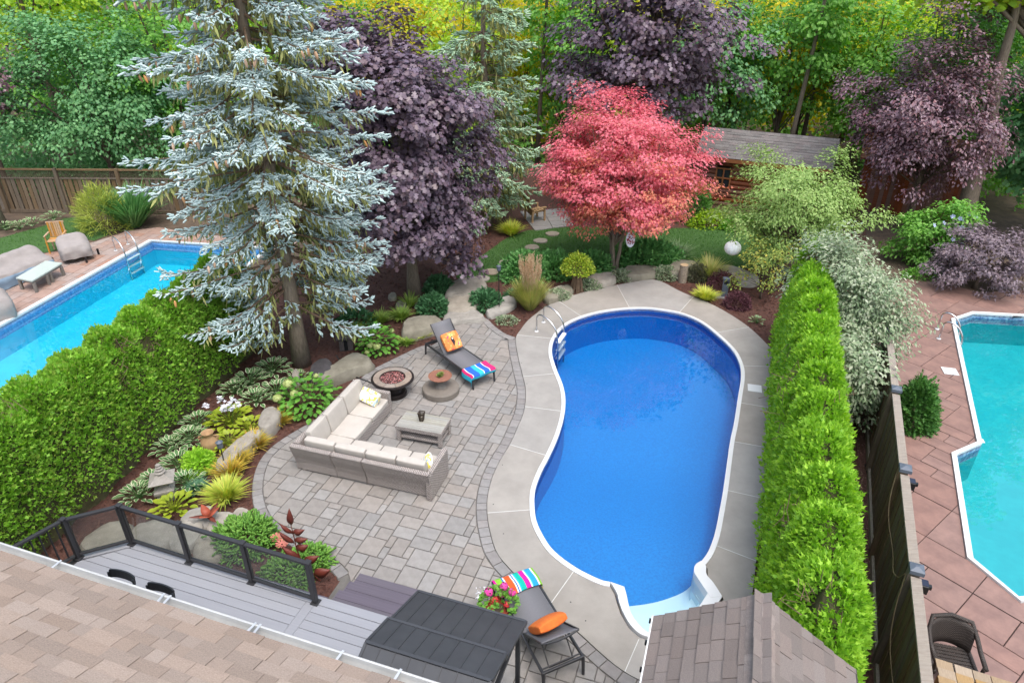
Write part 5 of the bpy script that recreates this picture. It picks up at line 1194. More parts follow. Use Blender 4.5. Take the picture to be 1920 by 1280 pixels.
tp = [P(30, 522, .42), P(86, 490, .42), P(117, 494, .42), P(60, 528, .42)]; c = sum(tp, Vector()) / 4; ct_ = thing('patio_table', 'low pale topped patio table in front of the covered sofa', 'table', (c.x, c.y, .045)); M_pt = mat('pale_table_top', (.48, .54, .50), .3, (.42, .48, .45), 4); M_pl = mat('grey_wood_leg', (.22, .20, .18), .8)
MB().prism([tuple((p - c).xy) for p in tp], .36, .40, .004, bottom=True).build('table_top', M_pt, ct_); MB().prism([tuple(((p - c) * .95).xy) for p in tp], .30, .359, 0, bottom=True).build('apron', M_pl, ct_)
for i in range(4):
    for f in ((.9,) if i % 2 else (.9,)): q = (tp[i] - c) * f; MB().box((q.x, q.y, .15), (.07, .07, .30)).build('leg', M_pl, ct_)
for f in (.45, .58): q = tp[3].lerp(tp[2], f) - c; MB().box((q.x * .92, q.y * .92, .15), (.06, .06, .3)).build('leg', M_pl, ct_)
wc = P(118, 466, .03); wch = thing('folding_chair', 'honey coloured slatted wooden chair behind the covered armchair', 'chair', (wc.x, wc.y, .02), R(-165)); M_teak = mat('honey_teak', (.50, .28, .11), .6, (.42, .22, .08), 6, rand=.08)
for k in range(8): MB().box((-.22 + k * .063, -.03, .70), (.05, .018, .5)).build('back_slat', M_teak, wch)
for z in (.46, .94): MB().box((0, -.045, z), (.54, .03, .05)).build('back_rail', M_teak, wch)
for k in range(6): MB().box((0, .06 + k * .075, .43), (.5, .06, .02)).build('seat_slat', M_teak, wch)
for sx in (-1, 1):
    for y in (.0, .46): MB().box((sx * .25, y, .22), (.04, .04, .44)).build('leg', M_teak, wch)
    MB().box((sx * .26, .22, .62), (.05, .5, .025)).build('armrest', M_teak, wch); MB().box((sx * .26, .42, .52), (.035, .035, .19)).build('arm_post', M_teak, wch)
# --- right neighbour: wicker chair and cedar box roof
wp = P(1768, 1262, .045); wk = thing('wicker_chair', 'dark brown wicker armchair on the red stamped terrace', 'chair', (wp.x, wp.y, .045), R(-14)); wk.scale = (.86, .86, .86); 
bk = MB(); vs_ = []
for i in range(13):
    t = i / 12; x = -.30 + .60 * t; h = .80 + .05 * math.sin(math.pi * t) - (.06 if i in (0, 12) else 0); yb_ = .30 - .16 * abs(2 * t - 1) ** 2
    for z in (.38, .5, .62, .74, h): vs_.append((x * (1 + .12 * (z - .38)), yb_ + (z - .38) * .22, z))
bk.add(vs_, [(i * 5 + j, (i + 1) * 5 + j, (i + 1) * 5 + j + 1, i * 5 + j + 1) for i in range(12) for j in range(4)]); o = bk.build('backrest', M_wickd, wk, smooth=True); sd = o.modifiers.new('solidify', 'SOLIDIFY'); sd.thickness = .03
MB().tube([(-.34, -.30, .60), (-.35, .0, .62), (-.34, .2, .7), (-.28, .36, .84), (0, .42, .87), (.28, .36, .84), (.34, .2, .7), (.35, 0, .62), (.34, -.30, .60)], .035, 10).build('arm_rim', M_wickd, wk, smooth=True)
for k in range(9): MB().box((-.24 + k * .06, -.02, .37), (.045, .54, .015)).build('seat_strap', M_wickd, wk)
for k in range(8): MB().box((0, -.26 + k * .066, .385), (.54, .045, .012)).build('seat_strap', M_wickd, wk)
for sx in (-1, 1):
    bev(MB().box((sx * .31, -.02, .36), (.06, .6, .09)).build('seat_rail', M_wickd, wk), .02)
    for y in (-.28, .26): MB().tube([(sx * .31, y, 0), (sx * .32, y, .60 if y < 0 else .38)], .028, 8).build('leg', M_wickd, wk)
cbp = P(1800, 1262, .9); cb = thing('cedar_box', 'low cedar shingle lid at the bottom right corner', 'box', (cbp.x + .1, cbp.y - .35, .045), R(-24)); M_ced = mat('cedar_shingle', (.36, .25, .14), .75, (.26, .18, .10), 12, stretch=(8, 1, 4), rand=.15)
MB().box((0, -.1, .42), (.9, .7, .84)).build('body', M_ced, cb)
for r_ in range(5):
    for k in range(5): MB().box((-.4 + k * .2 + rnd.uniform(-.02, .02), .30 - r_ * .16, .86 + r_ * .035), (.185, .2, .02), rot=Matrix.Rotation(R(-8), 3, 'X')).build('shingle', M_ced, cb)
# ================================================================ PLANTS
UP = np.array([0, 0, 1.])
def nrmz(a): return a / np.maximum(1e-9, np.linalg.norm(a, axis=-1, keepdims=True))
def inst(name, tv, tf, pos, ax, nr, L, Wd, mats, r, mi=None, smooth=False):
    """many copies of one small shape: tv (u along, v across, h along normal), one object"""
    tv = np.asarray(tv, float); n = len(pos); k = len(tv); ax = nrmz(ax); sd = nrmz(np.cross(nr, ax)); nr = np.cross(ax, sd)
    L = np.broadcast_to(L, n); Wd = np.broadcast_to(Wd, n)
    v = pos[:, None, :] + ax[:, None, :] * (tv[None, :, 0] * L[:, None])[..., None] + sd[:, None, :] * (tv[None, :, 1] * Wd[:, None])[..., None] + nr[:, None, :] * (tv[None, :, 2] * Wd[:, None])[..., None]
    me = bpy.data.meshes.new(name); me.vertices.add(n * k); me.vertices.foreach_set('co', v.astype(np.float32).ravel())
    lt = np.array([len(f) for f in tf]); fl = np.concatenate([np.array(f) for f in tf]); nl = len(fl)
    lv = (fl[None, :] + (np.arange(n) * k)[:, None]).ravel().astype(np.int32); me.loops.add(n * nl); me.loops.foreach_set('vertex_index', lv)
    st = np.concatenate([[0], np.cumsum(lt)[:-1]]); ls = (st[None, :] + (np.arange(n) * nl)[:, None]).ravel().astype(np.int32)
    me.polygons.add(n * len(tf)); me.polygons.foreach_set('loop_start', ls)
    for m in (mats if isinstance(mats, (list, tuple)) else [mats]): me.materials.append(m)
    if mi is not None: me.polygons.foreach_set('material_index', np.tile(np.array(mi, np.int32), n))
    me.attributes.new('rnd', 'FLOAT', 'FACE').data.foreach_set('value', np.repeat(np.asarray(r), len(tf)).astype(np.float32))
    if smooth: me.polygons.foreach_set('use_smooth', np.ones(n * len(tf), bool))
    me.update(calc_edges=True); return me
def ng(pts): return [(u, v, h) for u, v, h in pts], [tuple(range(len(pts)))]
T_DIA = ng([(0, 0, 0), (.45, .5, -.1), (1, 0, 0), (.45, -.5, -.1)])
T_OVAL = ([(0, 0, 0), (.32, .45, .12), (.72, .36, .08), (1, 0, -.1), (.72, -.36, .08), (.32, -.45, .12)], [(0, 3, 2, 1), (0, 5, 4, 3)])
T_MAPLE = ng([(0, 0, 0), (.14, .5, -.12), (.42, .2, 0), (.66, .44, -.1), (1, 0, -.1), (.66, -.44, -.1), (.42, -.2, 0), (.14, -.5, -.12)])
T_STAR = ng([(0, 0, 0), (.25, .42, -.08), (.42, .12, 0), (1, 0, -.1), (.42, -.12, 0), (.25, -.42, -.08)])
T_FROND = ng([(0, .04, 0), (.28, .36, -.05), (.42, .12, 0), (.66, .40, -.08), (.74, .1, 0), (1, .02, -.1), (.74, -.1, 0), (.66, -.38, -.08), (.42, -.12, 0), (.28, -.36, -.05)])
_c = [(math.cos(a), math.sin(a)) for a in (0, 2.094, 4.189)]
T_SHOOT = ([(c * 0 + .06, c * .38, s * .38) for c, s in _c] + [(.8, c * .40, s * .40) for c, s in _c] + [(1, 0, 0)], [(j, (j + 1) % 3, 3 + (j + 1) % 3, 3 + j) for j in range(3)] + [(3 + j, 3 + (j + 1) % 3, 6) for j in range(3)])
T_SPRIG = ng([(0, 0, 0), (.38, .46, -.08), (.5, .12, 0), (1, .05, -.1), (.62, -.12, 0), (.45, -.44, -.08)])
T_BLADE = ([(0, .5, 0), (0, -.5, 0), (.35, .5, 3.), (.35, -.5, 3.), (.7, .4, 3.2), (.7, -.4, 3.2), (1, 0, -1.)], [(1, 0, 2, 3), (3, 2, 4, 5), (5, 4, 6)])
M_bark = mat('grey_brown_bark', (.16, .12, .09), .95, (.07, .05, .038), 9, bump=1., bscale=14, stretch=(4, 4, .7))
M_bark2 = mat('pale_bark', (.27, .22, .17), .95, (.14, .11, .085), 9, bump=.8, bscale=14, stretch=(4, 4, .7))
M_twig = mat('twig', (.20, .13, .085), .9, (.12, .08, .05), 9)
def foliage(r, cen, rad, ncl, cr, per, flat=.55, shell=.5, lowcut=-.75, lump=.28, upb=.7):
    """clumped leaf positions, axes and normals inside an uneven crown"""
    d = nrmz(r.normal(0, 1, (ncl * 3, 3))); d = d[d[:, 2] > lowcut][:ncl]; ncl = len(d)
    ph = r.uniform(0, 6.28, 6); lm = 1 + lump * (np.sin(d[:, 0] * 4 + ph[0]) * np.sin(d[:, 1] * 4 + ph[1]) + .6 * np.sin(d[:, 2] * 6 + ph[2] + d[:, 0] * 3))
    rr = (shell + (1 - shell) * r.random(ncl) ** .6) * lm
    cc = d * rr[:, None] * np.array(rad); size = cr * r.uniform(.6, 1.35, ncl)
    k = np.maximum(3, (per * (size / cr) ** 2)).astype(int); ci = np.repeat(np.arange(ncl), k); n = len(ci)
    o = nrmz(r.normal(0, 1, (n, 3))) * (r.random(n) ** .45)[:, None] * size[ci][:, None]; o[:, 2] *= flat
    p = np.array(cen) + cc[ci] + o; out = nrmz(cc / np.array(rad))[ci]
    nr = nrmz(o / size[ci][:, None] * .55 + UP * upb + out * .45 + r.normal(0, .32, (n, 3)))
    ax = nrmz(o / size[ci][:, None] + out * .7 + r.normal(0, .5, (n, 3)) - UP * .35); ax = nrmz(ax - nr * (ax * nr).sum(1, keepdims=True))
    return p, ax, nr, np.array(cen) + cc, ci
def limbs(m, r, base, cens, nmax, r0, fork=.35, sag=.12):
    """tapered limbs from the trunk to some of the leaf clumps"""
    idx = r.permutation(len(cens))[:nmax]
    for i in idx:
        e = Vector(cens[i]); b = Vector(base); h = min(max(.25, (e.z - b.z) * fork), (e.z - b.z)) if e.z > b.z else 0
        s = b + Vector((0, 0, h * r.uniform(.2, .9))); L = (e - s).length; mid = s.lerp(e, .5) + Vector(r.normal(0, .07 * L, 3)) + Vector((0, 0, sag * L)); rr = r0 * r.uniform(.5, 1)
        m.tube([s, s.lerp(mid, .5), mid, mid.lerp(e, .55), e], [rr, rr * .8, rr * .6, rr * .4, rr * .15], 5, caps=False)
def bez(p, n=6): return [tuple(v) for v in p]
def tree(name, label, cat, base, cen, rad, mats, tmpl, leaf, ncl, cr, per, seed, trunk_r=.16, group=None, flat=.55, shell=.5, nl=24, bark=None, top=None, lowcut=-.75, aspect=.8, lump=.28, trunks=1, fork=.35, lean=None, upb=.7):
    r = np.random.default_rng(seed); bark = bark or M_bark; t = thing(name, label, cat, (base[0], base[1], 0), 0, group)
    cen_l = np.array(cen) - np.array([base[0], base[1], 0]); p, ax, nr, cc, ci = foliage(r, cen_l, rad, ncl, cr, per, flat, shell, lowcut, lump, upb); n = len(p)
    th = top or (cen[2] + rad[2] * .55)
    for k in range(trunks):
        m = MB(); o = Vector((0, 0, 0)) if trunks == 1 else Vector((.07 * math.cos(k * 2.1), .07 * math.sin(k * 2.1), 0)); e = Vector((*cen_l[:2], 0)) * .8 + o * (6 if trunks > 1 else 0) + (Vector((*lean, 0)) if lean else Vector())
        pts = [o + e * (u ** 1.3) + Vector((0, 0, th * u)) + Vector((*(r.normal(0, .02 * th ** .5, 2) * u), 0)) for u in np.linspace(0, 1, 9)]; rad_ = [trunk_r * (1.35 if i == 0 else 1) * (1 - .85 * i / 8) for i in range(9)]
        m.tube(pts, rad_, 10); m.build('trunk', bark, t, smooth=True)
    m = MB(); limbs(m, r, (0, 0, max(.2, cen[2] - rad[2]) * (1 if trunks == 1 else .6)), cc, nl, trunk_r * .42, fork)
    if m.f: tag(m.build('limbs', bark, t, smooth=True), kind='stuff')
    L = leaf * r.uniform(.65, 1.25, n)
    o = link('crown', inst('crown', tmpl[0], tmpl[1], p, ax, nr, L, L * aspect, mats, r.random(n)), t); tag(o, kind='stuff'); return t, p, cc, r
def LM(name, cols, *a, gain=1.4, **k): return leafmat(name, [tuple(min(.8, v * gain * 1.12) for v in c) for c in cols], *a, **k)
G_dark = LM('leaf_dark_green', [(.035, .085, .02), (.05, .12, .028), (.075, .16, .035), (.04, .10, .025)], .3, gain=1.8)
G_mid = LM('leaf_mid_green', [(.06, .15, .03), (.09, .20, .035), (.12, .24, .045), (.07, .16, .03)], .35, gain=1.75)
G_cool = LM('leaf_cool_green', [(.055, .14, .06), (.08, .18, .075), (.11, .22, .09), (.06, .14, .055)], .3, gain=1.65)
G_lime = LM('leaf_yellow_green', [(.16, .27, .025), (.22, .33, .03), (.30, .38, .03), (.14, .24, .03)], .4)
G_sunglow = LM('leaf_sun_glow', [(.36, .34, .02), (.46, .38, .02), (.26, .28, .02), (.50, .40, .03)], .45, gain=1.25)  # low sun glowing through the wood, put into the leaf colour
G_purple = LM('leaf_purple', [(.062, .040, .058), (.09, .064, .09), (.115, .085, .115), (.075, .050, .070), (.10, .066, .078)], .12, .38, spec=.5, gain=1.45)
G_plum = LM('leaf_plum', [(.085, .045, .062), (.13, .08, .105), (.19, .12, .15), (.10, .05, .06), (.16, .07, .085)], .15, .4, spec=.5, gain=1.35)
G_red = LM('leaf_coral_red', [(.47, .085, .125), (.56, .14, .185), (.62, .21, .25), (.45, .11, .14), (.41, .155, .13)], .3, .5, gain=1.12)
G_russet = LM('leaf_russet', [(.38, .12, .09), (.46, .15, .11), (.31, .16, .08), (.50, .13, .12)], .3, .5)
# --- blue spruce
def spruce(name, label, base, H, z0, Rmax, seed, cols, old, shoot, whorl, nb, cones=0, low=None, azskip=None, tw_step=.15):
    r = np.random.default_rng(seed); t = thing(name, label, 'tree', (base[0], base[1], 0), 0)
    m = MB(); m.tube([(r.normal(0, .015), r.normal(0, .015), z) for z in np.linspace(0, H, 14)], [.17 * (1 - z / H) + .015 + (.05 if z == 0 else 0) for z in np.linspace(0, H, 14)], 12); m.build('trunk', M_bark2, t, smooth=True)
    bm_ = MB(); P1 = []; A1 = []; S1 = []; P2 = []; A2 = []; CN = []
    z = z0
    while z < H - .3:
        f = (z - z0) / (H - z0); Rz = Rmax * (1 - f) ** .72 * (.62 + .38 * min(1, f * 5))
        for b in range(nb if z > 3.2 or nb > 6.5 or not azskip else nb - 2):
            az = r.uniform(0, 6.283); Lb = Rz * r.uniform(.55, 1.12) + .1
            if azskip and azskip(az, z): Lb *= .16
            dro = r.uniform(.05, .62) * (1 - f * .6); k = 10; pts = []
            for i in range(k + 1):
                u = i / k; rr = Lb * u; zz = z + Lb * (-dro * u * 1.5 + dro * .95 * u * u * u + .05 * math.sin(3 * u)); pts.append(np.array([math.cos(az) * rr, math.sin(az) * rr, zz]))
            pts = np.array(pts); bm_.tube(pts, [.030 * (1 - .85 * i / k) * (.5 + Lb / Rmax * .5) + .004 for i in range(k + 1)], 4, caps=False)
            out = np.array([math.cos(az), math.sin(az), 0]); sd = np.array([-math.sin(az), math.cos(az), 0])
            s = .22 * Lb
            while s < Lb:
                u = s / Lb; i = min(k - 1, int(u * k)); c = pts[i] + (pts[i + 1] - pts[i]) * (u * k - i); tg = nrmz(pts[i + 1] - pts[i])
                for sg in (-1, 1):
                    Lt = (.16 + .34 * (1 - u) * Lb / (1 + .25 * Lb)) * r.uniform(.6, 1.2)
                    td = nrmz(tg * .75 + sd * sg * r.uniform(.4, 1.) + np.array([0, 0, r.uniform(-.75, .25)])); ns = max(2, int(Lt / .065))
                    for q in range(ns):
                        w = (q + .6) / ns; pp = c + td * Lt * w + np.array([0, 0, -.10 * w * w * Lt])
                        fresh = u > .42 or w > .55
                        if fresh:
                            for _ in range(2): P1.append(pp + r.normal(0, .012, 3)); A1.append(nrmz(td * .8 + tg * .3 + sd * r.normal(0, .6) + UP * r.uniform(-.45, .6)))
                        if u < .8 and r.random() < .8: P2.append(pp); A2.append(nrmz(np.array([r.normal(0, .35), r.normal(0, .35), -1.]) + td * .25))
                s += tw_step
            P1.append(pts[-1]); A1.append(nrmz(pts[-1] - pts[-2]))
            if cones and z > 2.2 and r.random() < .5:
                for _ in range(r.integers(2, 6)): u = r.uniform(.78, 1.0); CN.append(pts[min(k, int(round(u * k)))] + np.array([r.normal(0, .12), r.normal(0, .12), -.09]))
        z += whorl * r.uniform(.7, 1.3)
    tag(bm_.build('branches', M_twig, t), kind='stuff')
    P1, A1, P2, A2 = map(np.array, (P1, A1, P2, A2)); n = len(P1); L = shoot * r.uniform(.7, 1.25, n); nr = nrmz(np.cross(A1, r.normal(0, 1, (n, 3))))
    tag(link('needles', inst('needles', *T_SHOOT, P1, A1, nr, L, L * .36, cols, r.random(n)), t), kind='stuff')
    n = len(P2); L = shoot * 1.7 * r.uniform(.6, 1.4, n); nr = nrmz(np.cross(A2, r.normal(0, 1, (n, 3)))); tag(link('old_needles', inst('old_needles', *T_DIA, P2, A2, nr, L, L * .2, old, r.random(n)), t), kind='stuff')
    if cones:
        CN = np.array(CN); vis = [i for i in range(len(CN)) if inview((CN[i][0] + base[0], CN[i][1] + base[1], CN[i][2]), 0) and math.hypot(CN[i][0] * .1, 0) >= 0 and CN[i][1] < .35]; r.shuffle(vis)
        cm_ = MB(); cm_.lathe([(.010, .02), (.025, -.02), (.028, -.06), (.019, -.105), (.004, -.13)], 6); me = cm_.mesh('cone', mat('spruce_cone', (.55, .34, .20), .8, (.44, .26, .15), 40, rand=.12), smooth=True)
        for i in vis[:cones]: link('cone', me, t, tuple(CN[i]), (r.normal(0, .15), r.normal(0, .15), r.uniform(0, 6)))
    return t, len(P1)
G_blue = LM('needle_blue', [(.32, .42, .42), (.40, .51, .51), (.47, .57, .57), (.35, .45, .46)], .08, .6, gain=1.1)
G_olive = LM('needle_old', [(.16, .18, .06), (.22, .23, .08), (.27, .26, .11), (.14, .17, .06)], .1, .7)
G_sage = LM('needle_sage', [(.13, .20, .13), (.18, .26, .17), (.23, .32, .22), (.15, .22, .14)], .1, .6, gain=1.8)
sb = P(567, 684)
spruce('blue_spruce', 'tall silvery blue spruce with hanging tan cones at the left', (sb.x, sb.y), 15.0, 1.5, 3.05, 31, G_blue, G_olive, .13, .205, 6, 300, azskip=lambda az, z: z < 4.6 and abs((az + 1.15 + math.pi) % (2 * math.pi) - math.pi) < .85)
gs_ = P(905, 428); spruce('green_spruce', 'sage green spruce behind the big purple maple', (gs_.x + .15, gs_.y + .3), 11.0, .9, 2.5, 37, G_sage, G_olive, .16, .34, 6, 0, tw_step=.2)
# --- the named garden trees
pm_ = P(777, 552)
tree('purple_maple', 'large dark purple maple between the blue spruce and the red maple', 'tree', pm_, (pm_.x - .15, pm_.y + .3, 4.35), (2.2, 2.2, 3.15), G_purple, T_MAPLE, .13, 270, .55, 115, 41, .17, flat=.6, shell=.45, nl=50, bark=M_bark2, aspect=1.0, top=7, lowcut=-.85)
pm2 = P(1205, 420); tree('purple_maple', 'dark purple maple behind the red maple near the cabin', 'tree', (pm2.x, pm2.y + 1.2), (pm2.x + .05, pm2.y + 1.4, 6.2), (3.1, 2.5, 3.3), G_purple, T_MAPLE, .15, 230, .68, 80, 43, .18, flat=.55, shell=.45, nl=40, aspect=1.0, top=8)
jm = P(1150, 507); jt, jp, jc, jr = tree('japanese_maple', 'rounded coral red japanese maple beyond the pool', 'tree', jm, (jm.x + .0, jm.y + .1, 3.3), (2.2, 2.1, 2.0), G_red, T_STAR, .10, 330, .5, 125, 47, .075, flat=.36, shell=.38, nl=90, bark=M_bark2, aspect=.95, top=2.4, lowcut=-.8, lump=.17, trunks=3, fork=.2, upb=.9)
p, ax, nr, cc, ci = foliage(jr, (.1, .0, 2.75), (2.2, 2.0, 1.35), 170, .45, 90, .5, .5, -.9, .15); n = len(p); L = .10 * jr.uniform(.7, 1.2, n)
tag(link('lower_foliage', inst('lower_foliage', *T_STAR, p, ax, nr, L, L * .95, G_russet, jr.random(n)), jt), kind='stuff')
pt_ = P(1700, 432); tree('plum_tree', 'purple leaved plum tree leaning out in front of the wooden shed', 'tree', (pt_.x, pt_.y), (pt_.x - .75, pt_.y - .6, 4.1), (2.45, 2.0, 2.7), G_plum, T_OVAL, .115, 260, .5, 85, 53, .12, flat=.6, shell=.35, nl=60, aspect=.6, top=5.5, lump=.34, lowcut=-.9)
bt = P(1447, 545); G_pale = LM('leaf_pale_green', [(.13, .21, .055), (.18, .27, .08), (.24, .32, .115), (.12, .185, .045)], .3)
tree('berry_tree', 'pale yellow green small leaved tree in front of the log cabin', 'tree', bt, (bt.x + .62, bt.y + .7, 2.35), (2.0, 1.5, 1.5), G_pale, T_OVAL, .085, 300, .38, 80, 59, .06, flat=.6, shell=.4, nl=60, aspect=.55, top=2.6, lump=.3, lowcut=-.97)
G_yel = LM('leaf_yellow_mix', [(.14, .20, .05), (.20, .24, .06), (.12, .18, .04), (.33, .27, .05)], .3)
tree('berry_tree', 'sparse low shrub with yellowing leaves beside the white paper lantern', 'shrub', P(1425, 560), (P(1425, 560).x - .1, P(1425, 560).y - .1, 1.1), (.75, .6, .95), G_yel, T_OVAL, .075, 46, .26, 34, 61, .03, flat=.7, shell=.3, nl=20, aspect=.6, top=1.3, lowcut=-.95)
G_var = LM('leaf_variegated', [(.17, .25, .13), (.34, .40, .26), (.50, .53, .40), (.15, .24, .12), (.26, .34, .20), (.34, .41, .25)], .2, gain=.84)
dg = fA + fd * -.6 + fN * .2
tree('variegated_dogwood', 'white and green variegated dogwood growing over the far end of the board fence', 'tree', dg, (dg.x - .5, dg.y + .7, 1.95), (.95, 1.75, 1.35), G_var, T_OVAL, .085, 280, .4, 105, 67, .07, flat=.7, shell=.45, nl=40, aspect=.5, top=2.6, lowcut=-.95, lump=.25)
tree('variegated_dogwood', 'variegated dogwood drooping on the hedge side of the board fence', 'tree', dg + fd * 1.5 + fN * .42, (dg.x + fd.x * 1.6 + fN.x * .5, dg.y + fd.y * 1.6 + fN.y * .5, 1.35), (.5, .9, .85), G_var, T_OVAL, .095, 110, .3, 70, 71, .05, flat=.8, shell=.4, nl=18, aspect=.5, top=1.6, lowcut=-.98)
# big leaning trunk with lime crown
bt0 = P(1797, 445); big = tree('shade_maple', 'tall maple with thick grey trunk and lime green leaves at upper right', 'tree', bt0, (bt0.x + 1.0, bt0.y + 1.5, 9.0), (5.2, 3.6, 2.6), G_lime, T_MAPLE, .26, 200, 1.0, 46, 73, .33, nl=40, bark=M_bark2, aspect=1.0, top=9, lean=(-1.5, -1.2))
tree('green_maple', 'dense mid green maple hanging in at the right edge', 'tree', (bt0.x + 3.6, bt0.y + 1.2), (bt0.x + 2.9, bt0.y + .2, 4.0), (2.0, 2.2, 2.9), G_cool, T_MAPLE, .22, 150, .65, 60, 79, .16, aspect=1.0, nl=30)
# right hand shrubs
hb = P(1748, 500); tree('hibiscus_bush', 'green hibiscus bush with pale blue flowers by the big trunk', 'shrub', hb, (hb.x - .1, hb.y + .1, 1.0), (1.1, .9, 1.0), G_mid, T_OVAL, .11, 120, .34, 60, 83, .05, aspect=.65, nl=20, lowcut=-.95)
hbt = bpy.data.objects[[o.name for o in bpy.data.objects if o.name.startswith('hibiscus_bush')][0]]
for k in range(14):
    a, e_ = rnd.uniform(-2.6, -.3), rnd.uniform(.0, 1.2); q = Vector((-.1 + 1.2 * math.cos(a) * math.cos(e_), .1 + .95 * math.sin(a) * math.cos(e_), 1.0 + 1.05 * math.sin(e_)))
    m = MB(); 
    for j in range(5): b = j * 1.2566; m.add([(0, 0, 0), (.06 * math.cos(b - .5), .06 * math.sin(b - .5), .02), (.075 * math.cos(b), .075 * math.sin(b), .03), (.06 * math.cos(b + .5), .06 * math.sin(b + .5), .02)], [(0, 1, 2, 3)])
    o = m.build('flower', mat('pale_blue_petal', (.42, .48, .72), .7), hbt); o.location = q; o.rotation_euler = (R(50), R(rnd.uniform(-30, 30)), rnd.uniform(-.5, .5))
G_smoke = LM('leaf_smoky_purple', [(.085, .065, .08), (.12, .09, .11), (.17, .135, .155), (.10, .07, .075)], .15)
wb = P(1862, 565); tree('weeping_maple', 'low dusky purple weeping maple beyond the right pool', 'shrub', (wb.x, wb.y + .9), (wb.x, wb.y + .9, 1.0), (1.35, 1.1, .95), G_smoke, T_STAR, .13, 130, .33, 70, 89, .07, aspect=.7, nl=30, lowcut=-.9)
# conical cedar on the terrace
def shrub(name, label, pos, rad, mats, tmpl, leaf, n, seed, aspect=.7, cat='shrub', group=None, upb=.55, stem=True, jag=.12, z0=.01):
    """dense leafy mound: leaves on an uneven dome, short stems below"""
    r = np.random.default_rng(seed); t = thing(name, label, cat, (pos[0], pos[1], z0), 0, group); d = nrmz(r.normal(0, 1, (n, 3))); d[:, 2] = np.abs(d[:, 2]) * 1.02 - .12
    ph = r.uniform(0, 6, 3); rr = (.62 + .38 * r.random(n) ** .5) * (1 + jag * np.sin(d[:, 0] * 7 + ph[0]) * np.sin(d[:, 1] * 7 + ph[1]) + jag * r.normal(0, .5, n))
    p = d * rr[:, None] * np.array(rad); p[:, 2] = np.maximum(.01, p[:, 2] + .1 * rad[2]); nr = nrmz(d * .6 + UP * upb + r.normal(0, .35, (n, 3))); ax = nrmz(d + r.normal(0, .45, (n, 3)) + UP * .2); L = leaf * r.uniform(.65, 1.25, n)
    tag(link('foliage', inst('foliage', *tmpl, p, ax, nr, L, L * aspect, mats, r.random(n)), t), kind='stuff')
    if stem:
        m = MB()
        for k in range(9): e = d[k] * np.array(rad) * .75; m.tube([(0, 0, 0), (e[0] * .4, e[1] * .4, abs(e[2]) * .6 + .03), (e[0], e[1], abs(e[2]) + .06)], [.014, .01, .005], 5, caps=False)
        tag(m.build('stems', M_twig, t), kind='stuff')
    return t
G_cedar = LM('cedar_spray', [(.14, .29, .025), (.21, .38, .035), (.28, .45, .05), (.17, .33, .028), (.10, .22, .02)], .3, .55, gain=1.25)
G_cedar2 = LM('cedar_spray_dark', [(.12, .25, .03), (.16, .32, .036), (.22, .38, .05), (.09, .20, .024), (.19, .26, .045)], .3, .55)
G_dkced = LM('cedar_spray_deep_green', [(.03, .09, .02), (.045, .12, .025), (.06, .15, .03)], .2, .6)  # deep green of the small cone cedar
cp = P(1706, 795, .05); shrub('cone_cedar', 'small dark green cone shaped cedar beside the board fence', (cp.x, cp.y), (.42, .42, 1.05), G_dkced, T_FROND, .10, 5200, 97, z0=.04)
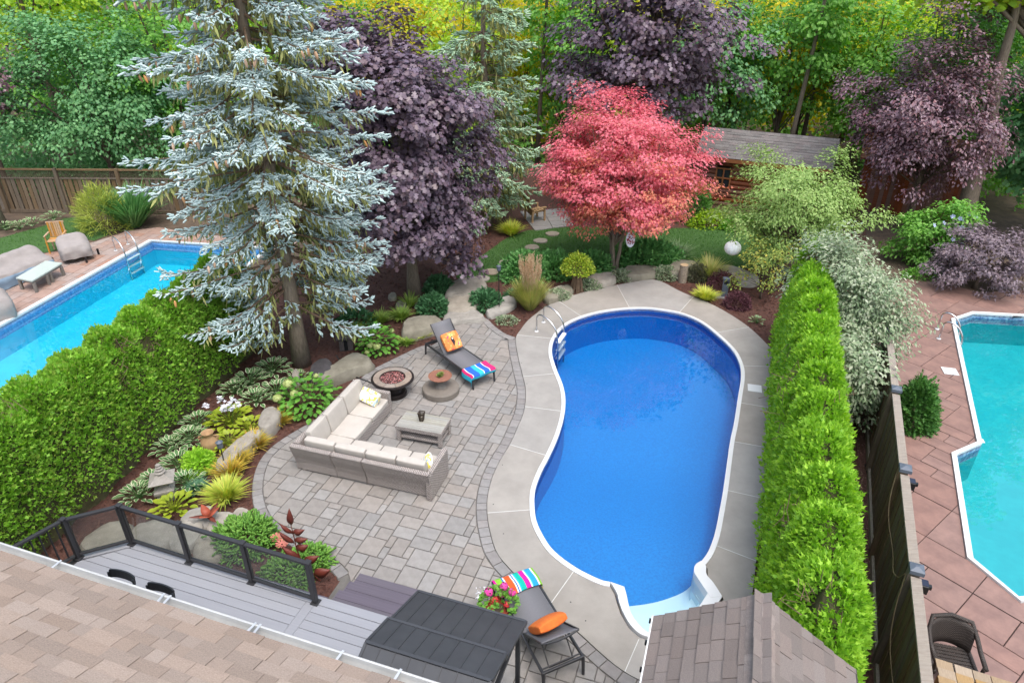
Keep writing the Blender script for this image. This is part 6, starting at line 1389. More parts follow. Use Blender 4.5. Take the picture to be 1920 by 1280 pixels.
# --- cedar hedges
def hedge(name, label, a, b, w0, w1, h, n, mats, seed, plants, core=(.10, .095, .04), leaf=.13):
    r = np.random.default_rng(seed); a = np.array([*a[:2], 0.]); b = np.array([*b[:2], 0.]); Lh = np.linalg.norm(b - a); d = (b - a) / Lh; sd = np.array([-d[1], d[0], 0]); t = thing(name, label, 'hedge', tuple((a + b) / 2)); mid = (a + b) / 2
    def surf(s, th, off=0.):
        # th in [0, pi]: one base edge, over the top, to the other base edge
        e = np.clip(np.minimum(s, Lh - s) / .55, 0.02, 1) ** .5; bul = 1 + .045 * np.sin(s / Lh * plants * 6.283 + seed) + .05 * np.sin(s * 3.1 + 2 * th + seed) + .04 * np.sin(s * 7.3 - 3 * th)
        c, sn_ = np.cos(th), np.sin(th); x = np.sign(c) * np.abs(c) ** .62; z = np.abs(sn_) ** .60
        wv = (w0 + (w1 - w0) * z) * e * bul - off; hh = h * (.90 + .10 * e) * (1 + .045 * np.sin(s / Lh * plants * 6.283 + 1) + .02 * np.sin(s * 9)) - off
        return a + d * s[:, None] + sd * (x * wv)[:, None] + UP * (z * hh)[:, None]
    s = r.uniform(-.0, Lh, n); th = np.arccos(np.clip(1 - 2 * r.random(n), -1, 1)) if False else r.uniform(.02, math.pi - .02, n); p = surf(s, th); p2 = surf(np.clip(s + .02, 0, Lh), th); p3 = surf(s, th + .03); nn = nrmz(np.cross(p2 - p, p3 - p)); ctr = a + d * s[:, None] + UP * h * .45; nn *= np.sign(((p - ctr) * nn).sum(1, keepdims=True) + 1e-6)
    cl = np.sin(p[:, 0] * 9 + seed) * np.sin(p[:, 1] * 8) * np.sin(p[:, 2] * 9 + 1); p = p + nn * (r.uniform(-.12, .02, n) + .05 * cl + .035 * np.sin(p[:, 0] * 19 + 3 * p[:, 2]) * np.sin(p[:, 1] * 17 + 2) * np.sin(p[:, 2] * 18) + .04 * np.abs(r.normal(0, .6, n)))[:, None] - mid
    ax = nrmz(nn * .8 + UP * .55 + r.normal(0, .42, (n, 3))); nr = nrmz(nn * .55 + UP * .4 + r.normal(0, .5, (n, 3))); L = leaf * r.uniform(.6, 1.3, n)
    hs_ = r.uniform(.6, Lh - .4, 16); ht_ = r.uniform(.55, math.pi - .55, 16); hc = surf(hs_, ht_) - mid; hr = r.uniform(.07, .2, 16)
    keep = np.ones(n, bool)
    for c_, r1 in zip(hc, hr): keep &= np.linalg.norm((p - c_) * np.array([1, 1, .8]), axis=1) > r1 * (1 + .4 * r.normal(0, .5, n))
    p, ax, nr, L, cl = p[keep], ax[keep], nr[keep], L[keep], cl[keep]; n = len(p)
    tw_ = MB()
    for c_, r1 in zip(hc, hr):
        for _ in range(22): e_ = c_ + r.normal(0, r1 * .7, 3); tw_.tube([tuple(e_ - r.normal(0, .08, 3) - (c_ - np.array([c_[0], c_[1], 0])) * .03), tuple(e_ + r.normal(0, .07, 3))], [.006, .003], 4, caps=False)
    tag(tw_.build('bare_twigs', M_twig, t), kind='stuff')
    q = np.clip(.5 + .32 * cl + r.normal(0, .25, n), 0, .999)
    tag(link('foliage', inst('foliage', *T_SPRIG, p, ax, nr, L, L * .75, mats, q), t), kind='stuff')
    m = MB(); S_, T_ = 60, 14; vs_ = []
    for i in range(S_ + 1):
        sv = np.full(T_ + 1, Lh * i / S_); vs_ += [tuple(v - mid) for v in surf(sv, np.linspace(0, math.pi, T_ + 1), .14)]
    m.add(vs_, [(i * (T_ + 1) + j, i * (T_ + 1) + j + 1, (i + 1) * (T_ + 1) + j + 1, (i + 1) * (T_ + 1) + j) for i in range(S_) for j in range(T_)]); m.build('inner_growth', mat('hedge_core_' + name + str(seed), core, .95, tuple(c * .5 for c in core), 9, bump=.8), t)
    # bare twiggy gaps
    return t
hedge('cedar_hedge', 'tall narrow bright green cedar hedge along the right side of the pool', (7.24, 15.4), (3.17, 4.35), .52, .42, 2.72, 97000, G_cedar, 3, 13, leaf=.082)
hedge('cedar_hedge', 'broad green cedar hedge screening the left pool', (-6.75, 15.6), (-8.75, 5.2), .62, .52, 2.4, 97000, G_cedar2, 8, 12, leaf=.085)
# --- low plants
M_hgreen = leafmat('hosta_green', [(.07, .17, .05), (.10, .22, .07), (.08, .19, .06)], .25, .45); M_hedge_ = leafmat('hosta_margin', [(.62, .64, .42), (.70, .70, .52), (.56, .60, .38)], .25, .5)
M_hyel = leafmat('hosta_yellow', [(.28, .36, .03), (.36, .43, .04), (.22, .31, .03)], .3, .45)
def leafmesh(name, L, Wd, mats, margin):
    """one broad arching leaf: midrib groove, optional pale margin"""
    m = MB(); nu = 6; rows = []
    for i in range(nu + 1):
        u = i / nu; w = Wd / 2 * (math.sin(math.pi * min(1, u * .97 + .03) ** .75)) ** .8; z = .22 * L * math.sin(math.pi * u * .62) - .10 * L * u * u; x = L * (u - .08 * u * u)
        rows.append([(x, -w, z + .10 * w), (x, -w * .72, z + .04 * w), (x, 0, z - .12 * w), (x, w * .72, z + .04 * w), (x, w, z + .10 * w)])
    vs_ = [p for r_ in rows for p in r_]
    for i in range(nu):
        for j in range(4): m.f.append((i * 5 + j, (i + 1) * 5 + j, (i + 1) * 5 + j + 1, i * 5 + j + 1)); m.m.append(1 if margin and j in (0, 3) else 0); m.r.append(0.)
    m.v = vs_; return m.mesh(name, mats, smooth=True)
HV = leafmesh('leaf', .165, .085, [M_hgreen, M_hedge_], True); HY = leafmesh('leaf', .15, .09, [M_hyel], False); HG = leafmesh('leaf', .20, .12, [M_hgreen], False)
def hosta(label, px, py, n, me, sc, group=None, flowers=False):
    p = P(px, py, .01); t = thing('hosta', label, 'hosta', (p.x, p.y, .01), rnd.uniform(0, 6), group); m = MB()
    n = int(n * 1.6)
    for k in range(n):
        ring_ = k / n; a = k * 2.39996 + rnd.uniform(-.2, .2); rr = (.06 + .24 * ring_ ** .8) * sc; z = (.20 - .13 * ring_) * sc + .04; s_ = sc * (.75 + .45 * ring_) * rnd.uniform(.85, 1.15)
        link('leaf', me, t, (rr * math.cos(a), rr * math.sin(a), z), (0, R(-30 + 42 * ring_) + R(rnd.uniform(-8, 8)), a), (s_, s_, s_)); m.tube([(0, 0, 0), (rr * .5 * math.cos(a), rr * .5 * math.sin(a), z * .7), (rr * math.cos(a), rr * math.sin(a), z)], .004, 4, caps=False)
    tag(m.build('stalks', M_hgreen if me is not HY else M_hyel, t), kind='stuff')
    if flowers:
        for k in range(9):
            a = rnd.uniform(0, 6.28); rr = rnd.uniform(.05, .38); h = rnd.uniform(.42, .62); b = Vector((rr * math.cos(a), rr * math.sin(a), h)); f = MB(); f.tube([(b.x * .5, b.y * .5, .1), tuple(b)], .004, 4)
            sp_ = f.build('flower_stalk', M_hgreen, t); f = MB()
            for j in range(9):
                c = b + Vector((rnd.uniform(-.045, .045), rnd.uniform(-.045, .045), rnd.uniform(-.06, .05)))
                for q in range(5): d1_ = Vector((math.cos(q * 1.26 + j), math.sin(q * 1.26 + j), .5 * rnd.uniform(-1, 1))).normalized() * .042; s_ = d1_.cross(Vector((0, 0, 1))).normalized() * .013; f.add([c, c + d1_ * .6 + s_, c + d1_, c + d1_ * .6 - s_], [(0, 1, 2, 3)])
            tag(f.build('blossom', mat('white_petal', (.74, .74, .82), .7), sp_), kind='stuff')
    return t
hv = 'white edged hosta '
for i, (px, py, n, sc, w) in enumerate([(262, 935, 24, .95, 'nearest the angled railing corner'), (290, 908, 20, .85, 'left of the stone pagoda at the hedge foot'), (352, 912, 22, .9, 'right behind the stone pagoda'), (338, 878, 24, 1., 'above the stone pagoda'), (322, 846, 22, .95, 'at the hedge foot left of the clay urn'), (356, 830, 24, 1., 'just left of the clay urn'), (372, 800, 22, .95, 'behind the clay urn'), (470, 722, 26, 1.15, 'in the middle of the far patch'), (512, 700, 26, 1.15, 'at the far end of the patch below the spruce'), (520, 742, 24, 1.1, 'at the patio side of the far patch, by the hydrangea'), (442, 738, 22, 1.0, 'at the hedge side of the far patch'), (482, 756, 22, 1.0, 'behind the white flowering hosta'), (560, 715, 16, .8, 'by the dark boulder under the spruce'), (1418, 606, 14, .6, 'at the foot of the right hedge')]):
    hosta(hv + w, px, py, n, HV, sc, 'white edged hostas')
hosta('lime yellow hosta in front of the stone pagoda', 328, 958, 30, HY, 1.0, 'lime yellow hostas'); hosta('lime yellow hosta with white flower spikes beside the urn', 432, 795, 34, HY, 1.25, 'lime yellow hostas', True); hosta('lime yellow hosta spreading toward the clay urn', 432, 836, 26, HY, 1.0, 'lime yellow hostas'); hosta('lime yellow hosta with drooping leaves near the flowering one', 468, 808, 22, HY, .95, 'lime yellow hostas')
for i, (px, py) in enumerate(((12, 432), (38, 430), (62, 424), (102, 412))): hosta(['white edged hosta at the left photo edge by the lawn', 'second white edged hosta from the left edge by the lawn', 'third white edged hosta from the left edge by the lawn', 'small hosta by the lawn nearest the golden weeping shrub'][i], px, py, 16, HV, 1.1, 'hostas along the left lawn')
# hydrangeas
M_hyd = leafmat('hydrangea_leaf', [(.09, .26, .04), (.13, .33, .05), (.18, .40, .06), (.08, .22, .04)], .3, .45); HL = leafmesh('leaf', .135, .10, [M_hyd], False)
M_hyf = leafmat('hydrangea_bloom', [(.45, .52, .20), (.55, .60, .28), (.40, .48, .15)], .2)
def hydrangea(label, px, py, R_, H_, n, blooms, seed):
    r = random.Random(seed); p = P(px, py); t = thing('hydrangea', label, 'hydrangea', (p.x, p.y, .01), 0, 'hydrangeas with lime blooms'); m = MB()
    for k in range(n):
        a = k * 2.39996; u = (k + .5) / n; el = math.asin(1 - u * .93); d_ = Vector((math.cos(a) * math.cos(el), math.sin(a) * math.cos(el), math.sin(el))); q = Vector((d_.x * R_, d_.y * R_, max(.06, d_.z * H_ + .05))) * r.choice((r.uniform(.9, 1.1), r.uniform(.55, .9))); s_ = r.uniform(.75, 1.25)
        link('leaf', HL, t, q, (R(r.uniform(-20, 20)), R(-5 + 40 * u + r.uniform(-15, 15)), a + r.uniform(-.4, .4)), (s_, s_, s_))
        if k % 4 == 0: m.tube([(0, 0, 0), tuple(q * .55 + Vector((0, 0, .05))), tuple(q)], [.008, .006, .003], 4, caps=False)
    tag(m.build('stems', M_twig, t), kind='stuff')
    for (x, y, z, s_) in blooms:
        f = MB()
        for k in range(90):
            d_ = Vector((r.gauss(0, 1), r.gauss(0, 1), r.gauss(0, 1))).normalized(); d_.z *= .8; c = d_ * s_; tx = d_.orthogonal().normalized(); ty = d_.cross(tx); a = r.uniform(0, 6); u1 = (tx * math.cos(a) + ty * math.sin(a)) * s_ * .24; u2 = (ty * math.cos(a) - tx * math.sin(a)) * s_ * .24; f.add([c + u1, c + u2, c - u1, c - u2], [(0, 1, 2, 3)], 0, r.random())
        f.lathe([(.0, -s_ * .7), (s_ * .75, -s_ * .3), (s_ * .75, s_ * .3), (0, s_ * .7)], 10); tag(f.build('bloom', M_hyf, t, loc=(x, y, z)), kind='stuff')
hydrangea('large hydrangea with cream blooms behind the sofa', 580, 762, .62, .62, 230, [(-.35, -.05, .62, .115), (-.55, -.28, .40, .10), (-.18, -.25, .50, .09), (.15, .3, .6, .06), (-.28, -.42, .30, .07)], 5)
hydrangea('smaller hydrangea with lime blooms beside the basalt fountain', 710, 655, .45, .55, 150, [(.05, -.38, .30, .10), (-.12, -.36, .32, .085), (-.36, -.2, .26, .075), (.35, .15, .45, .06), (-.2, -.42, .15, .07)], 6)
# grasses
def grass(label, px, py, R_, H_, n, cols, seed, wid=.011, name='ornamental_grass', group='arching grasses in the bed', plume=None, upright=.5):
    r = np.random.default_rng(seed); p0 = P(px, py); t = thing(name, label, 'grass', (p0.x, p0.y, .01), 0, group); a = r.uniform(0, 6.283, n); k = r.random(n) ** .7; el = np.clip(1.45 - (1 - upright) * 1.25 * k + r.normal(0, .12, n), .25, 1.55)
    pos = np.c_[np.cos(a) * R_ * .22 * k, np.sin(a) * R_ * .22 * k, np.zeros(n)]; ax = np.c_[np.cos(a) * np.cos(el), np.sin(a) * np.cos(el), np.sin(el)]; L = np.where(el > .9, H_, (H_ + R_) / 2 * 1.05) * r.uniform(.7, 1.2, n)
    out = np.c_[np.cos(a), np.sin(a), np.zeros(n)]; seg = 5; V = []; w = wid * r.uniform(.7, 1.3, n); sd = np.c_[-np.sin(a), np.cos(a), np.zeros(n)]
    for i in range(seg + 1):
        u = i / seg; c = pos + ax * (L * u)[:, None] + (out * (.22 * (1 - upright)) - UP * (.42 * (1 - upright) + .06)) * (L * u * u * (1.0 + .3 * np.sin(a * 3)))[:, None]; c[:, 2] = np.maximum(c[:, 2], .012); ww = w * (1 - u ** 2.2) + .0006; V.append((c - sd * ww[:, None], c + sd * ww[:, None]))
    v = np.concatenate([np.stack([V[i][0], V[i][1], V[i + 1][1], V[i + 1][0]], 1) for i in range(seg)]); q = np.tile(r.random(n), seg)
    tag(link('blades', npmesh('blades', v.reshape(-1, 3), 4, cols, q), t), kind='stuff')
    if plume:
        nP, hP, cP = plume; pp = []; aa = []
        for k_ in range(nP):
            b = r.uniform(0, 6.28); rr = R_ * .55 * math.sqrt(r.random()); hh = hP * r.uniform(.82, 1.12); top_ = np.array([math.cos(b) * rr, math.sin(b) * rr, hh]); bot = np.array([math.cos(b) * rr * .35, math.sin(b) * rr * .35, 0]); dd = nrmz(top_ - bot)
            for j in range(26): u = r.random(); pp.append(bot + (top_ - bot) * (.72 + .28 * u) + r.normal(0, .006, 3)); aa.append(nrmz(dd + r.normal(0, .22, 3)))
            for j in range(4): pp.append(bot + (top_ - bot) * (.1 + .18 * j)); aa.append(dd)
        pp, aa = np.array(pp), np.array(aa); LL_ = np.where(np.arange(len(pp)) % 30 < 26, .06, .25); tag(link('plumes', inst('plumes', *T_DIA, pp, aa, nrmz(np.cross(aa, r.normal(0, 1, aa.shape))), LL_, np.where(LL_ > .1, .008, .016), cP, r.random(len(pp))), t), kind='stuff')
    return t
C_gold = LM('grass_gold', [(.36, .26, .04), (.28, .27, .05), (.44, .30, .05), (.22, .24, .05), (.40, .22, .05)], .25); C_lime = LM('grass_lime', [(.24, .32, .05), (.32, .38, .06), (.40, .40, .08), (.20, .27, .04), (.42, .34, .07)], .25); C_green = LM('grass_green', [(.10, .18, .03), (.15, .23, .04), (.20, .26, .06), (.08, .14, .03)], .25); C_plume = LM('grass_plume', [(.42, .31, .20), (.52, .40, .27), (.36, .26, .16)], .3, gain=1.1); C_reed = LM('grass_reed', [(.22, .26, .07), (.30, .30, .10), (.16, .21, .05), (.36, .30, .13)], .25)
for args in [('golden lime grass mound by the flat rocks near the railing', 425, 935, .50, .42, 700, C_lime, 1), ('golden daylily clump just above the lime grass mound', 432, 890, .42, .38, 420, C_gold, 2), ('golden daylily clump in the middle of the row beside the patio', 448, 868, .40, .36, 380, C_gold, 3), ('golden daylily clump at the far end of the row beside the patio', 478, 838, .45, .38, 480, C_gold, 4), ('tan green grass tuft between the hydrangea and the boulder', 522, 795, .42, .36, 380, C_gold, 5), ('green forest grass at the foot of the basalt fountain', 668, 628, .5, .36, 420, C_green, 6), ('green forest grass arching behind the smaller hydrangea', 712, 606, .5, .38, 420, C_green, 7), ('green forest grass spreading toward the dark yews', 752, 598, .5, .36, 420, C_green, 8), ('thin bright grass trailing by the flat boulder beside the lounger', 792, 632, .38, .24, 300, C_lime, 9), ('thin grass tuft just below the flat boulder', 762, 646, .36, .22, 280, C_green, 10), ('wispy tall grass around the small round stone', 768, 576, .4, .5, 120, C_green, 11), ('small grass tuft beside the gas hose', 632, 706, .3, .22, 240, C_gold, 12), ('yellow green daylily clump at the pool deck edge by the bollard', 1322, 562, .55, .42, 420, C_lime, 13), ('tall yellowing grass behind the dark round shrub', 1330, 522, .6, .85, 360, C_reed, 14), ('grass clump by the rear terrace', 958, 440, .7, .6, 500, C_lime, 15), ('fine blue green fescue tuft under the lime round shrub', 372, 922, .25, .26, 400, LM('fescue', [(.06, .14, .08), (.09, .18, .11)], .2), 16), ('thin grey green grass behind the junipers', 1272, 486, .4, .8, 160, LM('fescue2', [(.12, .18, .10), (.16, .22, .12)], .2), 18)]:
    grass(*args)
grass('tall feather reed grass with tan plumes beside the pool ladder', 993, 580, .62, .95, 1500, C_reed, 17, .009, 'feather_grass', None, (150, 1.45, C_plume), .72)
grass('dark green reedy grass bush beside the left fence', 252, 425, 1.2, 1.7, 900, LM('reed_dark', [(.05, .13, .04), (.08, .18, .06), (.11, .22, .08)], .25), 19, .03, 'reed_clump', None, None, .62)
# mounded shrubs
G_yew = LM('yew', [(.025, .075, .03), (.04, .11, .045), (.055, .14, .06)], .15); G_mugo = LM('mugo', [(.06, .15, .025), (.09, .20, .03), (.13, .25, .045)], .15); G_box = LM('boxwood_lime', [(.20, .36, .03), (.27, .44, .045), (.15, .29, .03)], .25); G_jun = LM('juniper', [(.05, .14, .04), (.08, .20, .06), (.11, .25, .075)], .2); G_bar = LM('barberry', [(.06, .022, .03), (.09, .035, .045), (.045, .02, .025)], .15); G_top = LM('topiary_leaf', [(.12, .20, .02), (.20, .28, .03), (.30, .33, .04), (.10, .17, .02)], .25); G_olivesh = LM('olive_dark', [(.05, .055, .03), (.075, .08, .045), (.04, .04, .028)], .1); G_weep = LM('weeping_gold', [(.20, .24, .04), (.27, .30, .06), (.15, .20, .03)], .25)
for lb, px, py, rad, mt_, tm, lf, n, nm, gp_ in [
    ('round mugo pine against the glass railing middle panel', 462, 1020, (.52, .46, .46), G_mugo, T_SHOOT, .09, 1500, 'mugo_pine', 'mugo pines by the deck'), ('low mugo pine behind the glass beside the rust sculpture', 545, 1082, (.42, .34, .36), G_mugo, T_SHOOT, .09, 900, 'mugo_pine', 'mugo pines by the deck'), ('small mugo pine at the base of the rust leaf sculpture', 585, 1058, (.32, .28, .30), G_mugo, T_SHOOT, .09, 600, 'mugo_pine', 'mugo pines by the deck'),
    ('bright lime rounded shrub below the clay urn', 376, 880, (.30, .28, .40), G_box, T_FROND, .075, 2600, 'lime_shrub', None), ('dark green yew nearest the lounger boulder', 812, 585, (.42, .40, .50), G_yew, T_FROND, .11, 2000, 'yew_shrub', 'dark yews by the stone steps'), ('dark green yew farther back beside the maple trunk', 824, 545, (.42, .40, .42), G_yew, T_FROND, .11, 1800, 'yew_shrub', 'dark yews by the stone steps'), ('dark green yew right of the stone steps', 911, 576, (.46, .44, .48), G_yew, T_FROND, .11, 2200, 'yew_shrub', 'dark yews by the stone steps'),
    ('small variegated euonymus beside the pool ladder path', 950, 604, (.30, .24, .14), G_var, T_OVAL, .06, 420, 'euonymus', 'pale variegated euonymus shrubs'), ('pale variegated euonymus right of the feather grass', 1046, 560, (.36, .30, .26), G_var, T_OVAL, .06, 1300, 'euonymus', 'pale variegated euonymus shrubs'), ('pale variegated euonymus right of the topiary trunk', 1106, 540, (.36, .30, .24), G_var, T_OVAL, .06, 1300, 'euonymus', 'pale variegated euonymus shrubs'), ('pale variegated euonymus in front of the red maple trunk', 1163, 524, (.40, .34, .28), G_var, T_OVAL, .06, 1400, 'euonymus', 'pale variegated euonymus shrubs'), ('largest pale euonymus left of the birch log', 1250, 520, (.46, .38, .32), G_var, T_OVAL, .06, 1800, 'euonymus', 'pale variegated euonymus shrubs'),
    ('spreading juniper behind the feather grass, nearest the stepping stones', 985, 520, (.75, .6, .75), G_jun, T_FROND, .17, 2600, 'juniper', 'spreading junipers round the red maple'), ('spreading juniper between the feather grass and the topiary', 1038, 515, (.7, .55, .70), G_jun, T_FROND, .17, 2400, 'juniper', 'spreading junipers round the red maple'), ('dark juniper just left of the red maple trunk', 1112, 510, (.55, .5, .60), G_jun, T_FROND, .15, 1800, 'juniper', 'spreading junipers round the red maple'), ('large juniper right of the red maple trunk', 1215, 497, (1.05, .6, .75), G_jun, T_FROND, .18, 3200, 'juniper', 'spreading junipers round the red maple'),
    ('near black rounded shrub right of the birch log', 1306, 525, (.33, .32, .52), G_olivesh, T_OVAL, .05, 2600, 'dark_shrub', None), ('dark red barberry beside the slate bollard', 1382, 575, (.38, .36, .42), G_bar, T_OVAL, .045, 2600, 'barberry', 'dark red barberries'), ('dark red barberry behind the slate bollard', 1352, 536, (.45, .38, .42), G_bar, T_OVAL, .045, 2200, 'barberry', 'dark red barberries'),
    ('golden green weeping shrub by the left fence', 200, 430, (.85, .7, 1.5), G_weep, T_BLADE, .32, 2200, 'weeping_shrub', None), ('green shrub at the foot of the log cabin window', 1330, 424, (.8, .5, .55), G_lime, T_OVAL, .09, 1500, 'green_shrub', 'green shrubs along the log cabin'), ('green shrub at the cabin foot behind the pale tree', 1385, 430, (.7, .5, .5), G_mid, T_OVAL, .09, 1300, 'green_shrub', 'green shrubs along the log cabin'), ('dark evergreen shrub at the cabin corner by the red maple', 1298, 415, (.7, .5, 1.3), G_dark, T_FROND, .15, 2000, 'green_shrub', 'green shrubs along the log cabin'), ('leafy green shrub under the spruce by the far hosta patch', 668, 610, (.5, .45, .42), G_yew, T_OVAL, .12, 500, 'leafy_shrub', None), ('low green cover beside the stone steps', 965, 560, (.35, .3, .25), G_yew, T_OVAL, .06, 700, 'leafy_cover', None),
    ('low weedy shrub at the edge of the red terrace', 1745, 520, (.9, .4, .3), G_mid, T_OVAL, .08, 1200, 'weedy_shrub', None)]:
    p = P(px, py); sh_ = shrub(nm, lb, (p.x, p.y), rad, mt_, tm, lf, n, int(px * 7 + py), .62 if tm not in (T_SHOOT, T_BLADE) else (.5 if tm is T_SHOOT else .045), group=gp_)
# topiary
tp_ = P(1081, 545); tt = shrub('topiary_shrub', 'yellow green ball topiary on a twiggy brown trunk', (tp_.x, tp_.y), (.46, .44, .50), G_top, T_OVAL, .06, 2600, 77, stem=False); fo_ = tt.children[0]; fo_.location = (0, 0, .62)
m = MB()
for k in range(26): a = k * 2.4; m.tube([(.20 * math.cos(a), .20 * math.sin(a), 0), (.12 * math.cos(a), .12 * math.sin(a), .4), (.2 * math.cos(a), .2 * math.sin(a), .85)], [.022, .016, .01], 5, caps=False)
tag(m.build('trunk_stems', M_twig, tt), kind='stuff')
# geranium in the pot
gt_n = 260; r = np.random.default_rng(9); d_ = nrmz(r.normal(0, 1, (gt_n, 3))); d_[:, 2] = np.abs(d_[:, 2]); p = d_ * np.array([.26, .24, .22]) + np.array([0, 0, .30]); tag(link('foliage', inst('foliage', *T_OVAL, p, nrmz(d_ + r.normal(0, .4, d_.shape)), nrmz(d_ + UP), .07, .06, G_mid, r.random(gt_n)), gt), kind='stuff')
for k, (x, y, z, s_) in enumerate(((-.14, .02, .55, .065), (.08, .10, .58, .06), (.2, .02, .55, .055), (-.05, -.08, .50, .05), (.12, -.12, .46, .045))):
    f = MB()
    for j in range(46): dd = Vector(r.normal(0, 1, 3)).normalized(); c = dd * s_; u1 = dd.orthogonal().normalized() * s_ * .35; u2 = dd.cross(u1.normalized()) * s_ * .35; f.add([c + u1, c + u2, c - u1, c - u2], [(0, 1, 2, 3)])
    tag(f.build('bloom', mat('magenta_petal', (.72, .06, .36), .7) if k < 3 else mat('red_petal', (.6, .03, .04), .7), gt, loc=(x, y, z)), kind='stuff'); MB().tube([(x * .5, y * .5, .3), (x, y, z)], .005, 4).build('flower_stalk', M_hyd, gt)
f = MB()
for k in range(60): c = Vector((rnd.uniform(-.34, -.12), rnd.uniform(.0, .2), rnd.uniform(.36, .5))); q = Vector((rnd.gauss(0, 1), rnd.gauss(0, 1), 1)).normalized(); u1 = q.orthogonal().normalized() * .012; u2 = q.cross(u1); f.add([c + u1, c + u2, c - u1, c - u2], [(0, 1, 2, 3)])
tag(f.build('white_blossom', MATS['white_petal'], gt), kind='stuff')
# --- rocks
def rock(name, label, pts, h, m, seed, z0=0., group=None, rough=.018, cat='rock'):
    """boulder with a flattish top: outline in photo pixels"""
    r_ = random.Random(seed); pw = [P(x, y, h * .8) for x, y in pts]; c = sum(pw, Vector()) / len(pw); out = spline([tuple((p - c).xy) for p in pw], True, 3); n = len(out); t = MB(); vs_ = []
    for s_, z in ((1.04, -.05), (1.06, h * .35), (1.0, h * .75), (.93, h * .95), (.6, h), (.25, h * 1.02)):
        for i, (x, y) in enumerate(out): k = 1 + .04 * r_.uniform(-1, 1); vs_.append((x * s_ * k, y * s_ * k, z + rough * r_.uniform(-1, 1) * (z > 0)))
    t.add(vs_, [(j * n + i, j * n + (i + 1) % n, (j + 1) * n + (i + 1) % n, (j + 1) * n + i) for j in range(5) for i in range(n)] + [tuple(range(5 * n, 6 * n))]); o = t.build(name, m, None); o.location = (c.x, c.y, z0); smooth_by_angle(o, 48); tag(o, label, cat, group); return o
M_rock = mat('limestone_rock', (.36, .33, .285), .9, (.22, .195, .165), 3.5, bump=1., bscale=6, detail=9, rand=.08); M_rockg = mat('mossy_rock', (.27, .25, .20), .9, (.16, .145, .11), 3.5, bump=1., bscale=6, detail=9); M_rockd = mat('dark_rock', (.075, .07, .075), .9, (.045, .04, .045), 4, bump=.8, bscale=12)
gR = 'limestone boulders in the beds'
for i, (lb, pts, h, mm) in enumerate([
    ('long curved boulder beside the golden daylilies', [(404, 872), (420, 850), (445, 825), (475, 806), (492, 808), (478, 828), (450, 850), (425, 872)], .26, M_rock), ('grey boulder between the flowering hosta and hydrangea', [(484, 800), (490, 775), (512, 764), (526, 772), (518, 792), (498, 806)], .30, M_rock), ('flat mossy boulder by the gas hose', [(592, 706), (625, 684), (662, 662), (690, 668), (696, 682), (650, 700), (612, 714)], .28, M_rockg), ('flat tan boulder behind the far lounger', [(754, 614), (764, 598), (800, 592), (824, 596), (822, 610), (790, 622), (760, 626)], .30, M_rockg),
    ('broad pale slab forming the lower stone step', [(832, 596), (842, 584), (880, 580), (904, 588), (905, 598), (870, 602), (838, 608)], .16, M_rock), ('wide weathered slab in the middle of the stone steps', [(838, 578), (842, 552), (860, 545), (895, 552), (898, 572), (880, 582), (850, 586)], .20, M_rock), ('large flat slab at the top of the stone steps', [(836, 552), (846, 530), (870, 522), (905, 525), (912, 540), (895, 552), (858, 556)], .24, M_rock), ('pale flat rock between the right yew and feather grass', [(912, 582), (935, 562), (960, 555), (968, 568), (945, 582), (922, 590)], .18, M_rock), ('grey rock under the feather grass', [(1020, 552), (1040, 540), (1066, 534), (1074, 545), (1050, 556), (1030, 562)], .22, M_rockg),
    ('flat rock between two euonymus shrubs', [(1100, 522), (1120, 512), (1150, 513), (1154, 524), (1130, 532), (1108, 532)], .22, M_rock), ('long flat rock right of the red maple trunk', [(1168, 512), (1176, 500), (1225, 498), (1234, 508), (1215, 516), (1180, 518)], .24, M_rockg), ('rounded boulder behind the birch log', [(1254, 500), (1270, 490), (1300, 490), (1312, 502), (1290, 512), (1262, 512)], .3, M_rockg), ('long grey boulder behind the barberries', [(1338, 506), (1360, 498), (1400, 508), (1425, 522), (1400, 528), (1360, 518)], .26, M_rock),
    ('small round stone under the wispy grass', [(742, 572), (748, 564), (760, 564), (762, 572), (752, 578)], .14, M_rockg), ('small round stone by the maple trunk', [(728, 554), (734, 548), (742, 550), (742, 558), (732, 560)], .12, M_rockg), ('small round stone left of the dark yew', [(778, 570), (784, 562), (794, 564), (794, 574), (784, 576)], .14, M_rockg), ('dark rounded boulder under the spruce', [(580, 702), (588, 682), (606, 672), (622, 680), (620, 698), (600, 708)], .28, M_rockd), ('small upright tan stone by the hosta patch', [(548, 706), (552, 694), (560, 696), (560, 710), (552, 712)], .26, M_rock)]): rock('boulder', lb, pts, h, mm, i, 0, gR)
gF = 'flat slabs beside the deck'
for i, (lb, pts) in enumerate([('big flat slab behind the angled glass panel', [(150, 1020), (190, 985), (235, 975), (250, 1000), (225, 1025), (175, 1040)]), ('flat slab behind the first straight glass panel', [(250, 990), (290, 975), (325, 985), (315, 1020), (270, 1035), (245, 1020)]), ('wide flat slab behind the railing near the rust flower', [(322, 990), (350, 975), (378, 978), (380, 1000), (350, 1030), (318, 1030)]), ('flat slab under the rust orange metal flower', [(338, 972), (365, 953), (400, 950), (408, 968), (390, 985), (355, 985)]), ('square flat slab right of the rust flower', [(392, 980), (410, 960), (438, 962), (430, 990), (412, 1000), (388, 995)]), ('pale flat slab nearest the patio edge by the mugo pine', [(432, 970), (448, 952), (470, 960), (462, 978), (445, 992), (428, 985)]), ('low flat slab at the glass below the mugo pine', [(362, 1030), (378, 1003), (410, 1002), (425, 1020), (408, 1045), (372, 1050)])]): rock('flat_rock', lb, pts, .17, M_rock, 40 + i, 0, gF, .015)
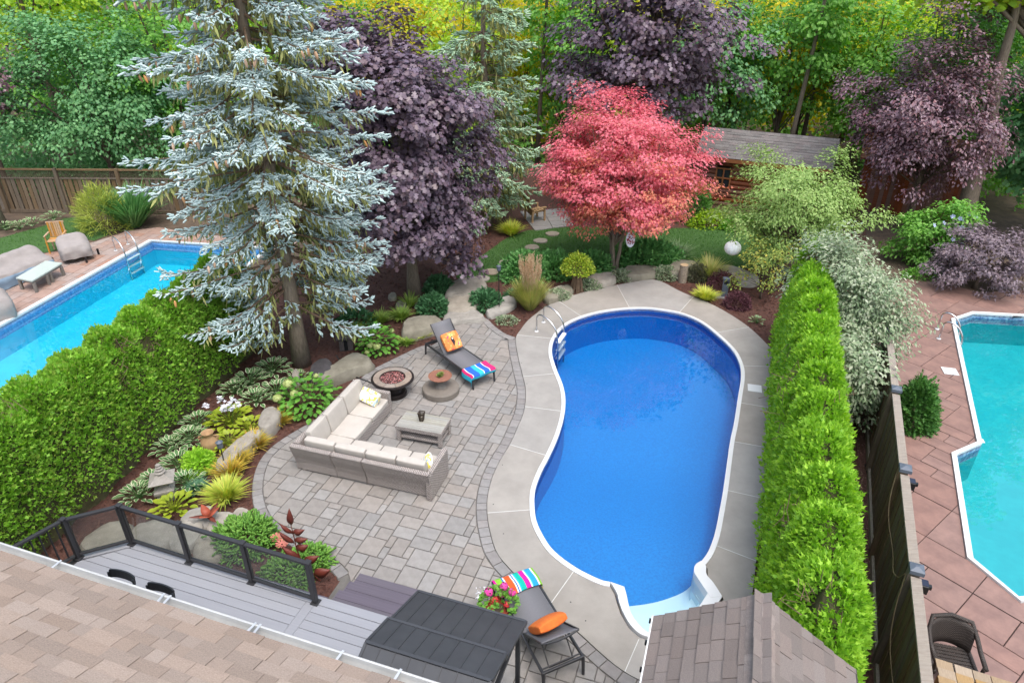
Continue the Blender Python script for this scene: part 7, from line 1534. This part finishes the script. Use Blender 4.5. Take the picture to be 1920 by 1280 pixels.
# stepping stones
for i, (px, py) in enumerate([(903, 522), (922, 509), (949, 492), (972, 477), (998, 463), (1014, 451), (1036, 438)]):
    p = P(px, py, .05); m = MB(); k = 14; m.prism([(.25 * (1 + .08 * math.sin(3 * a + i)) * math.cos(a), .23 * math.sin(a)) for a in [2 * math.pi * j / k for j in range(k)]], -.04, .045, .012); o = m.build('stepping_stone', mat('stepping_stone', (.34, .29, .23), .9, (.25, .21, .165), 6, bump=.4, rand=.1), None, loc=(p.x, p.y, .02)); tag(o, ['first', 'second', 'third', 'fourth', 'fifth', 'sixth', 'last'][i] + ' round stepping stone across the lawn, counted from the stone steps', 'stepping stone', 'stepping stones across the lawn')
# wooden chair on the rear terrace
ac = P(1000, 412, .05); ad = thing('wooden_chair', 'tan wooden garden chair on the small rear terrace', 'chair', (ac.x, ac.y, .045), R(-60)); M_ad = mat('tan_wood', (.40, .26, .14), .7, (.32, .20, .10), 6)
for k in range(5): MB().box((-.2 + k * .1, -.25, .62), (.085, .025, .85 - .06 * abs(k - 2)), rot=Matrix.Rotation(R(18), 3, 'X')).build('back_slat', M_ad, ad)
for k in range(5): MB().box((0, -.1 + k * .11, .34 + k * .01), (.5, .095, .025)).build('seat_slat', M_ad, ad)
for sx in (-1, 1):
    MB().box((sx * .29, .05, .52), (.09, .65, .025)).build('armrest', M_ad, ad)
    for y in (-.2, .33): MB().box((sx * .26, y, .26), (.05, .06, .52)).build('leg', M_ad, ad)
# --- left background and the wood
r = np.random.default_rng(123)
def ftree(lb, X, Y, zc, rad, mt_, leaf, ncl, cr, per, seed, tr=.16, tm=T_DIA, asp=.75, nm='forest_tree', gp_='trees of the wood behind the garden', lowcut=-.8, shell=.4):
    tree(nm, lb, 'tree', (X, Y, 0), (X, Y, zc), rad, mt_, tm, leaf, ncl, cr, per, seed, tr, gp_, .6, shell, 16, M_bark, zc + rad[2] * .6, lowcut, asp, .3)
def XA(px, Y, z): return PY(px, 100, Y).x * 1.0
def Xat(px, Y, z=5.): f = Y * CP + (CH - z) * SP; return (px - 960) / FPX * f
ftree('cool green tree hanging over the left fence', Xat(150, 27.2), 27.4, 4.3, (4.0, 1.8, 3.0), G_cool, .15, 260, .65, 70, 201, .15, nm='shade_tree', gp_=None, lowcut=-.95)
ftree('deep green tree between the left fence and the spruce', Xat(310, 28), 28.6, 4.6, (3.0, 1.8, 3.8), G_mid, .16, 170, .7, 55, 202, .15, nm='shade_tree', gp_=None)
ftree('yellow green tree at the top left corner', Xat(60, 31), 31.5, 7.3, (5, 2.2, 2.4), G_lime, .20, 170, .8, 45, 203, .18, nm='shade_tree', gp_=None)
ftree('dusky purple tree at the left photo edge', Xat(-70, 26), 26.2, 4.8, (2.0, 1.4, 2.6), G_plum, .15, 90, .5, 50, 204, .12, nm='shade_tree', gp_=None)
m_ = thing('tree_trunk', 'pale bare trunk at the left photo edge before the fence', 'tree', tuple(P(2, 428))); m = MB(); m.tube([(.05, 0, 0), (-.15, .05, 1.5), (-.4, .1, 3.4), (-.6, .1, 6)], [.24, .19, .17, .14], 12); m.build('trunk', M_bark2, m_, smooth=True); m = MB(); m.tube([(-.4, .1, 3.2), (-1.2, .3, 5.2)], [.1, .05], 8); m.build('limb', M_bark2, m_, smooth=True)
specs = [(-21, 34, G_mid), (-16.5, 33, G_dark), (-12.5, 35.5, G_lime), (-8.5, 33, G_mid), (-5, 36, G_sunglow), (-2.2, 33.5, G_lime), (.6, 36.5, G_sunglow), (2.6, 34, G_mid), (5, 33, G_lime), (7.6, 35, G_sunglow), (9.6, 31.8, G_mid), (11.8, 31.2, G_mid), (13.6, 33.5, G_sunglow), (15.3, 31, G_mid), (17.4, 33, G_lime), (20, 30.5, G_mid), (22.5, 33, G_dark), (25.5, 31, G_mid), (29, 33, G_lime), (-26, 33, G_dark), (-31, 35, G_mid), (8.4, 30.6, G_cool), (17.8, 29.5, G_dark), (3.8, 37, G_sunglow), (-10, 38, G_sunglow), (12, 38, G_sunglow), (18, 38, G_sunglow), (-18, 38, G_lime), (24, 37, G_sunglow)]
wl_ = {G_mid.name: 'mid green', G_dark.name: 'dark green', G_lime.name: 'yellow green', G_sunglow.name: 'sun glow tinted', G_cool.name: 'cool green'}  # the gold trees carry painted sun glow in their leaves
marks = [(-200, 'the left photo edge'), (140, 'the left board fence'), (450, 'the blue spruce'), (640, 'the gap right of the blue spruce'), (790, 'the big purple maple'), (905, 'the sage green spruce'), (1030, 'the sunlit gap beside the sage spruce'), (1190, 'the second purple maple'), (1330, 'the left end of the cabin roof'), (1450, 'the middle of the cabin roof'), (1570, 'the right end of the cabin roof'), (1715, 'the plum tree'), (1860, 'the thick grey trunk'), (2050, 'the right photo edge')]
wood = {}
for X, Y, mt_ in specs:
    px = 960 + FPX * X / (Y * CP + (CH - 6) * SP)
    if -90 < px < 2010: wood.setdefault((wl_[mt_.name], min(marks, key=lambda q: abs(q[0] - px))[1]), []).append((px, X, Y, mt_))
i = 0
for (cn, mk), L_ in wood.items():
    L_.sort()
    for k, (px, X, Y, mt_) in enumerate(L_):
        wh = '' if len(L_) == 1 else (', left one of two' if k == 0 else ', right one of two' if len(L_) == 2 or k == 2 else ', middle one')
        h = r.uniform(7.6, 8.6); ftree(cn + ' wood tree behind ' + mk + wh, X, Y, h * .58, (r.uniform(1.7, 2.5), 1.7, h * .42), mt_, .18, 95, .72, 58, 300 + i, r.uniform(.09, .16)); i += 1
for i, (px, Y, lb) in enumerate([(1065, 31, 'slim bare trunk in the sunlit gap left of the red maple top'), (1500, 29.5, 'slim pale sapling trunk behind the cabin roof'), (1525, 32, 'dark slim trunk behind the right end of the cabin roof'), (1010, 33, 'thin dark trunk beside the sage green spruce')]):
    X = Xat(px, Y, 4); t = thing('slim_trunk', lb, 'tree', (X, Y, 0)); m = MB(); m.tube([(0, 0, 0), (.1, 0, 3), (.25 * (i % 2), 0, 6), (.4 * (i % 2), 0, 9.5)], [.12, .10, .08, .05], 8); m.build('trunk', M_bark2 if i == 1 else M_bark, t, smooth=True); q, ax, nr, cc, ci = foliage(r, (.3, 0, 6.8), (1.3, 1.1, 2.8), 40, .5, 35); n = len(q); tag(link('crown', inst('crown', *T_OVAL, q, ax, nr, .2, .14, G_mid, r.random(n)), t), kind='stuff')
# undergrowth and the far mass of the wood
def mass(name, n, xr_, yr_, zr_, size, mt_, seed, cl=700, cr=1.0):
    r_ = np.random.default_rng(seed); c = np.c_[r_.uniform(*xr_, cl), r_.uniform(*yr_, cl), zr_[0] + (zr_[1] - zr_[0]) * r_.random(cl)]; ci = r_.integers(0, cl, n); o = nrmz(r_.normal(0, 1, (n, 3))) * (r_.random(n) ** .5 * cr)[:, None]; o[:, 2] *= .6; p = c[ci] + o; p[:, 2] = np.maximum(p[:, 2], .05)
    nr = nrmz(UP * .6 + np.array([0, -.6, 0]) + r_.normal(0, .45, (n, 3))); ax = nrmz(r_.normal(0, 1, (n, 3)) - UP * .3); L = size * r_.uniform(.6, 1.3, n); tag(link(name, inst(name, *T_DIA, p, ax, nr, L, L * .75, mt_, r_.random(n))), kind='stuff')
mass('undergrowth', 26000, (-34, 34), (32, 42), (.1, 3.2), .24, G_mid, 1, 420, 1.1); mass('undergrowth', 26000, (-34, -8), (27.3, 31), (.1, 2.6), .15, G_cool, 11, 300, .7); mass('undergrowth', 16000, (15.5, 34), (25.5, 32), (.1, 3.0), .17, G_mid, 12, 160, .8); mass('sun_tinted_undergrowth', 18000, (-14, 30), (37, 46), (.3, 8.0), .26, G_sunglow, 2, 420, 1.0); mass('sun_tinted_undergrowth', 16000, (-24, 32), (33, 37), (2.0, 7.0), .2, G_lime, 7, 200, .9)  # gold and lime masses: sunlight behind the wood painted as leaf colour
mass('far_wood', 42000, (-75, 80), (48, 60), (.2, 10.5), .45, G_mid, 3, 1500, 1.8); mass('far_wood', 28000, (-75, 80), (46, 52), (.2, 9.5), .45, G_dark, 4, 900, 1.6)
